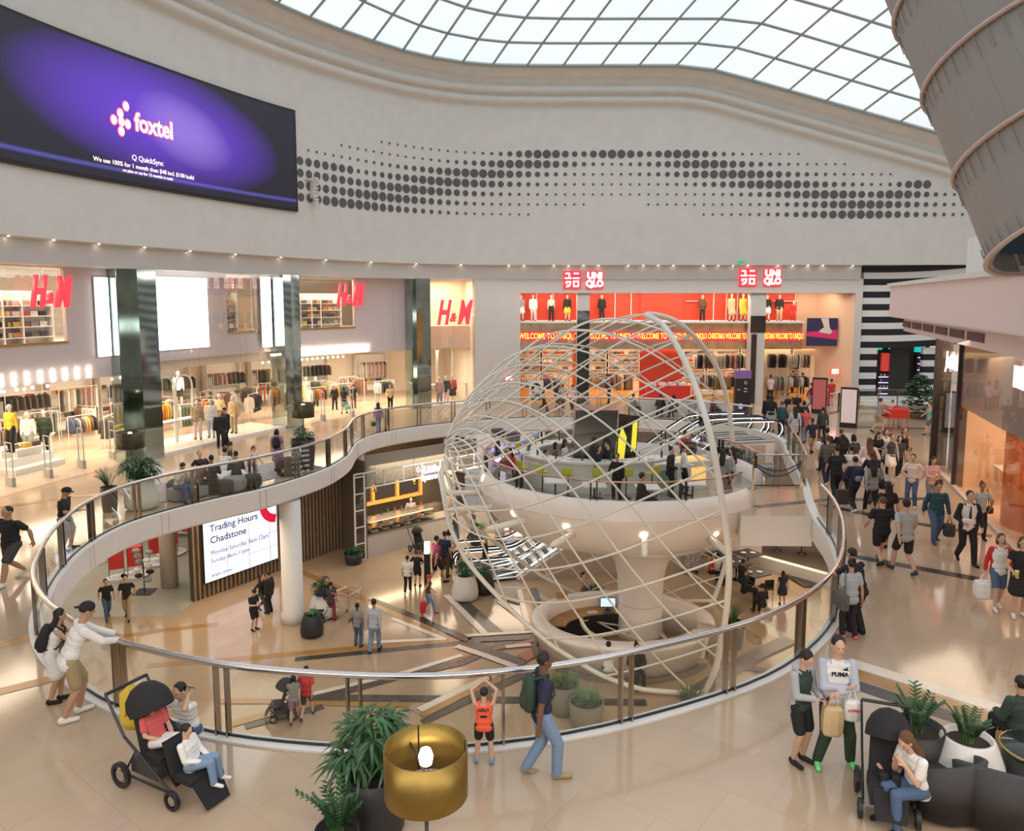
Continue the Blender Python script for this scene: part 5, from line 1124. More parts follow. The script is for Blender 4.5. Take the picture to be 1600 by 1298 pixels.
def geom(pose, kind):
    s = skel(pose); mb = MB(); f = s['fw']
    T = lambda x, y, z: s['H'] + hmat(s) @ V(x, y, z)
    if kind in ('body', 'bodyfine'):
        torso(mb, s, -.004)
        for i in range(2):
            cap(mb, s['sh'][i], s['el'][i], .046, .037); cap(mb, s['el'][i], s['el'][i].lerp(s['wr'][i], .35), .037, .040); cap(mb, s['el'][i].lerp(s['wr'][i], .35), s['wr'][i], .040, .026); hand(mb, s['el'][i], s['wr'][i], 1)
            cap(mb, s['hip'][i], s['kn'][i], .086, .054); m = s['kn'][i].lerp(s['an'][i], .32) + V(0, .012, 0); cap(mb, s['kn'][i], m, .052, .057); cap(mb, m, s['an'][i], .057, .036)
            cap(mb, s['an'][i] + V(0, .02, -.03), s['an'][i] + s['ft'][i]*.15 + V(0, 0, -.035), .034, .026)
        cap(mb, s['N'] - s['up']*.04, T(0, .015, -.06), .056, .054)
        mb.ball(T(0, .008, .02), 1, 16, 12, (.076, .094, .105)); mb.ball(T(0, -.018, -.045), 1, 14, 10, (.058, .066, .070)); mb.ball(T(0, -.045, -.085), .030, 8, 6)
        cap(mb, T(0, -.083, .012), T(0, -.103, -.022), .011, .015, 8); cap(mb, T(-.02, -.078, -.060), T(.02, -.078, -.060), .011, .011, 8)
        cap(mb, T(-.035, -.078, .026), T(-.015, -.083, .026), .010, .010, 6); cap(mb, T(.035, -.078, .026), T(.015, -.083, .026), .010, .010, 6)
        for sg in (-1, 1): mb.ball(T(sg*.080, .008, -.005), 1, 8, 6, (.012, .020, .032))
    elif kind == 'longskirt': kind = 'longskirt'
    if kind in ('body', 'bodyfine'): pass
    elif kind == 'jacketopen':
        bk = V(0, .03, 0)
        for sg in (-1, 1): cap(mb, s['P'] - s['up']*.10 + V(sg*.115, .015, 0), s['C'] + V(sg*.105, .012, 0), .078, .072); cap(mb, s['C'] + V(sg*.105, .012, 0), s['P'] + s['up']*.44 + V(sg*.09, 0, 0), .072, .066)
        hbar(mb, s['P'] - s['up']*.08 + bk*1.3, .07, .10); hbar(mb, s['W'] + bk, .05, .09); hbar(mb, s['C'] + bk, .08, .09); hbar(mb, s['P'] + s['up']*.43 + bk*.7, .10, .06)
        for i in range(2): a = s['sh'][i]; cap(mb, a, s['el'][i], .064, .056); cap(mb, s['el'][i], s['el'][i].lerp(s['wr'][i], .92), .055, .044)
    elif kind == 'hood': mb.ball(s['N'] - f*.075 + s['up']*.0, 1, 12, 8, (.115, .075, .085))
    elif (kind.startswith('tee') or kind.startswith('long') and kind != 'longskirt' or kind.startswith('tank') or kind.startswith('jacket')):
        g = .030 if kind.startswith('jacket') else .015; torso(mb, s, g, -.05 if g < .02 else -.10, not kind.startswith('tank'), 1, .012)
        if kind.startswith('tank'):
            for sg in (-1, 1): cap(mb, s['C'] + V(sg*.085, 0, 0), s['P'] + s['up']*.47 + V(sg*.085, .0, 0), .06, .05)
        elif not kind.startswith('teeinner'):
            for i in range(2):
                e = .60 if kind.startswith('tee') else 1.0; a = s['sh'][i]; cap(mb, a, a.lerp(s['el'][i], e), .052+g, .040+g+(.010 if e < 1 else 0))
                if e == 1.0: cap(mb, s['el'][i], s['el'][i].lerp(s['wr'][i], .92), .038+g, .030+g)
        if kind == 'jackethood': mb.ball(s['N'] - f*.075 + s['up']*.0, 1, 12, 8, (.115, .075, .085))
    elif kind in ('trousers', 'slim'):
        g = .018 if kind == 'trousers' else .014; torsoP = s['P']; hbar(mb, torsoP + s['up']*.03, .062, .096+g*.4); hbar(mb, torsoP - s['up']*.03, .070, .096+g*.6)
        for i in range(2): cap(mb, s['hip'][i], s['kn'][i], .090+g, .058+g); cap(mb, s['kn'][i], s['an'][i] + (s['kn'][i]-s['an'][i])*.03, .060+g, .046+g)
    elif kind == 'shorts':
        hbar(mb, s['P'] + s['up']*.03, .062, .100); hbar(mb, s['P'] - s['up']*.03, .070, .106)
        for i in range(2): cap(mb, s['hip'][i], s['hip'][i].lerp(s['kn'][i], .80), .104, .090)
    elif kind in ('skirt', 'dress', 'longskirt'):
        if kind == 'dress': torso(mb, s, .016); [cap(mb, s['sh'][i], s['sh'][i].lerp(s['el'][i], .4), .062, .060) for i in range(2)]
        e = .95 if kind == 'longskirt' else .72; hbar(mb, s['P'] + s['up']*.04, .068, .112)
        for k in range(5):
            t = k/4*e; a = s['hip'][0].lerp(s['kn'][0], t); b = s['hip'][1].lerp(s['kn'][1], t); cap(mb, a, b, .105 + .012*k)
    elif kind == 'shoes':
        for i in range(2):
            a = s['an'][i]; fd = s['ft'][i]; cap(mb, a + V(0, .025, -.028), a + fd*.17 + V(0, 0, -.033), .042, .034); cap(mb, a + V(0, .03, -.01), a + V(0, 0, .015), .044, .042)
    elif kind.startswith('hair'):
        mb.ball(T(0, .026, .034), 1, 16, 12, (.086, .098, .104))
        if kind == 'hairbuzz': mb = MB(); mb.ball(T(0, .020, .030), 1, 16, 12, (.081, .094, .100))
        if kind in ('hairlong', 'hairtail'):
            if kind == 'hairlong':
                for sg in (-1, 0, 1): cap(mb, T(sg*.05, .045, .0), s['N'] - f*.08 + V(sg*.055, 0, 0) - s['up']*.03, .052, .050); cap(mb, s['N'] - f*.09 + V(sg*.055, 0, 0), s['N'] - f*.105 + V(sg*.05, 0, 0) - s['up']*.22, .045, .030)
            else: cap(mb, T(0, .12, .03), T(0, .15, .0), .030, .034); cap(mb, T(0, .15, 0), T(0, .14, -.20), .034, .016)
        if kind == 'hairbob':
            for sg in (-1, 0, 1): cap(mb, T(sg*.055, .035, .0), T(sg*.06, .035, -.10), .050, .046)
        if kind == 'hairbun': mb.ball(T(0, .10, .115), .045, 10, 8)
        if kind == 'hairbuns': mb.ball(T(-.07, .05, .125), .036, 10, 8); mb.ball(T(.07, .05, .125), .036, 10, 8)
    elif kind in ('cap', 'capback'):
        mb.ball(T(0, .012, .045), 1, 16, 12, (.091, .106, .092)); y = -1 if kind == 'cap' else 1
        for k in (-1, 0, 1): cap(mb, T(k*.035, y*.07+.01, .052), T(k*.030, y*.155+.01, .040), .010, .008)
    return mb
COLS = dict(k=(.018, .018, .02), n=(.02, .025, .06), c=(.06, .06, .065), g=(.28, .28, .29), h=(.42, .44, .46), w=(.80, .79, .77), r=(.60, .03, .04), R=(.65, .12, .12), o=(.95, .14, .06), e=(.40, .30, .17), b=(.08, .13, .24), B=(.20, .30, .45), t=(.02, .09, .12),
            T=(.15, .42, .40), p=(.70, .42, .40), P=(.78, .60, .58), m=(.28, .04, .08), y=(.75, .55, .06), G=(.035, .06, .045), u=(.32, .20, .34), l=(.48, .52, .62), s=(.10, .05, .025), S=(.13, .065, .03), f=(.12, .11, .10), v=(.2, .9, .25), z=(.90, .15, .25), d=(.016, .011, .009), Y=(.62, .45, .25))
SKINS = [(.62, .38, .27), (.50, .29, .19), (.33, .17, .10), (.17, .085, .05), (.72, .50, .40)]
def cm_(code): return mat('cloth_' + code, COLS[code], .85) if code not in 'd' else mat('hair_dark', COLS['d'], .6)
def sm_(i): return mat('skin_%d' % i, SKINS[i], .5)
REQ = {}   # (pose, kind, fine) -> mesh
PEOPLE = []
def solve_h(pos, headv, z0):
    lo, hi = .3, 2.4
    for _ in range(30):
        m = (lo+hi)/2
        if proj(pos.x, pos.y, z0+m)[1] > headv: lo = m
        else: hi = m
    return lo
HT = {}
def person(u, hv, fv, lvl, head, pose, top, bot, hair, skin, shoe, label, wide=1.0, cat='person', fine=False, extra=None, pos=None, h=None, group=None, z=None, name=None):
    z0 = {0: 0.0, 1: LV, 2: 0.0}[lvl] if z is None else z
    s = skel(pose); topz = (s['H'] + s['hup']*.125).z
    off = Vector((0, 0, 0))
    if pos is None:
        if fv:
            pos = pt(u, fv, z0); h = solve_h(pos, hv, z0)
        else:
            h = h or (1.70 if pose not in ('sit', 'sitphone', 'sitback', 'lap', 'crouch') else topz); pos = pt(u, hv, z0 + h)
            pos.z = z0
    sc = (h or topz)/topz
    PEOPLE.append(dict(pos=Vector((pos.x, pos.y, z0)), rz=R(head), sc=sc, wide=wide, pose=pose, top=top, bot=bot, hair=hair, skin=skin, shoe=shoe, label=label, cat=cat, fine=fine, extra=extra, group=group, name=name))
    return PEOPLE[-1]
def relax():
    ps = [p for p in PEOPLE if p['cat'] == 'person' and p['pose'] not in ('lap', 'arm') and p['pos'].z in (0.0, LV)]
    for it in range(6):
        for i, a in enumerate(ps):
            for b in ps[i+1:]:
                if a['pos'].z != b['pos'].z: continue
                sit = 'sit' in a['pose'] or 'sit' in b['pose']; r = .62 if sit else .46; d = b['pos'] - a['pos']
                if d.length >= r or a['fine'] and b['fine'] and it: continue
                n, f = (a, b) if a['pos'].length < b['pos'].length else (b, a); gap = (r - d.length)*.6
                for q, s_ in ((n, -.5), (f, .5)): u_ = Vector((q['pos'].x, q['pos'].y, 0)).normalized(); q['pos'] += u_*gap*s_
    for p in ps:      # nobody stands in the void or through the glass
        if p['pos'].z != 0.0 or math.hypot(p['pos'].x-PC.x, p['pos'].y-PC.y) < 5.2: continue
        i = min(range(len(HOLE)), key=lambda k: (HOLE[k]-p['pos']).length); t = (HOLE[(i+1) % len(HOLE)] - HOLE[i-1]).normalized(); n = Vector((t.y, -t.x, 0)); d = (p['pos']-HOLE[i]).dot(n); need = .85 if 'sit' in p['pose'] else (.45 if p['pose'] not in ('rail', 'rail2') else .52)
        if -3 < d < need and not p.get('free'): p['pos'] += n*(need-d)
def tops(p): return list(p['top']) if isinstance(p['top'], list) else [p['top']]
def flush_people():
    relax()
    jobs = {}
    for p in PEOPLE:
        ks = ['body']
        for q in tops(p) + [p['bot'], p['hair']]:
            if q: ks.append(q[0])
        if p['shoe']: ks.append('shoes')
        for k in ks: jobs[(p['pose'], k, p['fine'])] = None
    tmp = []
    for key in jobs:
        pose, k, fine = key; mb = geom(pose, k); me = mb.mesh('tmp', M['white'])
        o = bpy.data.objects.new('tmp', me); COL.objects.link(o)
        m = o.modifiers.new('r', 'REMESH'); m.mode = 'VOXEL'; m.voxel_size = .0085 if fine else .016; m.use_smooth_shade = True
        m2 = o.modifiers.new('s', 'SMOOTH'); m2.factor = .5; m2.iterations = 3 if fine else 2; tmp.append((key, o))
    bpy.context.view_layer.update(); dg = bpy.context.evaluated_depsgraph_get()
    for key, o in tmp:
        me = bpy.data.meshes.new_from_object(o.evaluated_get(dg)); me.name = key[1]; me.materials.clear(); me.materials.append(M['white']); jobs[key] = me
        if key[1] == 'body':
            me.materials.append(mat('eye', (.03, .02, .015), .3)); me.materials.append(mat('lips', (.42, .16, .13), .5)); s = skel(key[0]); T = lambda x, y, z: s['H'] + hmat(s) @ V(x, y, z)
            ey = [T(-.030, -.086, .012), T(.030, -.086, .012)]; lp = T(0, -.088, -.060); r = .011 if key[2] else .016
            for pl in me.polygons:
                c = pl.center
                if min((c-e).length for e in ey) < r: pl.material_index = 1
                elif abs(c.z-lp.z) < .009 and (c-lp).length < .022: pl.material_index = 2
    for _, o in tmp: me = o.data; bpy.data.objects.remove(o); bpy.data.meshes.remove(me)
    for p in PEOPLE:
        g = lambda k: jobs[(p['pose'], k, p['fine'])]
        nm = p['name'] or p['cat'].replace(' ', '_')
        b = put(g('body'), nm, None, p['pos'], p['rz'], p['skinm'] if 'skinm' in p else (sm_(p['skin']) if p['skin'] >= 0 else M['skin0']), (p['sc']*p['wide'], p['sc']*p['wide'], p['sc']))
        tag(b, p['label'], p['cat'], p['group'])
        names = dict(tee='t_shirt', teeinner='t_shirt', long='long_sleeve_top', tank='vest_top', jacket='jacket', jacketopen='jacket', hood='hood', jackethood='hooded_jacket', trousers='trousers', slim='trousers', shorts='shorts', skirt='skirt', dress='dress', longskirt='skirt', cap='cap', capback='cap')
        for q in [p['bot']] + tops(p) + [p['hair']]:
            if q: put(g(q[0]), names.get(q[0], 'hair'), b, m=cm_(q[1]))
        if p['shoe']: put(g('shoes'), 'shoes', b, m=cm_(p['shoe']))
        p['obj'] = b
        if p['extra']: p['extra'](p, b)
def wp(p, v):
    m = Matrix.Rotation(p['rz'], 3, 'Z'); return p['pos'] + m @ Vector((v.x*p['sc']*p['wide'], v.y*p['sc']*p['wide'], v.z*p['sc']))
# ---- things people carry (each a top-level thing)
def backpack(code, label, pocket=None):
    def f(p, b):
        s = skel(p['pose']); c = s['C'] - s['fw']*.17 - s['up']*.06; t = thing('backpack', label, 'backpack', wp(p, c), p['rz'], scale=p['sc']); mb = MB()
        mb.lathe([(0, -.25), (.10, -.245), (.15, -.18), (.16, .0), (.14, .14), (.09, .22), (0, .24)], n=20, sx=1.0, sy=.62); mb.build('body', cm_(code), t, True)
        mb = MB(); mb.lathe([(0, -.10), (.08, -.09), (.10, 0), (.08, .07), (0, .08)], (0, .075, -.10), 16, 1.1, .5); mb.build('pocket', cm_(pocket or code), t, True)
        th = math.atan2(-s['up'].y, s['up'].z); t.rotation_euler = (th, 0, p['rz'])
        for sg in (-1, 1): mb = MB(); mb.tube([V(sg*.08, -.03, .2), V(sg*.10, -.14, .24), V(sg*.12, -.29, .16), V(sg*.13, -.31, 0), V(sg*.14, -.22, -.14), V(sg*.12, -.06, -.18)], .017, 5); mb.build('strap', cm_(code), t, True)
    return f
def handbag(code, label, i=1, w=.34, h=.38, d=.12, nm='shopping_bag', cat='bag', txt=None, tcol='r'):
    def f(p, b):
        s = skel(p['pose']); q = wp(p, s['wr'][i] + (s['wr'][i]-s['el'][i]).normalized()*.09); L = .13; t = thing(nm, label, cat, (q.x, q.y, q.z-.03), p['rz']); mb = MB()
        n = 10; rings = [(-L, .30, .25), (-L-.03, .46, .5), (-L-h*.5, .5, .55), (-L-h*.92, .47, .5), (-L-h, .40, .4)]
        for z, a_, b_ in rings:
            for k in range(n): an = 2*pi*k/n; mb.v.append((w*a_*cos(an)*(1.25 if k % 5 else 1), d*b_*sin(an)*1.6, z))
        for r_ in range(4):
            for k in range(n): mb.f.append((r_*n+k, r_*n+(k+1) % n, (r_+1)*n+(k+1) % n, (r_+1)*n+k)); mb.m.append(0)
        mb.f += [tuple(range(n))[::-1], tuple(range(4*n, 5*n))]; mb.m += [0, 0]; mb.build('body', cm_(code), t)
        mb = MB()
        for y in (-.02, .02): mb.tube([(-w*.25, y, -L-.02), (-w*.12, y*.5, -.03), (0, 0, .0), (w*.12, y*.5, -.03), (w*.25, y, -L-.02)], .007, 5)
        mb.build('handle', cm_(code), t)
        if txt: text(txt, 'lettering', .048, cm_(tcol), V(0, -d*.93, -L-h*.4), upright(0), t, .002, 0, 'CENTER', .002)
    return f
def shoulderbag(code, label, side=1, w=.34, h=.30):
    def f(p, b):
        s = skel(p['pose']); q = wp(p, V(side*.27, .06, .93)); t = thing('shoulder_bag', label, 'bag', q, p['rz']); mb = MB(); mb.ball((0, 0, -.02), 1, 14, 9, (.085, w/2, h/2)); mb.box(-.06, -w*.42, -h*.42, .06, w*.42, h*.25); mb.build('body', cm_(code), t)
        mb = MB(); mb.tube([(0, -w*.35, h*.3), (-side*.02, -w*.2, .30), (-side*.09, -.02, .53), (-side*.02, w*.2, .30), (0, w*.35, h*.3)], .011, 5); mb.build('strap', cm_(code), t)
    return f
def phone(label, i=0):
    def f(p, b):
        s = skel(p['pose']); d = (s['wr'][i]-s['el'][i]).normalized(); q = wp(p, s['wr'][i] + d*.11 + V(.0, 0, .03)); t = thing('smartphone', label, 'phone', q, p['rz']); mb = MB(); mb.box(-.038, -.07, -.005, .038, .07, .005); o = mb.build('case', M['black'], t); o.rotation_euler = (R(-35), 0, 0)
        mb = MB(); mb.box(-.034, -.062, .0052, .034, .062, .0065); o = mb.build('screen', mat('phone_screen', (.1, .12, .2), .2, 0, (.25, .3, .5), .8), t); o.rotation_euler = (R(-35), 0, 0)
    return f
def drink(label, i=0, c='y'):
    def f(p, b):
        s = skel(p['pose']); d = (s['wr'][i]-s['el'][i]).normalized(); q = wp(p, s['wr'][i] + d*.10); t = thing('cup', label, 'cup', (q.x, q.y, q.z-.03), p['rz']); mb = MB(); mb.lathe([(.028, 0), (.038, .12), (.036, .125)], n=12); mb.build('body', cm_(c), t, True); mb = MB(); mb.lathe([(.04, .122), (.04, .135), (.0, .136)], n=12); mb.build('lid', cm_('w'), t, True)
    return f
def chest(tx, col, back=False):
    def f(p, b):
        s = skel(p['pose']); d = s['C'] + s['up']*.03 + s['fw']*(-.118 if back else .128); r = Matrix.Rotation(pi, 3, 'Z') @ upright(0) if back else upright(0)
        text(tx, 'shirt_print', .078 if not back else .11, cm_(col), d, r, b, .002, 0, 'CENTER', .003)
        mb = MB()
        if not back: mb.add([(.02, 0, .06), (.06, 0, .085), (.10, 0, .11), (.085, 0, .075), (.11, 0, .05), (.07, 0, .055)], [(0, 1, 2, 3, 4, 5)])
        else: mb.add([(-.07, .0, -.12), (.07, .0, -.12), (.06, .0, -.17), (-.06, .0, -.17)], [(0, 1, 2, 3)])
        mb.build('shirt_emblem', cm_(col), b, False, d + s['fw']*.003*(-1 if back else 1))
    return f
def tie():
    def f(p, b):
        s = skel(p['pose']); d = s['C'] + s['up']*.06 + s['fw']*.122; mb = MB(); mb.add([(-.018, 0, .07), (.018, 0, .07), (.012, 0, .04), (.03, 0, -.2), (0, 0, -.25), (-.03, 0, -.2), (-.012, 0, .04)], [tuple(range(7))]); mb.build('tie', cm_('n'), b, False, d)
    return f
def box_in_hand():
    def f(p, b):
        s = skel(p['pose']); q = wp(p, s['wr'][0] + V(.02, -.12, .05)); mb = MB(); mb.box(-.09, -.06, 0, .09, .06, .06); tag(mb.build('takeaway_box', cm_('w'), None, False, q, p['rz']), 'small white takeaway box in the hand of the person in the suit', 'box')
    return f
def both(*fs):
    def f(p, b):
        for x in fs: x(p, b)
    return f
# ================================================================ plants
def push(p, r):
    q = Vector((p[0], p[1], 0)); i = min(range(len(HOLE)), key=lambda k: (HOLE[k]-q).length); t = (HOLE[(i+1) % len(HOLE)] - HOLE[i-1]).normalized(); n = Vector((t.y, -t.x, 0)); d = (q-HOLE[i]).dot(n)
    return q + n*(r + .2 - d) if -4 < d < r + .2 else q
def leafm(mb, base, az, L, w, rise, droop, n=5):
    d = V(cos(az), sin(az), 0); sd = V(-sin(az), cos(az), 0); b0 = len(mb.v)
    for i in range(n+1):
        t = i/n; p = base + d*L*t*(.55+.45*(1-rise)) + V(0, 0, L*(rise*t - droop*t*t)); ww = w*sin(pi*min(.97, .12+.85*t)); mb.v += [tuple(p - sd*ww), tuple(p + sd*ww + V(0, 0, .0))]
    for i in range(n): mb.f.append((b0+2*i, b0+2*i+1, b0+2*i+3, b0+2*i+2)); mb.m.append(mb.k)
def foliage(kind, seed, R0=.5, H=.7):
    rnd = random.Random(seed); mb = MB(); st = MB()
    if kind == 'palm':      # many fans of long narrow leaves on short stems
        for i in range(34 if R0 < .6 else 70):
            az = rnd.uniform(0, 2*pi); rr = rnd.uniform(.0, R0*.75); h = rnd.uniform(.25, .95)*H*(1-.45*rr/R0); p = V(cos(az)*rr, sin(az)*rr, h); st.tube([(p.x*.25, p.y*.25, 0), p], .008, 4); mb.k = 0
            for k in range(8): leafm(mb, p, az + rnd.uniform(-1.6, 1.6), rnd.uniform(.22, .36)*min(1.2, R0/.5), .017 if R0 < .6 else .022, rnd.uniform(.0, .7), rnd.uniform(.4, .9), 4)
    elif kind == 'zz':      # upright stems with paired leaflets
        for i in range(15):
            az = rnd.uniform(0, 2*pi); L = rnd.uniform(.6, 1.0)*H; lean = rnd.uniform(.2, .8); pts = [V(cos(az)*(.06+lean*L*t*t*.7), sin(az)*(.06+lean*L*t*t*.7), L*t*(1-.25*lean*t)) for t in (0, .25, .5, .75, 1)]; st.tube(pts, [.010, .009, .007, .005, .003], 4)
            for k in range(9):
                t = .3 + .7*k/8; j = min(3, int(t*4)); q = pts[j].lerp(pts[j+1], t*4-j)
                for sg in (-1, 1): leafm(mb, q, az + sg*1.2, .10, .020, .5, .2, 3)
    elif kind == 'tree':
        for i in range(150 if H < 1.5 else 420):
            az = rnd.uniform(0, 2*pi); z = rnd.uniform(.1, 1)*H; rr = R0*rnd.uniform(.3, 1)*sin(pi*min(.95, .15+z/H*.8)); p = V(cos(az)*rr, sin(az)*rr, z)
            for k in range(3): leafm(mb, p, rnd.uniform(0, 2*pi), .16 if H < 1.5 else .26, .045 if H < 1.5 else .08, .4, .5, 3)
        st.tube([(0, 0, 0), (0, 0, H*.8)], .02, 5)
    else:                   # grassy tuft / bushy
        for i in range(120): az = rnd.uniform(0, 2*pi); leafm(mb, V(cos(az)*rnd.uniform(0, R0*.35), sin(az)*rnd.uniform(0, R0*.35), 0), az, rnd.uniform(.6, 1.1)*H, .014, rnd.uniform(.55, 1.0), rnd.uniform(.1, .55), 4)
        st.tube([(0, 0, 0), (0, 0, .1)], .01, 4)
    return mb, st
def planter(p, label, pot=('egg', 'potwhite', .42, .85), plant=('palm', .5, .7, 'greentile'), seed=1, cat='plant', nm='potted_plant', wide=1.0):
    kind, m, r, h = pot
    if p[2] > -1: p = push(p, max(r, plant[1]*.8))
    t = thing(nm, label, cat, p); mb = MB()
    prof = {'egg': [(r*.72, 0), (r*.95, h*.08), (r, h*.3), (r*.92, h*.6), (r*.68, h*.97), (r*.64, h), (r*.58, h), (r*.56, h-.08)],
            'tub': [(r*.8, 0), (r*.9, h*.3), (r, h), (r*.93, h), (r*.9, h-.08)], 'bowl': [(r*.5, 0), (r*.85, h*.25), (r, h*.7), (r*.95, h), (r*.88, h), (r*.85, h-.06)],
            'drum': [(r*.78, 0), (r*.8, h*.05), (r*.9, h*.5), (r, h), (r*.94, h), (r*.92, h-.1)]}[kind]
    mb.lathe(prof, n=32); mb.build('pot', M[m], t, True); rt = prof[-1][0]
    mb = MB(); mb.lathe([(0, h-.07), (rt, h-.08)], n=24, cap=False); mb.build('soil', M['soil'], t)
    f, s = foliage(plant[0], seed, plant[1], plant[2]); fo = f.build('foliage', M[plant[3]], t, False, (0, 0, h-.08)); fo['kind'] = 'stuff'; s.build('stems', M['green2'], t, False, (0, 0, h-.08)); t.children[-1]['kind'] = 'stuff'
    return t
def drum_lamp(p, label, zt=2.0, r=.42, hh=.52, dim=False):
    t = thing('drum_lamp', label, 'lamp', p); mb = MB(); mb.lathe([(.22, 0), (.22, .03), (.02, .05), (.02, zt-hh*.6)], n=24); mb.build('base', M['dark'], t, True)
    gold = mat('bronze_shade', (.055, .042, .02), .4, .6) if dim else noisy(mat('gold_shade', (.22, .145, .035), .38, .8), 6, .12); mb = MB(); z0 = zt-hh
    mb.lathe([(r, z0), (r, zt), (r-.012, zt), (r-.012, z0), (r, z0)], n=48, cap=False); mb.build('lamp_shade', gold, t, True)
    mb = MB(); mb.lathe([(0, zt-.2), (.06, zt-.18), (.075, zt-.1), (.05, zt-.03), (0, zt-.01)], n=16); mb.build('bulb', M['bulb'], t, True)
    mb = MB()
    for k in range(3): a = 2*pi*k/3; mb.tube([(0, 0, zt-hh*.6), (cos(a)*(r-.01), sin(a)*(r-.01), zt-hh*.35)], .012, 5)
    for k in range(4): a = 2*pi*k/4+.3; mb.tube([(cos(a)*(r-.02), sin(a)*(r-.02), z0), (cos(a)*(r-.02), sin(a)*(r-.02), zt)], .008, 4)
    mb.build('shade_frame', M['dark'], t)
    return t
p = pt(585, 1130, 1.3); planter((p.x, p.y, 0), 'big leafy green plant in a tall dark pot beside the nearest gold lamp', ('drum', 'potblack', .42, .75), ('palm', .62, .85, 'greentile'), 3)
p = pt(665, 1166, 1.86); drum_lamp((p.x, p.y, 0), 'nearest gold drum lamp, seen from above with its bulb glowing', zt=1.86, r=.42, hh=.5)
p = pt(525, 1235, .9); planter((p.x, p.y, 0), 'low plant at the foot of the nearest gold lamp', ('tub', 'potblack', .25, .45), ('zz', .4, .7, 'greentile'), 31)
p = pt(229, 797); planter((p.x-.25, p.y+.25, 0), 'palm-like plant in the big white egg-shaped pot by the left rail', ('egg', 'potwhite', .50, .95), ('palm', .62, .85, 'greentile'), 5)
p = pt(193, 800); planter((p.x-.45, p.y+.1, 0), 'spiky plant in a narrow black pot left of the white egg-shaped pot', ('tub', 'potblack', .24, .75), ('zz', .5, .75, 'greentile'), 6)
p = at(204, 692, 24.2); drum_lamp((p.x, p.y, 0), 'gold and black drum lamp behind the white egg-shaped pot', zt=2.1, dim=True)
p = pt(486, 736); planter((p.x-.35, p.y+.3, 0), 'plant in the large brown barrel pot beside the rail with seated people', ('tub', 'potblack', .45, 1.15), ('palm', .5, .6, 'greentile'), 7)
p = at(474, 655, 29.0); drum_lamp((p.x, p.y, 0), 'dark drum lamp beside the brown barrel pot', zt=2.35, dim=True)
p = pt(1432, 1134, .8); planter((p.x, p.y, 0), 'zz plant with upright feathery stems in the black pot at the lower right', ('tub', 'potblack', .34, .8), ('zz', .6, .62, 'greentile'), 8)
p = pt(1513, 1150, .78); planter((p.x, p.y, 0), 'feathery plant in the glossy white pot at the lower right', ('egg', 'potwhite', .46, .78), ('zz', .6, .58, 'greentile'), 9)
p = pt(1440, 655); planter((p.x, p.y+.3, 0), 'tall green wall of leaves beside the striped store steps', ('drum', 'potblack', .5, .3), ('tree', .9, 2.1, 'greentile'), 10)
# lower hall
p = pt(482, 990, LV); planter((p.x+.15, p.y-.1, LV), 'spiky plant in the dark egg-shaped pot by the white column', ('egg', 'potblack', .40, .75), ('bush', .3, .35, 'green2'), 11)
p = pt(490, 970, LV); planter((p.x+.25, p.y+.45, LV), 'leafy plant in the white tilted pot behind the dark egg-shaped pot', ('egg', 'potwhite', .52, .85), ('palm', .45, .8, 'greentile'), 12)
p = pt(727, 935, LV); planter((p.x, p.y, LV), 'plant in the big white egg-shaped pot at the foot of the escalators', ('egg', 'potwhite', .52, .95), ('palm', .5, .8, 'greentile'), 13)
p = pt(752, 930, LV); planter((p.x+.1, p.y+.3, LV), 'plant in a black pot right of the white pot at the escalators', ('egg', 'potblack', .42, .8), ('palm', .4, .5, 'greentile'), 14)
for (u, v, a, b, c, d) in ((881, 1112, 'leafy plant in the taller brown tub before the reception desk', ('tub', 'potgrey', .42, .85), ('bush', .5, .65, 'green2'), 15), (916, 1135, 'leafy plant in the wider brown tub before the reception desk', ('tub', 'potgrey', .48, .75), ('bush', .6, .65, 'green2'), 16), (1078, 1105, 'bushy plant at the right front of the reception desk', ('tub', 'potgrey', .3, .3), ('bush', .5, .6, 'greentile'), 17), (1144, 1010, 'plant in the tall black pot right of the cage', ('tub', 'potblack', .38, .85), ('zz', .5, .8, 'greentile'), 18), (927, 948, 'broad plant in the black bowl behind the reception desk', ('bowl', 'potblack', .5, .55), ('bush', .6, .65, 'greentile'), 19), (745, 850, 'plant beside the cafe tables behind the escalator foot', ('tub', 'potblack', .35, .5), ('palm', .5, .8, 'greentile'), 20), (553, 880, 'low dark hedge ring round the thin column by the cafe', ('drum', 'potblack', .42, .5), ('tree', .4, .3, 'greentile'), 21)):
    p = pt(u, v, LV); planter((p.x, p.y, LV), a, b, c, d)
t = thing('flower_vase', 'small green vase of bright flowers on the reception counter', 'flowers', RC + V(.35, 2.1, 1.17)); mb = MB(); mb.lathe([(.09, 0), (.13, .1), (.12, .28), (.11, .28)], n=16); mb.build('vase', M['green2'], t, True); f, s = foliage('bush', 4, .25, .5); f.build('leaves', M['green2'], t, False, (0, 0, .25))['kind'] = 'stuff'
for i in range(9): mb = MB(); mb.ball((.14*cos(i*2.4), .14*sin(i*2.4), .5+.03*(i % 4)), .04, 6, 5); mb.build('flower', CL[7] if i % 2 else mat('cloth_r', COLS['r'], .8), t)

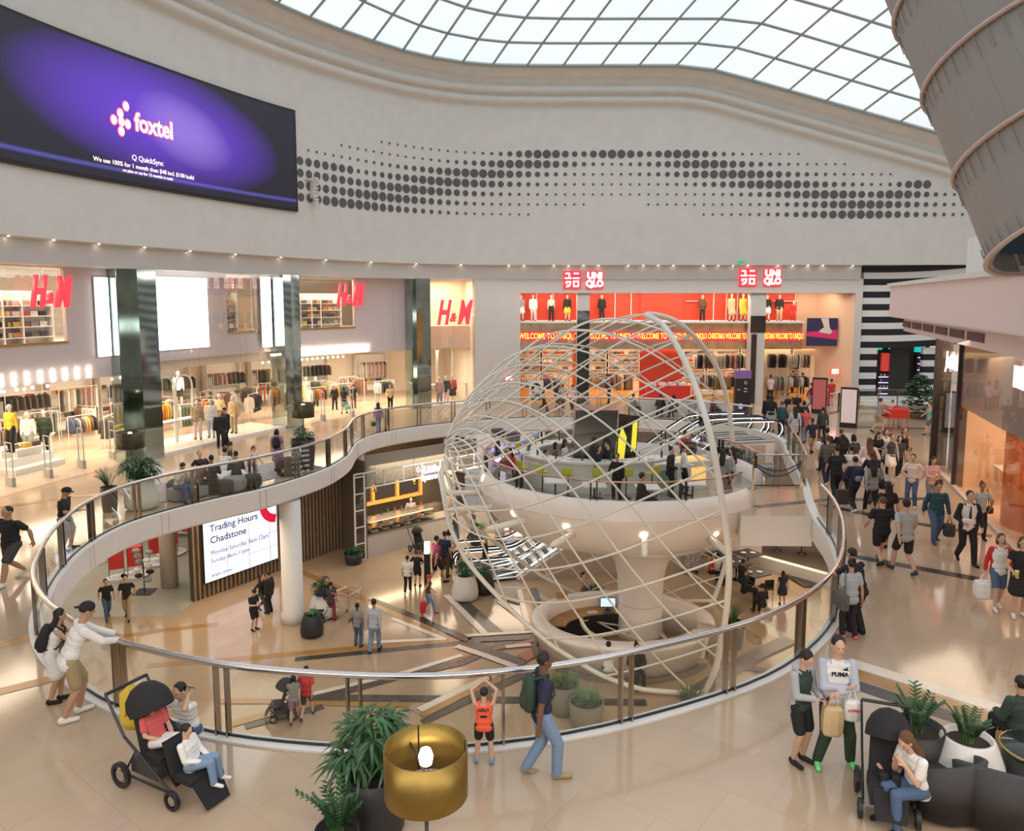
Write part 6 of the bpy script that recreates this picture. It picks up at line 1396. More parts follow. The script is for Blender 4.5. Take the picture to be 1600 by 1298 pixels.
# ================================================================ seats, tables
def chair(p, rz, label, col='k', group=None):
    t = thing('cafe_chair', label, 'chair', p, rz, group); m = cm_(col); mb = MB(); mb.box(-.22, -.22, .42, .22, .22, .46); mb.build('seat', m, t)
    mb = MB(); mb.add([(-.2, .2, .5), (.2, .2, .5), (.18, .26, .85), (-.18, .26, .85), (-.2, .23, .5), (.2, .23, .5), (.18, .29, .85), (-.18, .29, .85)], [(0, 1, 2, 3), (7, 6, 5, 4), (0, 4, 5, 1), (1, 5, 6, 2), (2, 6, 7, 3), (3, 7, 4, 0)]); mb.build('backrest', m, t)
    lm = MB(); lm.tube([(0, 0, .43), (0, 0, 0)], .014, 5); lme = lm.mesh('leg', M['steel'])
    for a in (-.19, .19):
        for b in (-.19, .19): put(lme, 'leg', t, (a, b, 0))
def table(p, w, d, label, top='potwhite', h=.74, rz=0, round_=False, nm='cafe_table'):
    t = thing(nm, label, 'table', p, rz); mb = MB()
    if round_: mb.lathe([(0, h-.03), (w/2, h-.03), (w/2, h), (0, h)], n=24)
    else: mb.box(-w/2, -d/2, h-.035, w/2, d/2, h)
    mb.build('table_top', M[top], t); mb = MB(); mb.lathe([(.22, 0), (.22, .02), (.03, .04), (.03, h-.03)], n=14); mb.build('pedestal', M['dark'], t, True); return t
def armchair(p, rz, label, col='c', s=1.0):
    t = thing('tub_chair', label, 'armchair', p, rz, scale=s); m = cm_(col); mb = MB(); mb.lathe([(.30, .05), (.36, .12), (.36, .40), (.30, .44), (0, .44)], n=24); mb.build('seat', m, t, True)
    mb = MB(); n = 16; K = 4
    for i in range(n+1):
        a = R(-20) + R(220)*i/n; hh = .52 + .26*sin(pi*i/n)
        for r, z in ((.36, .1), (.42, hh), (.37, hh+.02), (.31, .3)): mb.v.append((r*cos(a), r*sin(a), z))
    for i in range(n):
        for j in range(K): mb.f.append((i*K+j, (i+1)*K+j, (i+1)*K+(j+1) % K, i*K+(j+1) % K)); mb.m.append(0)
    mb.f += [(0, 1, 2, 3), (n*K+3, n*K+2, n*K+1, n*K)]; mb.m += [0, 0]; mb.build('backrest', m, t, True)
# near lower-right furniture
armchair(Vector((pt(1475, 1180, .75).x, pt(1475, 1180, .75).y, 0)), R(200), 'dark grey tub chair under the seated person beside the pushchair', 'c', 1.1)
armchair(Vector((pt(1560, 1196, .75).x, pt(1560, 1196, .75).y, 0)), R(150), 'dark grey tub chair nearest the lower right corner', 'c', 1.15)
p = pt(1600, 1168, .66); t = thing('side_table', 'round brass-rimmed black glass side table at the right picture edge', 'table', (p.x+.2, p.y, 0)); mb = MB(); mb.lathe([(.42, .60), (.44, .62), (.42, .66), (0, .66)], n=32); mb.build('table_top', M['darkglass'], t, True)
mb = MB(); mb.tube([(.43*cos(2*pi*q/32), .43*sin(2*pi*q/32), .64) for q in range(32)], .015, 6, True); mb.build('rim', M['brass'], t); mb = MB(); mb.lathe([(.38, 0), (.40, .05), (.40, .6)], n=32); mb.build('base', M['potblack'], t, True)
# left sofa group: light grey rug, poufs, sofa, cubes
p = pt(350, 768); t = tag(MB().box(-3.2, -1.1, .003, 3.4, 1.3, .018).build('rug', noisy(mat('rug_grey', (.34, .31, .33), .9), 6, .15), None, False, (p.x-.5, p.y+1.6, 0), R(52)), 'grey rug under the sofa group by the left rail', 'rug')
def pouf(u, v, r, h, label, m='potwhite', dy=.3, nm='pouf'):
    p = pt(u, v); p = push((p.x, p.y+dy), r); t = thing(nm, label, 'seat', (p.x, p.y, .018)); mb = MB(); mb.lathe([(r*.8, 0), (r, h*.3), (r, h*.7), (r*.85, h*.95), (0, h)], n=28); mb.build('cushion', M[m] if m in M else cm_(m), t, True); mb = MB(); mb.lathe([(r*.7, -.0), (r*.75, .02)], n=28); mb.build('base', M['dark'], t)
pouf(345, 762, .75, .48, 'large round cream pouf in the middle of the sofa group'); pouf(305, 755, .5, .45, 'long low beige seat left of the cream pouf', 'e'); pouf(389, 777, .40, .48, 'grey tub seat closest to the rail, right of two', 'g', .25); pouf(364, 778, .27, .46, 'dark grey stool closest to the rail, left of two', 'c', .2)
pouf(280, 772, .5, .40, 'dark bench under the hunched person in white', 'c'); pouf(446, 745, .42, .62, 'tall black draped seat left of the brown barrel pot', 'k'); pouf(404, 768, .3, .45, 'small dark seat near the walking person in pink', 'G')
# far bench block
p0 = pt(985, 662); t = thing('bench', 'long upholstered bench with beige panels behind the far balustrade', 'bench', (7.0, 41.3, 0)); mb = MB(); mb.box(-.6, 0, .0, 4.6, .6, .45); mb.build('seat', cm_('c'), t); mb = MB(); mb.box(-.6, -.12, 0, 4.6, 0, .85); mb.build('back_panel', M['potwhite'], t)

# ================================================================ pod bar
DK = 0.004
cb = thing('bar_counter', 'curved pale grey bar counter inside the pod', 'bar counter', PC + V(-.75, .35, DK))
mb = MB(); ringseg(mb, [(0, 0), (0, 1.0), (-.12, 1.0), (-.12, 0)], R(75), R(330), 50, 2.6, 2.1); mb.build('front', M['potwhite'], cb); mb = MB(); ringseg(mb, [(.12, 1.0), (.12, 1.06), (-.5, 1.06), (-.5, 1.0)], R(75), R(330), 50, 2.6, 2.1); mb.build('worktop', M['white'], cb)
for i in range(13):
    a = R(95 + i*17); q = PC + V(-.75 + 3.15*cos(a), .35 + 2.6*sin(a), DK)
    if math.hypot(q.x-PC.x, q.y-PC.y) > 4.3: q = PC + (q-PC).normalized()*4.2; q.z = DK
    t = thing('bar_stool', 'bar stool with a lime green seat around the pod bar', 'stool', q, a, 'bar stools in the pod'); mb = MB(); mb.lathe([(0, .72), (.19, .72), (.2, .76), (0, .78)], n=14); mb.build('seat', mat('lime', (.50, .50, .06), .6), t)
    mb = MB(); mb.box(.14, -.16, .76, .19, .16, 1.0); mb.build('backrest', MATS['lime'], t); mb = MB(); mb.lathe([(.18, 0), (.18, .02), (.02, .03), (.02, .72)], n=12); mb.build('pedestal', M['dark'], t)
gm_ = MB(); gm_.lathe([(.03, 0), (.032, .12)], n=8); gme_ = gm_.mesh('glass_tumbler', M['glass']); bm_ = MB(); bm_.lathe([(.035, 0), (.035, .18), (.012, .22), (.012, .28)], n=8); bme_ = bm_.mesh('bottle', M['greentile']); pm_ = MB(); pm_.lathe([(.05, 0), (.12, .02), (.12, .025)], n=12); pme_ = pm_.mesh('plate', M['potwhite'])
for i in range(44):
    a = R(80 + i*5.6); rr = random.uniform(-.32, .05); q = PC + V(-.75 + (2.6+rr)*cos(a), .35 + (2.1+rr)*sin(a), DK+1.065); k = i % 4
    me, nm, lab, g = ((gme_, 'glass_tumbler', 'clear tumbler standing on the pod bar counter', 'glasses on the pod bar'), (pme_, 'plate', 'white plate on the pod bar counter', 'plates on the pod bar'), (gme_, 'glass_tumbler', 'clear tumbler standing on the pod bar counter', 'glasses on the pod bar'), (bme_, 'bottle', 'dark bottle standing on the pod bar counter', 'bottles on the pod bar'))[k]
    tag(put(me, nm, None, q), lab, {'glass_tumbler': 'glass', 'plate': 'plate', 'bottle': 'bottle'}[nm], g)
for i, a in enumerate((115, 150, 185, 95)):
    q = PC + V(-.75 + 2.45*cos(R(a)), .35 + 1.95*sin(R(a)), DK+1.065); t = thing('table_lamp', 'small pale blue table lamp on the pod bar counter', 'lamp', q, 0, 'blue lamps on the pod bar'); mb = MB(); mb.lathe([(.14, .28), (.07, .46)], n=14); mb.build('lamp_shade', mat('blue_shade', (.45, .60, .72), .6), t, True); mb = MB(); mb.lathe([(.06, 0), (.02, .03), (.02, .3)], n=10); mb.build('stem', M['brass'], t)
a_ = at(893, 745, 25.2); b_ = at(958, 745, 25.2); c_ = at(1000, 700, 25.6)
tw = thing('dark_tower', 'tall dark glossy tapering tower with a yellow lit side in the pod', 'display tower', (a_.x, 25.2, DK)); W_ = b_.x-a_.x; Ht = at(910, 640, 25.4).z
mb = MB(); mb.add([(0, 0, 0), (W_, 0, 0), (W_*1.1, 0, Ht), (.12, 0, Ht), (0, .9, 0), (W_, .9, 0), (W_*1.1, .9, Ht), (.12, .9, Ht)], [(0, 1, 2, 3), (1, 5, 6, 2), (5, 4, 7, 6), (4, 0, 3, 7), (3, 2, 6, 7)]); mb.build('body', mat('tower_grey', (.10, .10, .095), .18, .5), tw)
mb = MB(); mb.add([(W_+.02, -.01, .3), (W_+.75, .35, .3), (W_+.9, .35, Ht-.25), (W_*1.1+.02, -.01, Ht-.1)], [(0, 1, 2, 3)]); mb.build('side_screen', M['darkglass'], tw)
mb = MB(); mb.add([(W_+.12, -.05, 1.0), (W_+.35, .05, .9), (W_+.45, .10, 1.7), (W_+.28, .02, 2.1), (W_+.15, -.04, 1.7)], [(0, 1, 2, 3, 4)]); mb.add([(W_+.6, .16, 1.2), (W_+.78, .22, 1.3), (W_+.83, .22, Ht-.35), (W_+.66, .18, Ht-.4)], [(0, 1, 2, 3)]); mb.build('yellow_motif', mat('yellow_glow', (.8, .7, .05), .4, 0, (.85, .75, .05), .7), tw)
p = PC + V(1.75, -.9, DK); t = thing('service_counter', 'service counter with warm lit glass cabinet at the right of the pod', 'counter', p, R(20)); mb = MB(); mb.box(-1.0, -.4, 0, 1.1, .4, .95); mb.build('body', M['potwhite'], t); mb = MB(); mb.box(-.9, -.41, .15, -.2, -.40, .75); mb.build('green_panel', mat('mint', (.30, .48, .36), .6), t); mb = MB(); mb.box(.35, -.415, .2, .9, -.40, .75); mb.build('lit_panel', mat('amber', (1, .6, .2), .5, 0, (1, .5, .12), .8), t)
mb = MB(); mb.box(.1, -.3, .96, 1.0, .3, 1.4); mb.build('glass_case', M['glass'], t); mb = MB(); mb.box(.15, -.25, .96, .95, .25, 1.02); mb.build('food', MATS['amber'], t)  # food slab glows: the cabinet's warm light put into its material
# purple lit back shelf at the far left of the pod
t = thing('lit_shelf', 'row of purple glowing lights along the back left of the pod', 'light', PC + V(0, 0, .62)); mb = MB()
for i in range(15):
    a = R(108 + i*4.6); mb.ball((4.3*cos(a), 4.3*sin(a), 0), .085, 8, 6, (1, 1, .8))
mb.build('glow', mat('purple_glow', (.6, .4, 1), .4, 0, (.62, .42, 1.0), 3.0), t, True); mb = MB(); mb.tube([(4.3*cos(R(106+i*5)), 4.3*sin(R(106+i*5)), -.12) for i in range(15)], .05, 6); mb.build('ledge', M['dark'], t); 
tb = 0
for i, (a, r) in enumerate(((-110, 3.6), (-85, 3.7), (-60, 3.6), (-130, 3.7))):
    q = PC + V(r*cos(R(a)), r*sin(R(a)), DK); table(q, .7, .7, 'small dining table at the front of the pod deck, number %s from the left' % ('one', 'two', 'three', 'four')[[3, 0, 1, 2].index([3, 0, 1, 2][i])] if False else 'small dining table near the front rail of the pod, %s' % ('second from the left', 'third from the left', 'rightmost', 'leftmost')[i], 'potwhite')

# ================================================================ reception things
t = thing('monitor', 'computer monitor with a blue window on the reception worktop', 'monitor', RC + V(-.3, 1.35, .785)); mb = MB(); mb.box(-.27, -.015, .12, .27, .02, .46); mb.build('housing', M['black'], t)
mb = MB(); mb.box(-.25, -.02, .14, .25, -.014, .44); mb.build('screen', mat('monitor_glow', (.5, .65, .9), .3, 0, (.45, .62, .95), 1.2), t); mb = MB(); mb.box(-.1, -.08, 0, .1, .08, .015); mb.box(-.02, 0, 0, .02, .02, .2); mb.build('stand', M['black'], t)
tag(MB().box(-.17, -.11, 0, .17, .11, .006).build('paper', M['potwhite'], None, False, RC + V(-.85, 1.2, .785), .3), 'sheet of white paper left of the reception monitor', 'paper')
t = thing('desk_phone', 'black desk phone right of the reception monitor', 'telephone', RC + V(.25, 1.3, .785)); mb = MB(); mb.box(-.09, -.1, 0, .09, .1, .05); mb.build('base', M['black'], t); mb = MB(); mb.box(-.09, -.1, .05, -.04, .1, .08); mb.build('handset', M['black'], t)
t = thing('desk_lamp', 'small glowing lamp on the worktop beside the flared column', 'lamp', RC + V(.45, 1.42, .785)); mb = MB(); mb.ball((0, 0, .22), .06, 8, 6); mb.build('bulb', M['warmglow'], t, True); mb = MB(); mb.lathe([(.05, 0), (.01, .02), (.01, .2)], n=8); mb.build('stem', M['brass'], t)
t = thing('keyboard', 'black keyboard before the reception monitor', 'keyboard', RC + V(-.3, 1.12, .785)); mb = MB(); mb.box(-.2, -.07, 0, .2, .07, .02); mb.build('body', M['black'], t)
t = thing('leaflet_box', 'small timber leaflet box on the back left of the reception counter', 'box', RC + V(-1.9, 1.6, 1.17), .6); mb = MB(); mb.box(-.2, -.1, 0, .2, .1, .18); mb.build('body', M['wood'], t)

# ================================================================ totems, posters, ropes, bollard
def standing(u, v, w, h, label, nm, body='black', face=None, rz=0, d=.12, extra=None, cat='display stand'):
    p = pt(u, v); t = thing(nm, label, cat, p, rz); mb = MB(); mb.box(-w/2, -d/2, 0, w/2, d/2, h); mb.build('body', M[body], t)
    if face: mb = MB(); mb.box(-w/2+.06, -d/2-.012, .25, w/2-.06, -d/2, h-.1); mb.build('poster_face', face, t)
    return t
t = standing(1158, 656, .78, 2.2, 'black information totem with a purple cap before the red store', 'information_totem', d=.35); mb = MB(); mb.box(-.40, -.19, 2.2, .40, .19, 2.62); mb.build('purple_cap', mat('purple_top', (.30, .16, .45), .6), t)
mb = MB(); mb.tube([(.06, -.18, 2.0), (.12, -.18, 2.08), (.18, -.18, 2.0), (.15, -.18, 1.9), (.07, -.18, 1.93)], .018, 5, True); mb.box(.04, -.185, 1.65, .2, -.178, 1.70); mb.box(.04, -.185, 1.5, .2, -.178, 1.55); mb.box(-.3, -.185, 1.6, -.15, -.178, 1.64); mb.build('symbols', M['potwhite'], t)
mb = MB(); mb.ball((-.1, -.18, .75), .13, 10, 6, (1, .1, 1.2)); mb.build('picture', mat('pict', (.3, .3, .7), .4, 0, (.3, .3, .7), .8), t)
standing(1279, 646, .78, 2.0, 'black framed poster totem with a pinkish red poster by the red store', 'poster_totem', face=mat('pinkposter', (.42, .10, .10), .5, 0, (.4, .1, .1), .35), rz=R(-25))
standing(1325, 668, .80, 2.0, 'black framed poster totem with a pale poster beside the far railing', 'poster_totem', face=mat('paleposter', (.62, .55, .55), .5, 0, (.6, .5, .5), .35), rz=R(-35))
p = pt(668, 912, LV); t = thing('lit_bollard', 'slim black bollard with a glowing white top by the escalators', 'bollard', p); mb = MB(); mb.box(-.12, -.12, 0, .12, .12, 1.3); mb.build('body', M['black'], t); mb = MB(); mb.box(-.10, -.13, 1.3, .10, .10, 1.75); mb.build('light', M['glow'], t); mb = MB(); mb.box(-.13, -.13, 0, .13, .13, .1); mb.build('red_foot', M['red'], t)
pa, pb = Vector((8.35, 24.6, 0)), Vector((9.45, 24.9, 0)); pa = pt(1178, 763); pb = pt(1264, 766); pb.y = pa.y = 25.15; pa.x = 8.05; pb.x = 9.65
for nm_, q, lab in (('rope_post', pa, 'brass rope post at the pod end of the little bridge'), ('rope_post', pb, 'brass rope post at the walkway end of the little bridge')):
    t = thing(nm_, lab, 'post', (q.x, q.y, .004)); mb = MB(); mb.lathe([(.15, 0), (.15, .02), (.025, .03), (.025, .95), (.04, .96), (.03, 1.0)], n=16); mb.build('pole', M['brass'], t, True)
mb = MB()
for dz in (0, .12): mb.tube([pa.lerp(pb, i/10) + V(0, -.0, .92-dz*.5 - (.32+dz)*4*(i/10)*(1-i/10)) for i in range(11)], .02, 6)
tag(mb.build('barrier_rope', M['black'], None, True), 'black double rope hanging between the two brass posts', 'rope')

# ================================================================ cafe with the neon sign (lower hall)
C0 = pt(575, 872, LV); C1 = pt(765, 822, LV); cd = (C1-C0); ca = math.atan2(cd.y, cd.x); Lc = cd.length
cf = lambda x, y, z: C0 + Matrix.Rotation(ca, 3, 'Z') @ V(x, y, z)
t = thing('cafe_counter', 'long cafe counter with pale ribbed front and a lit glass food case', 'counter', C0, ca)
mb = MB(); mb.box(0, 0, 0, Lc, .9, 1.0); mb.build('front', noisy(mat('ribbed_pale', (.50, .45, .40), .6), 12, .2, 0, (8, 8, .2)), t); mb = MB(); mb.box(-.02, -.03, 1.0, Lc, .93, 1.05); mb.build('worktop', M['potgrey'], t)
gx = Lc*.52; mb = MB(); mb.box(.1, .02, 1.05, gx, .8, 1.6); mb.build('glass_case', M['glass'], t); mb = MB(); mb.box(.1, .1, 1.28, gx, .75, 1.30); mb.box(.1, .1, 1.58, gx, .75, 1.61); mb.build('shelf', M['steel'], t); mb = MB(); mb.box(.15, .05, 1.565, gx-.05, .08, 1.58); mb.build('light_strip', mat('case_light', (1, .8, .5), .5, 0, (1, .75, .4), 1.6), t)
fm = MB(); fm.lathe([(.0, 0), (.10, 0), (.11, .04), (.08, .07), (0, .08)], n=10); fme = fm.mesh('pastry', CL[12])
for i in range(34):
    x = .25 + (gx-.4)*(i//2)/17; tag(put(fme, 'pastry', None, cf(x, .3+.25*(i % 2), 1.05 if i % 3 else 1.30), random.random(), random.choice((CL[12], CL[7], CL[5], CL[14], CL[13]))), 'pastry or filled roll inside the lit glass case of the cafe counter', 'food', 'food in the cafe glass case')
mb = MB(); mb.box(0, 3.2, 0, Lc+1, 3.3, 4.4); mb.box(-.1, .0, 0, -.0, 3.3, 4.4); tag(mb.build('wall_cafe', mat('cafe_wall', (.14, .12, .09), .6), None, False, C0, ca), kind='structure')
mb = MB(); mb.box(.1, 1.0, 3.0, Lc, 1.1, 4.4); tag(mb.build('wall_cafe_header', mat('cafe_header', (.26, .24, .19), .5), None, False, C0, ca), kind='structure')
t = thing('oven_shelf', 'warm timber wall cabinet with three dark oven openings behind the cafe counter', 'shelving', cf(.5, 2.6, 0), ca); mb = MB(); mb.box(0, 0, 1.55, 4.4, .55, 1.7); mb.box(0, 0, 2.6, 4.4, .55, 2.72)
for i in range(4): mb.box(i*1.42, 0, 1.7, i*1.42+.14, .55, 2.6)
ob = mat('cafe_timber_glow', (.60, .27, .07), .5, 0, (.9, .35, .06), .18); mb.build('frame', ob, t)  # timber glows faintly by itself: warm light put into the material
for i in range(3): mb = MB(); mb.box(i*1.42+.2, .1, 1.75, i*1.42+1.36, .5, 2.5); mb.build('oven', M['black'], t)
t2 = thing('back_counter', 'long dark back counter under the timber oven cabinet', 'counter', cf(.3, 2.3, 0), ca); mb = MB(); mb.box(.6, 0, 0, Lc-1.5, .6, .95); mb.build('body', M['potgrey'], t2)
for i in range(10): tag(put(bme_, 'bottle', None, cf(1.2+i*.4, 2.6, .95), 0, random.choice((CL[6], CL[12], CL[13], CL[0])), 1.1), 'bottle or jar on the back counter of the cafe', 'bottle', 'bottles behind the cafe counter')
# white framed glazing around the cafe
mb = MB()
zs = [0, .75, 1.5, 2.25, 3.0, 3.75]
for x in (-.62, -.12): mb.box(x-.03, -.03, 0, x+.03, .03, 3.9)
for z in zs: mb.box(-.62, -.025, z-.025, -.12, .025, z+.025)
for i in range(9): x = -.12 + i*1.05; mb.box(x-.025, -.025, 3.2, x+.025, .025, 3.9)
mb.box(-.12, -.03, 3.17, 8.3, .03, 3.23); mb.box(-.62, -.03, 3.86, 8.3, .03, 3.92); tag(mb.build('window_5', M['white'], None, False, C0, ca), kind='structure')
mb = MB(); mb.box(-.6, -.005, 0, -.12, .005, 3.9); mb.box(-.1, -.005, 3.2, 8.3, .005, 3.9); tag(mb.build('window_6', M['shopglass'], None, False, C0, ca), kind='structure')
neonp = mat('neon_violet', (.8, .7, 1), .4, 0, (.66, .48, 1.0), 2.0)
q = cf(Lc*.475, -.12, 3.35); nsn = thing('neon_sign', 'violet white glowing sign reading Little Sparrow over the cafe', 'sign', q, ca)
text('Little', 'lettering', .46, neonp, V(.05, 0, .2), upright(0), nsn, .02, 0, 'CENTER', .02, .95); text('Sparrow', 'lettering', .36, neonp, V(.05, 0, -.17), upright(0), nsn, .02, 0, 'CENTER', .015, .9)
mb = MB(); mb.tube([(-.8, 0, .30), (-.7, 0, .42), (-.62, 0, .25), (-.72, 0, .15), (-.78, 0, .25)], .018, 5); mb.tube([(-.62, 0, .25), (-.55, 0, .2)], .018, 5); mb.build('bird_outline', neonp, nsn)
for i, x in enumerate((1.0, 3.2, 5.4)):
    t = thing('pendant_lamp', 'small brass pendant lamp over the cafe counter', 'lamp', cf(x, .9, 2.7), 0, 'pendant lamps of the cafe'); mb = MB(); mb.lathe([(.1, 0), (.05, .2), (.0, .22)], n=12); mb.build('lamp_shade', M['brass'], t, True); mb = MB(); mb.tube([(0, 0, .2), (0, 0, 1.3)], .01, 4); mb.build('cord', M['black'], t)
area('hall_and_fill_light', cf(3, 1.6, 2.9), (0, 0, ca), 6, 190, (1, .75, .45), .6)
# grey panels + doors right of the cafe
mb = MB(); mb.box(Lc+.2, .5, 0, Lc+4.5, .7, 3.9); tag(mb.build('wall_hall_back', M['potgrey'], None, False, C0, ca), kind='structure')
t = thing('green_display', 'pale green lit panel on the dark wall beyond the cafe', 'panel', cf(Lc+.9, .45, 1.6), ca); mb = MB(); mb.box(0, 0, 0, .9, .05, 1.6); mb.build('panel', mat('green_glow', (.25, .5, .4), .5, 0, (.2, .45, .35), .6), t)
for i in range(2):
    p = pt((787, 812)[i], (850, 858)[i], LV); table((p.x, p.y, LV), .8, .8, 'small white cafe table behind the escalators, %s of two' % ('left', 'right')[i]); 

# ================================================================ cafe tables at the lower right
for i, (u, v, l) in enumerate(((1178, 922, 'dark square cafe table nearest, with plates'), (1150, 905, 'dark cafe table behind the nearest one'), (1125, 892, 'dark cafe table at the far left of the lower seating'), (1168, 890, 'dark cafe table behind the seated person in a suit'))):
    p = pt(u, v, LV); table((p.x, p.y, LV), .95, .95, l, 'potblack', rz=.5)
    for k in range(2): tag(put(pme_, 'plate', None, (p.x-.2+.4*k, p.y, LV+.745)), 'white plate on a dark cafe table in the lower hall', 'plate', 'plates on the lower cafe tables')
for u, v, a, l in ((1196, 935, 190, 'empty black chair at the near side of the nearest cafe table'), (1100, 880, 60, 'empty timber coloured chair before the far left cafe table')):
    p = pt(u, v, LV); chair((p.x, p.y, LV), R(a), l, 'k' if 'black' in l else 'Y')
t = tag(MB().box(-2.4, -.15, 0, 2.4, .15, .5).build('low_partition', M['cream'], None, False, (pt(1215, 893, LV).x, pt(1215, 893, LV).y, LV), R(-48)), 'long low cream partition behind the lower seating area', 'partition')
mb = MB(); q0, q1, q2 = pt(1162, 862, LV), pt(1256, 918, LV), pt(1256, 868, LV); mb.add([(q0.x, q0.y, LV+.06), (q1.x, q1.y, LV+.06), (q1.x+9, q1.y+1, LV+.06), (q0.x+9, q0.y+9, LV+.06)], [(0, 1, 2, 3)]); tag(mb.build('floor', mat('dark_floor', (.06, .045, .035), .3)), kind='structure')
for i in range(4):
    p = pt(1200+i*22, 882+i*6, LV); table((p.x+1.0+i*.5, p.y+1.8, LV+.06), 1.0, .8, 'white table on the dark floor area of the lower seating, %s' % ('first from the left', 'second from the left', 'third from the left', 'fourth from the left')[i], 'potwhite')
p = pt(1079, 893, LV); t = thing('waste_trolley', 'black and white checked trolley bin left of the lower cafe tables', 'trolley', p); mb = MB(); mb.box(-.3, -.25, .15, .3, .25, .95)
mb.build('bin', noisy(mat('checker', (.45, .45, .45), .6), 30, .9), t)
for a in (-.2, .2): mb = MB(); mb.lathe([(.07, -.02), (.07, .02)], (0, 0, 0), 12); o = mb.build('wheel', M['black'], t, False, (a, -.25, .07)); o.rotation_euler = (pi/2, 0, 0)

# ================================================================ lower left store
TS = 'lower left store'
for i, (u, v, sx_) in enumerate(((183, 905, .5), (212, 900, .7), (245, 880, .8), (268, 865, .8), (150, 880, .5))):
    p = pt(u, v, LV); t = thing('red_display', 'red merchandise stand in the lower left store, %s' % ('beside the two people in black', 'left of the tan column', 'behind the tan column', 'right of the tan column', 'farthest left')[i], 'display stand', p, R(30)); mb = MB(); mb.lathe([(sx_*.75, 0), (sx_*.8, .1)], n=20); mb.build('base', M['white'], t)
    mb = MB(); mb.box(-.28, -.22, .5, .28, .22, 1.3); mb.build('goods', M['red'], t); mb = MB()
    for k in (-.28, .28): mb.tube([(k, 0, .1), (k, 0, 1.7)], .015, 5)
    mb.tube([(-.28, 0, 1.7), (.28, 0, 1.7)], .015, 5); mb.build('stand', M['dark'], t)
p = pt(226, 925, LV); t = thing('sunglasses_stand', 'tall rack of black and white bags on a square foot, lower left store', 'display stand', p); mb = MB(); mb.box(-.35, -.35, 0, .35, .35, .03); mb.build('foot', M['dark'], t); mb = MB(); mb.tube([(0, 0, 0), (0, 0, 1.9)], .025, 6); mb.build('pole', M['dark'], t)
for i in range(10): mb = MB(); mb.ball((.2*(-1)**i, .1*(i % 3-1), .55+.13*i), 1, 8, 5, (.17, .12, .10)); mb.build('bag', random.choice((M['black'], M['potwhite'], M['grille'])), t)
mb = MB(); mb.box(-27, 37.0, LV, -13.5, 37.2, -1.3); tag(mb.build('wall_store_back', mat('pale_green_wall', (.52, .50, .40), .6)), kind='structure')
for i in range(3): shelf_bay((-19+i*2.3, 36.6, LV), 0, 2.2, 2.4, TS, 3, [CL[6], M['red'], CL[11]])
area('shop_light', (-18, 31, -1.35), (0, 0, 0), 8, 330, (1, .95, .8), 8)

# ================================================================ pushchairs and trolleys
def wheel(t, x, y, r, w=.05):
    mb = MB(); mb.lathe([(r*.72, -w/2), (r, -w/2), (r, w/2), (r*.72, w/2), (r*.72, -w/2)], n=20, cap=False); wl = mb.build('wheel', M['black'], t, False, (x, y, r)); wl.rotation_euler = (0, pi/2, 0)
    mb = MB(); mb.lathe([(0, -w*.3), (r*.5, -w*.3), (r*.5, w*.3), (0, w*.3)], n=14); h = mb.build('hub', M['steel'], wl)
def pushchair(p, rz, label, seats=1, s=1.0, col='k', hood=True):
    t = thing('pushchair', label, 'pushchair', p, rz, scale=s); m = cm_(col)   # faces local -Y
    fr = MB()
    for x in (-.27, .27): fr.tube([(x, .55, 1.05), (x, .25, .62), (x, -.15 - .35*(seats-1), .18)], .016, 6); fr.tube([(x, .28, .16), (x, .05, .5)], .014, 6); fr.tube([(x, .28, .16), (x, -.2-.35*(seats-1), .16)], .014, 6)
    fr.tube([(-.27, .55, 1.05), (.27, .55, 1.05)], .022, 8); fr.build('frame', M['dark'], t)
    for i in range(seats):
        y = -.0 - i*.50; z = .42 - i*.12; mb = MB(); hb = .52 if i == 0 else .36; mb.box(-.21, y-.28, z-.03, .21, y, z+.03); mb.add([(-.21, y, z), (.21, y, z), (.19, y+.16, z+hb), (-.19, y+.16, z+hb), (-.21, y+.05, z), (.21, y+.05, z), (.19, y+.21, z+hb-.01), (-.19, y+.21, z+hb-.01)], [(0, 1, 2, 3), (7, 6, 5, 4), (1, 5, 6, 2), (0, 3, 7, 4)]); mb.add([(-.19, y-.28, z), (.19, y-.28, z), (.16, y-.42, z-.24), (-.16, y-.42, z-.24), (-.19, y-.28, z-.04), (.19, y-.28, z-.04), (.16, y-.46, z-.27), (-.16, y-.46, z-.27)], [(0, 3, 2, 1), (4, 5, 6, 7), (0, 1, 5, 4), (1, 2, 6, 5), (2, 3, 7, 6), (3, 0, 4, 7)]); mb.build('seat', m, t)
        if hood and i == 0:
            mb = MB(); n = 10
            for a in range(n+1):
                q = R(20 + a*13)
                for b in range(9): bb = pi*b/8; mb.v.append((.26*cos(bb), y+.14 - .34*cos(q)*sin(bb)*.9, z+.40 + .34*sin(q)*sin(bb)*1.0 + .02))
            for a in range(n):
                for b in range(8): mb.f.append((a*9+b, a*9+b+1, (a+1)*9+b+1, (a+1)*9+b)); mb.m.append(0)
            mb.build('canopy', m, t, True)
    mb = MB(); mb.box(-.2, -.2, .16, .2, .25, .32); mb.build('basket', cm_('c'), t)
    for x in (-.30, .30): wheel(t, x, .30, .15); wheel(t, x, -.22-.35*(seats-1), .11)
    return t
p = pt(258, 1095, 1.1); ps = pushchair((p.x-.1, p.y, 0), R(62), 'black double pushchair with two small children by the near rail', 2, 1.12)
cm1 = Matrix.Rotation(R(62), 3, 'Z'); base = Vector((p.x-.1, p.y, 0)); mb = MB()
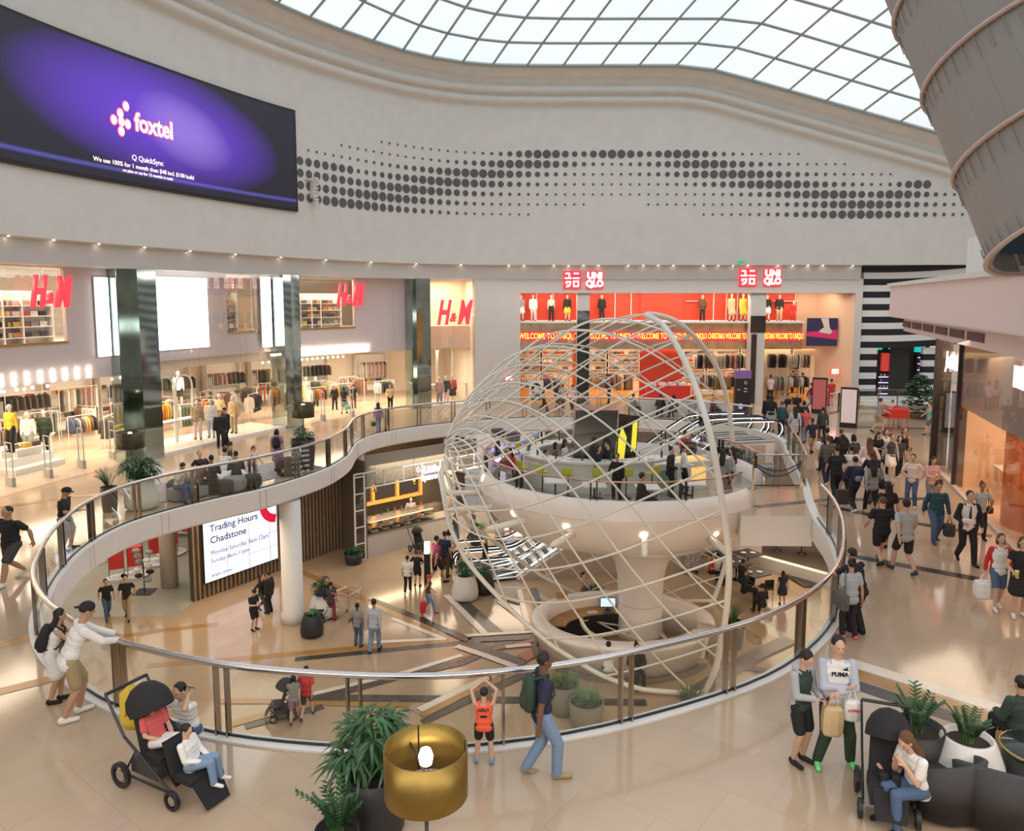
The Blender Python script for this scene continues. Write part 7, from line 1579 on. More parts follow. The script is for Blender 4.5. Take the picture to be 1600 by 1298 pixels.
o = MB(); o.add([(-.05, 0, .0), (.14, 0, 0), (.12, .0, -.55), (-.12, .0, -.62)], [(0, 1, 2, 3)]); o.lathe([(.03, 0), (.16, -.12), (.17, -.5), (.10, -.62), (0, -.62)], n=12, sx=1, sy=.45); q = base + cm1 @ V(.1, .68, 1.1); tb_ = o.build('yellow_bag', cm_('y'), None, True, q); tag(tb_, 'bright yellow plastic bag with red print hanging from the double pushchair handle', 'bag')
tag(text('JB', 'bag_print', .14, cm_('r'), V(0, 0, 0), upright(0), tb_, .002) and tb_); tb_.children[0].matrix_basis = Matrix.Translation(V(.0, -.08, -.33)) @ upright(0).to_4x4() if tb_.children else Matrix()
p = pt(1392, 1135, 1.1); pushchair((p.x, p.y, 0), R(-20), 'black pushchair with red details before the seated person at the lower right', 1, 1.05)
p = pt(440, 1120, LV); pushchair((p.x, p.y, LV), R(-75), 'small pushchair with blue seat being pushed in the lower hall', 1, .95, 'c')
p = pt(501, 968, LV); pushchair((p.x, p.y, LV), R(-30), 'dark pushchair beside the white column planters', 1, 1.0)
p = pt(655, 862, LV); pushchair((p.x, p.y, LV), R(40), 'black pushchair with a white cloth at the cafe counter', 1, 1.0)
p = pt(1377, 760); pushchair((p.x, p.y, 0), R(20), 'small pushchair with a yellow tray in the right crowd', 1, .85, 'g', False)
def trolley(p, rz, label, m, child=False, s=1.0):
    t = thing('shopping_trolley', label, 'trolley', p, rz, scale=s); mb = MB(); W = .28
    a = [(-W, -.45, .55), (W, -.45, .55), (W+.05, .35, .5), (-W-.05, .35, .5)]; b = [(-W-.02, -.5, .95), (W+.02, -.5, .95), (W+.08, .45, 1.05), (-W-.08, .45, 1.05)]
    for i in range(4): mb.tube([a[i], a[(i+1) % 4]], .012, 5); mb.tube([b[i], b[(i+1) % 4]], .014, 5); mb.tube([a[i], b[i]], .012, 5)
    for i in range(4):
        for k in range(1, 7): f = k/7; A_, B_2 = Vector(a[i]).lerp(Vector(a[(i+1) % 4]), f), Vector(b[i]).lerp(Vector(b[(i+1) % 4]), f); mb.tube([A_, B_2], .006, 3)
        for k in (1, 2): f = k/3; mb.tube([Vector(a[i]).lerp(Vector(b[i]), f), Vector(a[(i+1) % 4]).lerp(Vector(b[(i+1) % 4]), f)], .006, 3)
    mb.build('basket', M[m], t)
    if m == 'red': mb = MB(); mb.box(-W, -.45, .56, W, .35, .9); mb.build('panel', M[m], t)
    mb = MB()
    for x in (-W, W): mb.tube([(x, .38, .95), (x, .3, .15), (x, -.45, .15), (x, -.4, .5)], .014, 5)
    mb.build('frame', M[m if m == 'red' else 'steel'], t); mb = MB(); mb.tube([(-W-.05, .5, 1.05), (W+.05, .5, 1.05)], .02, 6); mb.build('handle', M['red'], t)
    for x in (-W, W): wheel(t, x, .28, .07, .03); wheel(t, x, -.42, .07, .03)
p = pt(1396, 672); trolley((p.x, p.y, 0), R(90), 'bright red shopping trolley with a child seated in it before the striped store', 'red', s=1.15)
p = pt(543, 965, LV); trolley((p.x, p.y, LV), R(160), 'metal shopping trolley with red handle by the bearded person', 'steel')
# small bags on the floor
p = pt(1316, 787); t = thing('carrier_bag', 'dark square carrier bag between the people in black and the navy backpack', 'bag', (p.x, p.y, .35)); mb = MB(); mb.box(-.2, -.07, -.33, .2, .07, .1); mb.build('body', cm_('c'), t); mb = MB(); mb.tube([(-.1, 0, .1), (-.06, 0, .3), (.06, 0, .3), (.1, 0, .1)], .01, 5); mb.build('handle', cm_('k'), t)
P = person
# ---------- nearest people on level one
P(22, 790, 908, 0, -18, 'walk2', ('tee', 'k'), ('shorts', 'c'), ('hairbuzz', 'd'), 1, 'w', 'big person in black t-shirt, dark shorts and white trainers walking at the left edge', 1.28, fine=True)
P(127, 761, 858, 0, 100, 'phone1', ('tee', 'k'), ('shorts', 'g'), ('cap', 'k'), 1, 'k', 'person in black cap, black t-shirt and grey shorts at the left balustrade bend', 1.25, fine=True)
P(106, 948, 1090, 0, 118, 'rail2', ('tank', 'w'), ('skirt', 'w'), ('hairlong', 'd'), 1, 'k', 'person with long dark hair, white dress and black shoes leaning on the rail', .95, fine=True, extra=backpack('k', 'black backpack on the long-haired person leaning on the left rail'))
P(140, 940, 1112, 0, 128, 'rail', ('long', 'w'), ('shorts', 'e'), ('capback', 'k'), 1, 'w', 'person in a white long-sleeved top, khaki shorts and black cap leaning on the rail', 1.05, fine=True)
P(305, 1055, 1162, 0, -22, 'crouch', ('tee', 'w'), ('trousers', 'b'), ('hair', 'd'), 0, 'w', 'crouching person in a white t-shirt with a phone beside the double pushchair', 1.1, fine=True, extra=phone('black smartphone held by the crouching person', 1))
P(753, 1058, 1170, 0, 178, 'armsup', ('tank', 'o'), ('shorts', 'k'), ('hair', 'd'), 0, 'B', 'child in a bright orange vest, black shorts and blue shoes reaching up to the rail', 1.12, fine=True, extra=chest('GRIT', 'k', back=True))
P(846, 1018, 1212, 0, 102, 'stroll', ('tee', 'n'), ('trousers', 'B'), ('hairbuzz', 'd'), 3, 'e', 'person in navy t-shirt and blue jeans with an olive backpack by the rail', 1.08, fine=True, extra=backpack('G', 'olive green backpack worn by the person in navy beside the rail'))
P(1246, 1014, 1190, 0, 32, 'phone', [('teeinner', 'G'), ('jacketopen', 'h'), ('hood', 'h')], ('shorts', 'k'), ('hair', 'd'), 0, 'k', 'person in a grey hooded jacket and black shorts looking down at a phone', 1.0, fine=True, extra=phone('dark smartphone in the hands of the person in the grey hooded jacket'))
P(1300, 992, 1192, 0, -6, 'crossed', [('teeinner', 'w'), ('jacketopen', 'l')], ('trousers', 'G'), ('hair', 'd'), 0, 'v', 'person with crossed arms, white printed shirt under a pale blue cardigan and bright green shoes', 1.0, fine=True, extra=both(chest('PUMA', 'k'), handbag('w', 'white carrier bag with red letters held by the person with crossed arms', 0, .22, .28, .10, txt='LOVISA'), handbag('Y', 'patterned olive and gold paper bag beside the person with crossed arms', 1, .26, .40, .12, 'paper_bag')))
P(1316, 857, 985, 0, 205, 'rail2', ('tee', 'k'), ('trousers', 'k'), ('hairbuzz', 'd'), 1, 'k', 'person in black leaning on the rail beside the one with pink shoes', 1.1, fine=True)
P(1326, 872, 997, 0, 188, 'stand2', ('tee', 'h'), ('slim', 'k'), ('hairbun', 'd'), 1, 'z', 'person in grey t-shirt, black leggings and bright pink shoes with a big bag', .95, fine=True, extra=shoulderbag('f', 'large grey-brown shoulder bag on the person with pink shoes', 1, .42, .40))
P(1375, 776, 880, 0, 176, 'walk', ('tee', 'k'), ('shorts', 'k'), ('hairbuzz', 'S'), 0, 'k', 'back of a person in black t-shirt and long black shorts on the walkway', 1.15, fine=True)
P(1411, 780, 895, 0, 184, 'walk2', ('tee', 'h'), ('shorts', 'k'), ('hair', 'd'), 0, 'c', 'person seen from behind in a grey t-shirt and short black shorts', 1.05, fine=True)
P(1460, 753, 845, 0, -8, 'stroll', ('long', 't'), ('slim', 'b'), ('hairbun', 'd'), 1, 'c', 'person in a loose dark teal blouse and tight blue jeans walking towards the camera', 1.2, fine=True, extra=handbag('c', 'dark jacket draped over the arm of the person in teal', 1, .26, .34, .14, 'folded_jacket', 'jacket'))
P(1508, 766, 878, 0, -10, 'holdwalk', [('teeinner', 'w'), ('jacketopen', 'k')], ('trousers', 'k'), ('hair', 'd'), 0, 'k', 'person in a black suit, white shirt and dark tie holding a small white box', 1.0, fine=True, extra=both(tie(), box_in_hand()))
P(1529, 753, 842, 0, -14, 'hips', ('tee', 'h'), ('slim', 'k'), ('hairbun', 'd'), 2, 'k', 'person in pale grey top and black trousers behind the one in the suit', .95, fine=True, extra=shoulderbag('s', 'brown shoulder bag of the person behind the one in the suit', 1, .26, .22))
P(1423, 709, 792, 0, -38, 'hips', ('tee', 'P'), ('trousers', 'b'), ('hair', 'd'), 0, 'w', 'person in a plain white t-shirt, dark jeans and white shoes glancing sideways', 1.0, fine=True)
P(1453, 713, 795, 0, -5, 'phone1', ('long', 'p'), ('slim', 'g'), ('hairlong', 'd'), 0, 'k', 'person with long dark hair and pink jumper behind the one in teal', .95, fine=True, extra=both(shoulderbag('s', 'brown handbag of the person in the pink jumper', 1, .28, .24), drink('small yellow drink held by the person in the pink jumper', 0, 'y')))
P(1556, 833, 950, 0, -12, 'stroll', [('teeinner', 'w'), ('jacketopen', 'r')], ('shorts', 'b'), ('hairbob', 'S'), 0, 'w', 'person in red shirt over white and denim shorts carrying a white bag', .95, fine=True, extra=handbag('w', 'full white plastic carrier bag of the person in the red checked shirt', 0, .34, .36, .2))
P(1590, 838, 962, 0, -20, 'hold', ('dress', 'k'), None, ('hairbob', 'S'), 0, 'w', 'person in a short dark floral dress holding a cup at the right picture edge', 1.0, fine=True, extra=both(drink('yellow cup held by the person in the floral dress', 0, 'y'), handbag('w', 'boxy white handbag of the person in the floral dress', 1, .34, .24, .12, 'handbag')))
P(1590, 1058, 1190, 0, -170, 'sit', ('jacket', 'G'), ('trousers', 'k'), ('hair', 'd'), 1, 'k', 'child in a dark green coat with a yellow band at the right picture edge', .95, fine=True)
P(1440, 1142, None, 0, -75, 'sitphone', ('tee', 'w'), ('slim', 'b'), ('hairlong', 'S'), 0, 'k', 'seated person with brown hair and a white top bending over the black pushchair', 1.0, fine=True, h=1.15)
# ---------- crowd on the right walkway
P(1389, 752, None, 0, 180, 'stroll', ('tee', 'k'), ('slim', 'e'), ('hairlong', 'd'), 0, 'k', 'person with very long black hair and black t-shirt, back turned on the walkway')
P(1333, 713, 798, 0, 182, 'walk', ('long', 'n'), ('slim', 'k'), ('hair', 'd'), 0, 'w', 'person in a navy and grey varsity jacket wearing a navy school backpack', extra=backpack('n', 'navy backpack with a grey front pocket in the right crowd', 'g'))
P(1361, 716, 803, 0, 176, 'walk2', ('long', 'g'), ('slim', 'k'), ('hairlong', 'd'), 0, 'w', 'person with long dark hair in grey top beside the navy backpack', extra=shoulderbag('k', 'black shoulder bag on the person in the grey checked top', -1, .26, .24))
P(1305, 696, 781, 0, 174, 'walk', ('tee', 'k'), ('trousers', 'k'), ('hair', 'd'), 0, 'k', 'person all in black with a pale arm laid round the shoulders')
P(1327, 696, 776, 0, 184, 'arm', ('long', 'w'), ('slim', 'k'), ('hair', 'd'), 0, 'k', 'person in a white long-sleeved shirt with an arm round the one in black')
P(1291, 681, 757, 0, 178, 'stroll', ('long', 'f'), ('trousers', 'n'), ('hairbun', 'S'), 0, 'w', 'person in an off-shoulder olive grey top with a brown bun')
P(1290, 669, 738, 0, 186, 'walk2', ('tee', 'n'), ('trousers', 'k'), ('hairbun', 'd'), 1, 'k', 'person in a dark navy top directly ahead of the brown bun', fine=False)
P(1314, 678, 752, 0, 170, 'stroll', ('long', 'k'), ('slim', 'k'), ('hairlong', 'd'), 0, 'k', 'person with loose dark hair ahead of the white long-sleeved shirt')
P(1312, 670, 738, 0, 182, 'walk', ('tee', 'k'), ('trousers', 'k'), ('hairbuzz', 'S'), 0, 'k', 'person with cropped hair, farthest of the group ahead of the white long-sleeved shirt')
P(1331, 679, 752, 0, 190, 'walk2', ('tee', 'c'), ('trousers', 'e'), ('hairbob', 'd'), 1, 'k', 'person in a charcoal t-shirt with dark bobbed hair')
P(1355, 684, 765, 0, 175, 'walk', ('long', 'P'), ('slim', 'w'), ('hairlong', 'S'), 0, 'w', 'person with long brown hair and a pale pink blouse seen from behind')
P(1361, 704, 785, 0, 168, 'push', ('long', 'n'), ('slim', 'c'), ('hairbob', 'S'), 0, 'k', 'person with light brown hair and a navy waistcoat pushing a small buggy')
P(1368, 675, 745, 0, 5, 'phone', ('tee', 'k'), ('slim', 'k'), ('hairlong', 'd'), 0, 'w', 'person in a black t-shirt facing the camera and typing on a phone', extra=phone('phone held by the person in the black t-shirt facing the camera'))
P(1381, 670, 740, 0, -4, 'stand', ('tank', 'w'), ('slim', 'k'), ('hairbob', 'd'), 0, 'k', 'smiling person in a white sleeveless top behind the grey cardigan')
P(1389, 677, 747, 0, 4, 'stroll', [('teeinner', 'c'), ('jacketopen', 'h')], ('skirt', 'w'), ('hair', 'd'), 0, 'w', 'person in a long pale grey cardigan and cream skirt facing the camera')
P(1402, 681, 745, 0, -6, 'stroll', ('tee', 'c'), ('slim', 'k'), ('hairbob', 'd'), 0, 'w', 'person in a black and white patterned top looking down')
P(1409, 668, 738, 0, 2, 'stand2', ('tank', 'k'), ('slim', 'e'), ('hairbob', 'S'), 0, 'k', 'tall person in a black sleeveless top with a brown bag behind the patterned top', extra=shoulderbag('s', 'small brown bag on the tall person in the black sleeveless top', 1, .2, .2))
P(1371, 622, 676, 0, 92, 'push', ('tee', 'g'), ('shorts', 'e'), ('hair', 'd'), 0, 'k', 'person in a grey t-shirt and beige shorts pushing the red trolley')
P(1451, 629, 679, 0, -85, 'holdwalk', ('tank', 'T'), ('shorts', 'b'), ('hairtail', 'S'), 0, 's', 'person in a turquoise top and denim shorts beside the tall green plant')
P(1268, 653, 708, 0, 182, 'walk', ('tee', 'n'), ('shorts', 'e'), ('hairbuzz', 'd'), 3, 'k', 'person in navy t-shirt and beige shorts carrying a white bag', extra=handbag('w', 'white plastic bag of the person in navy and beige shorts', 0, .26, .3, .15))
P(1257, 636, 692, 0, 176, 'stroll', ('tee', 'R'), ('trousers', 'B'), ('hair', 'd'), 0, 'k', 'person in a coral red t-shirt and pale jeans seen from behind')
P(1231, 634, 692, 0, 180, 'stroll', ('long', 'l'), ('skirt', 'l'), ('hairlong', 'd'), 0, 'k', 'person with long dark hair in a pale blue shirt dress')
P(1218, 627, 680, 0, 184, 'stand', ('long', 't'), ('trousers', 'k'), ('hair', 'S'), 0, 'k', 'person in a dark teal jumper left of the pale blue shirt dress')
P(1245, 640, 692, 0, 178, 'stroll', ('long', 'c'), ('slim', 'k'), ('hairlong', 'd'), 0, 'k', 'person in dark clothes between the pale blue and the coral red shirts')
P(1284, 636, 690, 0, 175, 'stand2', ('long', 'G'), ('trousers', 'k'), ('hair', 'd'), 1, 'k', 'person in dark green beside the black poster totem')
P(1231, 614, 664, 0, 10, 'stand', ('tee', 'k'), ('trousers', 'k'), ('hair', 'd'), 0, 'k', 'shop worker in black with short hair, left of a pair facing the camera')
P(1243, 612, 662, 0, -12, 'stand', ('tee', 'k'), ('trousers', 'k'), ('hair', 'd'), 0, 'k', 'shop worker in black with short hair, right of a pair facing the camera')
P(1222, 614, 662, 0, 20, 'stand', ('tee', 'h'), ('trousers', 'g'), ('hair', 'd'), 0, 'k', 'person in a pale grey t-shirt left of the two shop workers')
P(1255, 626, 676, 0, 190, 'stroll', ('long', 'k'), ('slim', 'k'), ('hairbob', 'd'), 0, 'k', 'person in black with bobbed hair behind the two shop workers')
P(1236, 624, 672, 0, 170, 'stand', ('long', 'Y'), ('slim', 'k'), ('hairtail', 'S'), 0, 'k', 'person in a mustard top between the shop workers and the pale blue dress')
P(1186, 618, 675, 0, 165, 'stand2', ('long', 'k'), ('skirt', 'h'), ('hairlong', 'd'), 0, 'k', 'person with long hair and a grey skirt, left of the pair beside the dark totem')
P(1196, 616, 673, 0, 195, 'stand', ('jacket', 'k'), ('slim', 'f'), ('hairbob', 'd'), 0, 'k', 'person in a dark jacket, right of the pair beside the dark totem')
P(1187, 582, 624, 0, 180, 'stand', ('long', 'Y'), ('slim', 'k'), ('hairlong', 'd'), 0, 'k', 'person with long hair and a cream yellow top at the red store entrance')
P(1203, 586, 628, 0, 172, 'phone', ('tee', 'P'), ('slim', 'k'), ('hairtail', 'd'), 0, 'k', 'person in a pale pink t-shirt and black trousers at the red store entrance')
P(1226, 582, 620, 0, 186, 'stand', ('long', 'w'), ('trousers', 'k'), ('hair', 'd'), 1, 'k', 'person in a white shirt with back turned inside the red store')
P(1238, 579, 614, 0, 200, 'hold', ('long', 'k'), ('trousers', 'k'), ('hair', 'd'), 0, 'k', 'person in black reaching up to a rail inside the red store')
P(1253, 582, 616, 0, 160, 'stand', ('jacket', 'k'), ('slim', 'k'), ('hairlong', 'd'), 0, 'k', 'person in a black coat near the right wall of the red store')
P(1266, 598, 640, 0, 60, 'walk', ('long', 'm'), ('trousers', 'B'), ('cap', 'k'), 0, 'k', 'person in dark red shirt, pale jeans and cap near a poster totem')
P(1291, 592, 632, 0, -30, 'stand', ('tee', 'P'), ('slim', 'g'), ('hair', 'd'), 0, 'k', 'person in a pale top by the peach wall')
P(1298, 592, 634, 0, 185, 'stand', ('tee', 'r'), ('slim', 'r'), ('hair', 'd'), 1, 'k', 'person in a red t-shirt by the peach wall')
# far balustrade and red store front
P(849, 604, 642, 0, 80, 'walk', ('tee', 'k'), ('trousers', 'k'), ('hair', 'd'), 1, 'k', 'person in dark clothes striding along the far balustrade left of the store entrance')
P(871, 600, 638, 0, 150, 'stand', ('long', 'k'), ('slim', 'k'), ('hairbob', 'd'), 0, 'k', 'person in a black top at the left of the trio before the red store')
P(879, 600, 641, 0, 165, 'walk2', ('tee', 'h'), ('trousers', 'c'), ('hairbuzz', 'S'), 0, 'k', 'person in a grey t-shirt in the middle of the trio before the red store')
P(894, 601, 642, 0, 190, 'walk', ('tee', 'P'), ('trousers', 'n'), ('hairbob', 'S'), 0, 'k', 'person in a pink t-shirt at the right of the trio before the red store')
P(950, 594, 632, 0, 60, 'hold', ('long', 'k'), ('slim', 'k'), ('hairtail', 'd'), 0, 'k', 'person in black browsing a table inside the red store, left of the red counter')
P(988, 616, None, 0, 120, 'sit', ('long', 'g'), ('trousers', 'k'), ('hair', 'd'), 1, 'k', 'person in grey sitting on the bench behind the far balustrade', h=1.27)
P(1030, 617, None, 0, 175, 'sit', ('long', 'k'), ('trousers', 'k'), ('hair', 'd'), 0, 'k', 'person in black sitting on the far bench, left of two', h=1.27)
P(1050, 618, None, 0, 185, 'sit', ('long', 'c'), ('trousers', 'k'), ('hairbob', 'd'), 0, 'k', 'person in charcoal with bobbed hair sitting on the far bench, right of two', h=1.27)
P(1076, 620, None, 0, 160, 'sit', ('jacket', 'h'), ('trousers', 'k'), ('hair', 'd'), 1, 'k', 'person in a grey jacket sitting near the right end of the far bench', h=1.27)
P(1099, 634, 690, 0, 200, 'stand', ('long', 'k'), ('trousers', 'b'), ('hairbob', 'd'), 0, 'k', 'person in a black top and blue jeans above the escalator landing')
P(1113, 617, None, 0, 90, 'sit', ('long', 'm'), ('trousers', 'k'), ('hair', 'S'), 0, 'k', 'person in maroon sitting at the very right of the far bench', h=1.27)
P(597, 629, 675, 0, 195, 'stroll', ('long', 'u'), ('trousers', 'B'), ('hairlong', 'd'), 0, 'k', 'person with long dark hair and jeans walking by the curved rail outside the left store', extra=handbag('k', 'small black bag of the person outside the left store', 1, .24, .2, .1, 'handbag'))
# in front of and inside the left store
P(345, 641, 699, 0, 30, 'stand', ('jacket', 'k'), ('trousers', 'k'), ('hair', 'd'), 0, 'k', 'security guard all in black, left of the pair before the display window', 1.05)
P(355, 637, 695, 0, -35, 'phone', ('jacket', 'k'), ('trousers', 'k'), ('hair', 'd'), 0, 'k', 'security guard all in black, right of the pair before the display window', 1.05)
P(168, 618, 662, 0, 20, 'stand', ('tee', 'k'), ('trousers', 'k'), ('hairbun', 'd'), 0, 'k', 'shop assistant in black behind the long rail in the left store')
P(523, 601, 640, 0, 30, 'stand2', ('long', 'k'), ('trousers', 'k'), ('hairbob', 'd'), 0, 'k', 'person in black at the left of three shoppers in the far left-store entrance')
P(538, 604, 646, 0, 170, 'stroll', ('tee', 'k'), ('skirt', 'g'), ('hairlong', 'd'), 1, 'k', 'shopper in black t-shirt and grey skirt with a green bag', extra=handbag('T', 'green and white striped bag of the shopper in the far entrance', 0, .3, .24, .12))
P(553, 600, 638, 0, 190, 'stand', ('tee', 'k'), ('trousers', 'S'), ('hair', 'd'), 0, 'k', 'person at the right of three shoppers in the far left-store entrance')
P(610, 600, 640, 0, 10, 'hold', ('long', 'Y'), ('trousers', 'k'), ('hairbob', 'S'), 0, 'k', 'shopper in a beige top near the slim brass pilaster')
# seating group by the left rail
P(284, 724, None, 0, 60, 'sitphone', ('tee', 'w'), ('trousers', 'b'), ('hair', 'd'), 0, 'k', 'person in a white t-shirt hunched forward on the left of the sofa group', h=1.22)
P(315, 706, None, 0, 40, 'sitback', ('tee', 'k'), ('trousers', 'b'), ('hair', 'd'), 0, 'k', 'person in a black t-shirt reclining with a hand to the head on the sofa', h=1.15)
P(343, 714, None, 0, -160, 'sit', ('long', 'c'), ('trousers', 'b'), ('hair', 'd'), 2, 'k', 'person in charcoal sitting beside the round white pouf', h=1.27)
P(350, 697, None, 0, 170, 'sit', ('tee', 'w'), ('trousers', 'k'), ('hair', 'd'), 0, 'k', 'person in white sitting at the back of the sofa group', h=1.27)
P(362, 692, 752, 0, 150, 'stroll', ('tank', 'G'), ('shorts', 'B'), ('hairtail', 'd'), 0, 'w', 'person in an olive vest and denim shorts standing in the sofa group')
P(385, 708, None, 0, 200, 'sit', ('long', 'c'), ('trousers', 'k'), ('hair', 'd'), 1, 'k', 'person in a dark jumper sitting behind the grey stool', h=1.27)
P(398, 696, 752, 0, 78, 'walk', ('tee', 'P'), ('shorts', 'g'), ('hairtail', 'S'), 0, 'w', 'person in a pale pink t-shirt and grey shorts walking right past the sofas')
P(379, 738, None, 0, 150, 'sitphone', ('long', 'S'), ('trousers', 'k'), ('hair', 'd'), 1, 'k', 'person with brown sleeves bending over by the charcoal cube seat', h=1.1)
P(434, 670, 736, 0, 185, 'stand', ('tee', 'u'), ('longskirt', 'u'), ('hairbob', 'd'), 0, 'k', 'person in a lilac t-shirt with a small backpack standing by the brown planter', extra=backpack('k', 'small black backpack on the person in lilac'))
P(466, 682, 738, 0, 170, 'stand', ('long', 'k'), ('longskirt', 'k'), ('hairlong', 'd'), 0, 'k', 'person in a long black dress beside the brown planter and lamp')
# ---------- people in the pod (deck level with level one)
P(1048, 697, None, 0, 60, 'hold', ('jacket', 'k'), ('trousers', 'k'), ('hairbun', 'd'), 0, 'k', 'waiter in a long black coat standing at the right of the pod bar', z=0, h=1.62)
P(1069, 693, None, 0, 85, 'hold', ('long', 'w'), ('trousers', 'k'), ('hair', 'd'), 1, 'k', 'person in a white shirt leaning over the lit counter of the pod', z=0, h=1.7)
P(1130, 701, None, 0, 150, 'stand', ('long', 'g'), ('slim', 'k'), ('hairlong', 'd'), 0, 'k', 'person with long dark hair in grey at the pod entrance, left of two', z=0, h=1.62)
P(1146, 699, None, 0, -120, 'crossed', ('long', 'h'), ('slim', 'k'), ('hairlong', 'd'), 0, 'k', 'person with long dark hair and folded arms at the pod entrance, right of two', z=0, h=1.66)
P(934, 695, None, 0, 60, 'stand', ('tee', 'k'), ('trousers', 'k'), ('hairbob', 'd'), 0, 'k', 'bar worker in black with bobbed hair behind the round counter', z=0, h=1.6)
P(951, 689, None, 0, -80, 'stand', ('tee', 'k'), ('trousers', 'k'), ('hairbun', 'd'), 0, 'k', 'bar worker in black with a top bun behind the round counter', z=0, h=1.65)
P(965, 708, None, 0, -30, 'hold', ('long', 'k'), ('trousers', 'k'), ('hair', 'd'), 1, 'k', 'bar worker in black leaning on the counter left of the dark tower', z=0, h=1.5)
P(1001, 738, None, 0, 100, 'sit', ('long', 'k'), ('trousers', 'n'), ('hair', 'd'), 1, 'k', 'person in black sitting in front of the dark tower', z=0, h=1.33)
for u, v, hd, tc_, hr, lab in ((789, 704, 40, 'm', 'hair', 'person in maroon at the far left stools of the pod bar'), (798, 700, -40, 'r', 'hairlong', 'person with long hair in red at the far left stools of the pod bar'), (851, 702, 60, 'h', 'hair', 'person in pale grey sitting at the pod bar'), (866, 691, 80, 'm', 'hairbob', 'person in dark red sitting at the pod bar'), (881, 686, 70, 'w', 'hairlong', 'person in white with long hair sitting at the far side of the pod bar'), (918, 684, 10, 'k', 'hair', 'person in black at the back of the pod bar'), (1080, 676, -40, 'c', 'hair', 'person in charcoal at the back right of the pod'), (1070, 673, 30, 'r', 'hairbob', 'person in red at the back right of the pod')):
    P(u, v, None, 0, hd, 'sit', ('long', tc_), ('trousers', 'k'), (hr, 'd'), 0 if v % 2 else 1, 'k', lab, z=.0, h=1.30 if v < 750 else 1.0)
# ---------- lower hall
P(397, 920, 984, 1, 60, 'phone', ('tee', 'k'), ('shorts', 'k'), ('cap', 'k'), 0, 'k', 'person in black shorts and cap reading a phone, left of the white column', extra=phone('phone of the person in the black cap in the lower hall'))
P(410, 897, 956, 1, 70, 'walk', ('long', 'k'), ('slim', 'c'), ('hairlong', 'd'), 0, 'k', 'person in black with long hair, left of the couple by the slatted wall')
P(422, 892, 957, 1, -110, 'stand', ('jacket', 'k'), ('trousers', 'k'), ('hair', 'd'), 1, 'k', 'person in a black jacket, right of the couple by the slatted wall')
P(512, 901, 966, 1, 20, 'stand', ('tee', 'k'), ('trousers', 'k'), ('hair', 'd'), 1, 'k', 'bearded person in black behind the pushchair by the white planter')
P(518, 909, 969, 1, 175, 'stand2', ('tee', 'c'), ('trousers', 'm'), ('hairbuzz', 'd'), 1, 'k', 'person in a dark top and maroon trousers beside the shopping trolley')
P(559, 942, 1010, 1, 165, 'stand2', ('tee', 'g'), ('trousers', 'b'), ('hair', 'd'), 3, 'k', 'person in grey t-shirt and jeans beside the one in pale blue, lower hall')
P(585, 936, 1018, 1, 170, 'stroll', ('long', 'l'), ('trousers', 'B'), ('hair', 'd'), 1, 'k', 'person in a pale blue shirt and jeans carrying a white bag in the lower hall', extra=handbag('w', 'white plastic bag of the person in pale blue', 1, .22, .42, .12))
P(637, 868, 926, 1, 178, 'stroll', ('tee', 'w'), ('slim', 'k'), ('hair', 'd'), 0, 'w', 'person in a white t-shirt and black trousers facing the cafe')
P(652, 860, 916, 1, 170, 'hips', ('tee', 'k'), ('shorts', 'k'), ('hair', 'S'), 0, 'k', 'person in a black printed t-shirt and shorts facing the cafe')
P(669, 898, 957, 1, 95, 'walk', ('tank', 'S'), ('slim', 'B'), ('cap', 'r'), 0, 'r', 'person in a red cap, jeans and red shoes carrying a red striped bag', extra=handbag('r', 'red and white striped bag of the person in the red cap', 0, .3, .4, .14))
P(682, 837, 912, 1, 130, 'walk', ('tee', 'm'), ('shorts', 'k'), ('hair', 'd'), 0, 'k', 'person in a maroon t-shirt and black shorts beside the lit bollard')
P(695, 830, 902, 1, 160, 'stand', ('tee', 'n'), ('trousers', 'S'), ('hair', 'd'), 1, 'k', 'person in navy behind the maroon t-shirt')
P(702, 827, 890, 1, 200, 'stand', ('tee', 'P'), ('trousers', 'k'), ('hairbob', 'd'), 0, 'k', 'person in a pale top half hidden behind the one in navy')
P(168, 904, 966, 1, 40, 'walk', ('tee', 'k'), ('trousers', 'b'), ('hair', 'd'), 0, 's', 'person in a black t-shirt and jeans, left of two leaving the lower left store')
P(200, 898, 966, 1, 15, 'walk2', ('tee', 'k'), ('trousers', 'e'), ('hairbuzz', 'd'), 0, 'k', 'person in black t-shirt and beige trousers leaving the lower left store')
P(460, 1056, 1128, 1, 190, 'push', ('tee', 'g'), ('shorts', 'u'), ('hairbob', 'd'), 0, 's', 'person in a grey t-shirt pushing the small pushchair in the lower hall')
P(480, 1041, 1122, 1, 176, 'walk', ('tee', 'r'), ('shorts', 'G'), ('hair', 'd'), 0, 'k', 'person in a brick red t-shirt and dark shorts beside the small pushchair')
P(642, 776, None, 1, 10, 'hold', ('tee', 'g'), ('trousers', 'k'), ('hair', 'd'), 0, 'k', 'cafe worker in grey behind the glass food counter', h=1.7)
P(712, 801, 852, 1, 60, 'stand', ('tee', 'c'), ('slim', 'b'), ('hairlong', 'S'), 0, 'k', 'person in charcoal with long hair at the far end of the cafe counter')
P(739, 795, 842, 1, 130, 'walk', ('tee', 'n'), ('trousers', 'n'), ('hair', 'd'), 1, 'k', 'person in navy striding past the end of the cafe counter')
P(758, 838, None, 1, 88, 'stand', ('jacket', 'k'), ('trousers', 'k'), ('hairbuzz', 'h'), 0, 'k', 'grey-haired person in a dark suit beside the foot of the escalators', h=1.72)
P(718, 862, None, 1, 70, 'stand', ('tank', 'k'), ('slim', 'k'), ('hairlong', 'd'), 0, 'k', 'person in a black sleeveless top at the foot of the escalators', h=1.6)
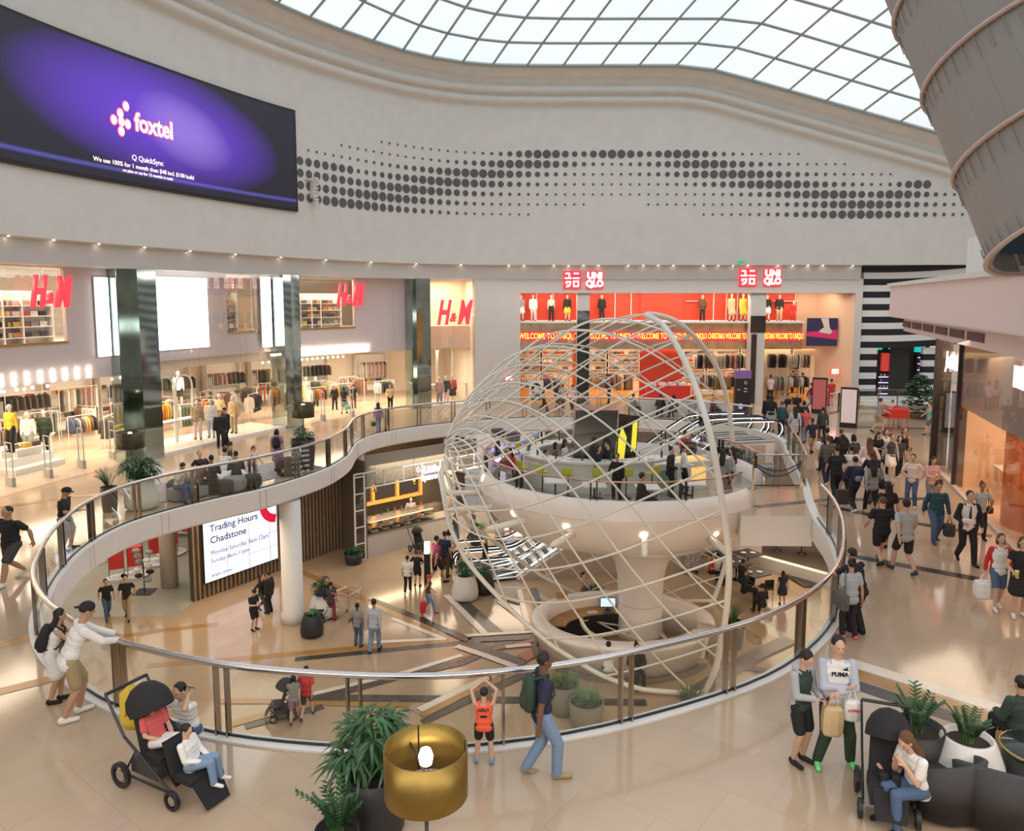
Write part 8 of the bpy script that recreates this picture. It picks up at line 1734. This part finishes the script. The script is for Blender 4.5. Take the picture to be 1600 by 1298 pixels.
P(780, 815, None, 1, 30, 'sit', ('tee', 'h'), ('trousers', 'k'), ('hair', 'd'), 0, 'k', 'person in a white and grey top sitting at a cafe table behind the escalators', h=1.27)
P(799, 824, None, 1, -60, 'sit', ('long', 'l'), ('trousers', 'b'), ('hair', 'd'), 0, 'k', 'person in pale blue sitting at a cafe table behind the escalators', h=1.27)
P(951, 1003, None, 1, 175, 'sit', ('tee', 'w'), ('trousers', 'k'), ('hair', 'd'), 1, 'k', 'receptionist in a white shirt sitting inside the round desk', h=1.27)
P(994, 1003, None, 1, 10, 'sit', ('jacket', 'k'), ('trousers', 'k'), ('hairbun', 'd'), 0, 'k', 'receptionist in black with hair tied up, in front of the flared column', h=1.27)
P(911, 893, 944, 1, 75, 'stroll', ('tank', 'p'), ('skirt', 'g'), ('hairtail', 'd'), 0, 'k', 'person in a pink top and grey skirt walking behind the reception desk')
P(1160, 873, None, 1, 110, 'sit', ('jacket', 'k'), ('trousers', 'k'), ('hair', 'd'), 2, 'k', 'person in black jacket with back turned at a dark cafe table', h=1.27)
P(1164, 887, None, 1, 60, 'sit', ('jacket', 'k'), ('trousers', 'k'), ('hair', 'd'), 1, 'k', 'person in a black suit and white shirt at the near dark cafe table', h=1.27)
P(1192, 912, None, 1, 190, 'sit', ('long', 'k'), ('trousers', 'k'), ('hairbun', 'd'), 1, 'k', 'person in black bending over the near cafe table', h=1.2)
P(1222, 892, 945, 1, 170, 'stand', ('dress', 'n'), None, ('hairlong', 'd'), 1, 'k', 'person in a short navy dress standing near the cafe tables')
P(1112, 862, None, 1, 60, 'sit', ('tee', 'r'), ('trousers', 'k'), ('hair', 'd'), 1, 'k', 'person in a red and orange top at the far left cafe table', h=1.27)
P(1122, 863, None, 1, 150, 'sit', ('tee', 'w'), ('trousers', 'k'), ('hairbob', 'd'), 0, 'k', 'person in white with back turned at the far left cafe table', h=1.27)
P(1138, 866, None, 1, 200, 'sit', ('long', 'k'), ('trousers', 'k'), ('hair', 'd'), 1, 'k', 'person in black right of the person in white at the far left cafe table', h=1.27)
# ---------- mannequins
def MQ(u, v_h, v_f, heading, top, bot, label, z=0.0, Y=None, hh=1.75):
    if Y: p = at(u, v_f, Y); pos = Vector((p.x, p.y, z))
    else: pos = pt(u, v_f, z)
    P(u, v_h, None, 0, heading, 'manq', top, bot, None, -1, 'k' if bot else None, label, 1, 'mannequin', pos=pos, h=hh, z=z)
MQ(20, 0, 706, -10, ('long', 'y'), ('trousers', 'k'), 'mannequin in a yellow jumper on the stepped podium', z=.8)
MQ(46, 0, 712, 20, ('long', 'w'), ('trousers', 'g'), 'mannequin in a white shirt and grey trousers on the stepped podium', z=.22)
MQ(72, 0, 708, 10, ('jacket', 'G'), ('trousers', 'k'), 'mannequin in a dark green coat on the stepped podium', z=.22)
MQ(280, 0, 636, 30, ('long', 'w'), ('shorts', 'k'), 'mannequin in a white top and black shorts on the shelf before the arches', z=1.12)
MQ(310, 0, 686, 15, ('jacket', 'e'), ('trousers', 'P'), 'mannequin in a beige jacket, leftmost on the lit window plinth', z=.12)
MQ(331, 0, 683, 10, ('jacket', 'w'), ('trousers', 'l'), 'mannequin in white, second on the lit window plinth', z=.12)
MQ(345, 0, 672, -10, ('jacket', 'Y'), ('trousers', 'S'), 'mannequin in tan behind the two security guards', z=.12)
MQ(367, 0, 676, -5, ('jacket', 'Y'), ('trousers', 'e'), 'mannequin in a mustard coat, rightmost on the lit window plinth', z=.12)
MQ(479, 0, 634, 10, ('tee', 'p'), ('trousers', 'P'), 'mannequin in pink just right of the second mirrored pilaster')
MQ(494, 0, 634, 0, ('jacket', 'G'), ('trousers', 'k'), 'mannequin in an olive jacket right of the pink one')
MQ(687, 0, 634, 0, ('jacket', 'p'), ('trousers', 'g'), 'mannequin in a pink coat in the last window of the left store')
MQ(697, 0, 632, 5, ('jacket', 'G'), ('trousers', 'P'), 'mannequin in an olive coat in the last window of the left store')
MQ(707, 0, 630, 0, ('long', 'R'), ('skirt', 'k'), 'mannequin in a coral jumper and black skirt in the last window of the left store')
for u, t, b, l in ((814, ('long', 'g'), ('skirt', 'w'), 'first from the left in the red upper window'), (833, ('jacket', 'w'), ('trousers', 'P'), 'in a cream jacket, second in the red upper window'), (886, ('jacket', 'k'), ('skirt', 'y'), 'in a dark jacket and mustard skirt left of the grey pillar'), (940, ('jacket', 'k'), ('trousers', 'k'), 'in black right of the grey pillar in the red upper window'), (1097, ('jacket', 'S'), ('trousers', 'k'), 'in a brown jacket in the right part of the red upper window'), (1198, ('long', 'k'), ('skirt', 'w'), 'just right of the second pillar in the red upper window'), (1217, ('jacket', 'k'), ('trousers', 'Y'), 'in a dark gilet and tan trousers right of the second pillar'), (1239, ('long', 'r'), ('trousers', 'r'), 'child mannequin in red in the red upper window')):
    MQ(u, 0, 500, random.uniform(-15, 15), t, b, 'mannequin ' + l if 'child' not in l else l, z=4.95, Y=47.6, hh=1.62 if 'child' not in l else 1.2)
for u, t in ((1142, 'Y'), (1160, 'y')): MQ(u, 0, 500, 10, ('long', t), ('longskirt', t), 'large dressed torso form in %s in the red upper window' % ('ochre' if t == 'Y' else 'golden yellow'), z=4.95, Y=47.5, hh=1.68)
MQ(861, 0, 500, 8, None, ('trousers', 'k'), 'mannequin wearing only black trousers in the red upper window', z=4.95, Y=47.6, hh=1.62)
q = base + cm1 @ V(0, .05, .0); P(0, 0, None, 0, 62, 'lap', ('tee', 'R'), ('trousers', 'w'), ('hairbuns', 'd'), 0, 'k', 'small child with two hair buns in the rear seat of the double pushchair', 1.15, pos=q, h=.90*1.0, z=.22, fine=True)
q = base + cm1 @ V(0, -.62, .0); P(0, 0, None, 0, 80, 'lap', ('long', 'w'), ('trousers', 'B'), ('hair', 'd'), 0, 'w', 'small child in white and blue in the front seat of the double pushchair', 1.15, pos=q, h=.82, z=.12, fine=True)
q = at(1388, 1178, 9.0); P(0, 0, None, 0, -20, 'lap', ('tee', 'R'), ('trousers', 'k'), ('hair', 'd'), 0, 'k', 'small child in red in the black pushchair at the lower right', 1.15, pos=Vector((q.x, q.y, 0)), h=.82, z=.15, fine=True)
q = pt(1390, 672); P(0, 0, None, 0, -95, 'lap', ('tee', 'p'), ('shorts', 'r'), ('hair', 'd'), 0, 'k', 'small child sitting in the red shopping trolley', 1.1, pos=q, h=.85, z=.62)
flush_people()
# seats under the seated people
for p in PEOPLE:
    if 'sit' not in p['pose'] or p['cat'] != 'person': continue
    lab = p['label'].split(' ', 1)[1] if p['label'].startswith('person ') else p['label']; lab = 'person ' + ' '.join(lab.split()[:9]); sc_ = p['sc']
    back = Matrix.Rotation(p['rz'], 3, 'Z') @ V(0, .05, 0); q = p['pos'] + back
    if p['pos'].z == LV: chair(q, p['rz'], 'dark chair under the ' + lab)
    elif math.hypot(q.x-PC.x, q.y-PC.y) < 4.6:
        t = thing('stool', 'low stool under the ' + lab, 'stool', (q.x, q.y, .004), p['rz']); mb = MB(); mb.lathe([(0, .38*sc_), (.19, .38*sc_), (.19, .42*sc_), (0, .42*sc_)], n=14); mb.build('seat', MATS['lime'], t); mb = MB(); mb.lathe([(.16, 0), (.16, .02), (.02, .03), (.02, .38*sc_)], n=10); mb.build('pedestal', M['dark'], t)
    elif q.y < 36 and 'bending over the black pushchair' not in p['label']:
        t = thing('cube_seat', 'small upholstered seat under the ' + lab, 'seat', (q.x, q.y, .018), p['rz']); mb = MB(); mb.box(-.24, -.2, .03, .24, .26, .40*sc_); mb.build('cushion', cm_(random.choice('cgek')), t); mb = MB(); mb.box(-.2, -.16, 0, .2, .22, .03); mb.build('base', M['dark'], t)
flush_stock()
fonts_to_meshes()
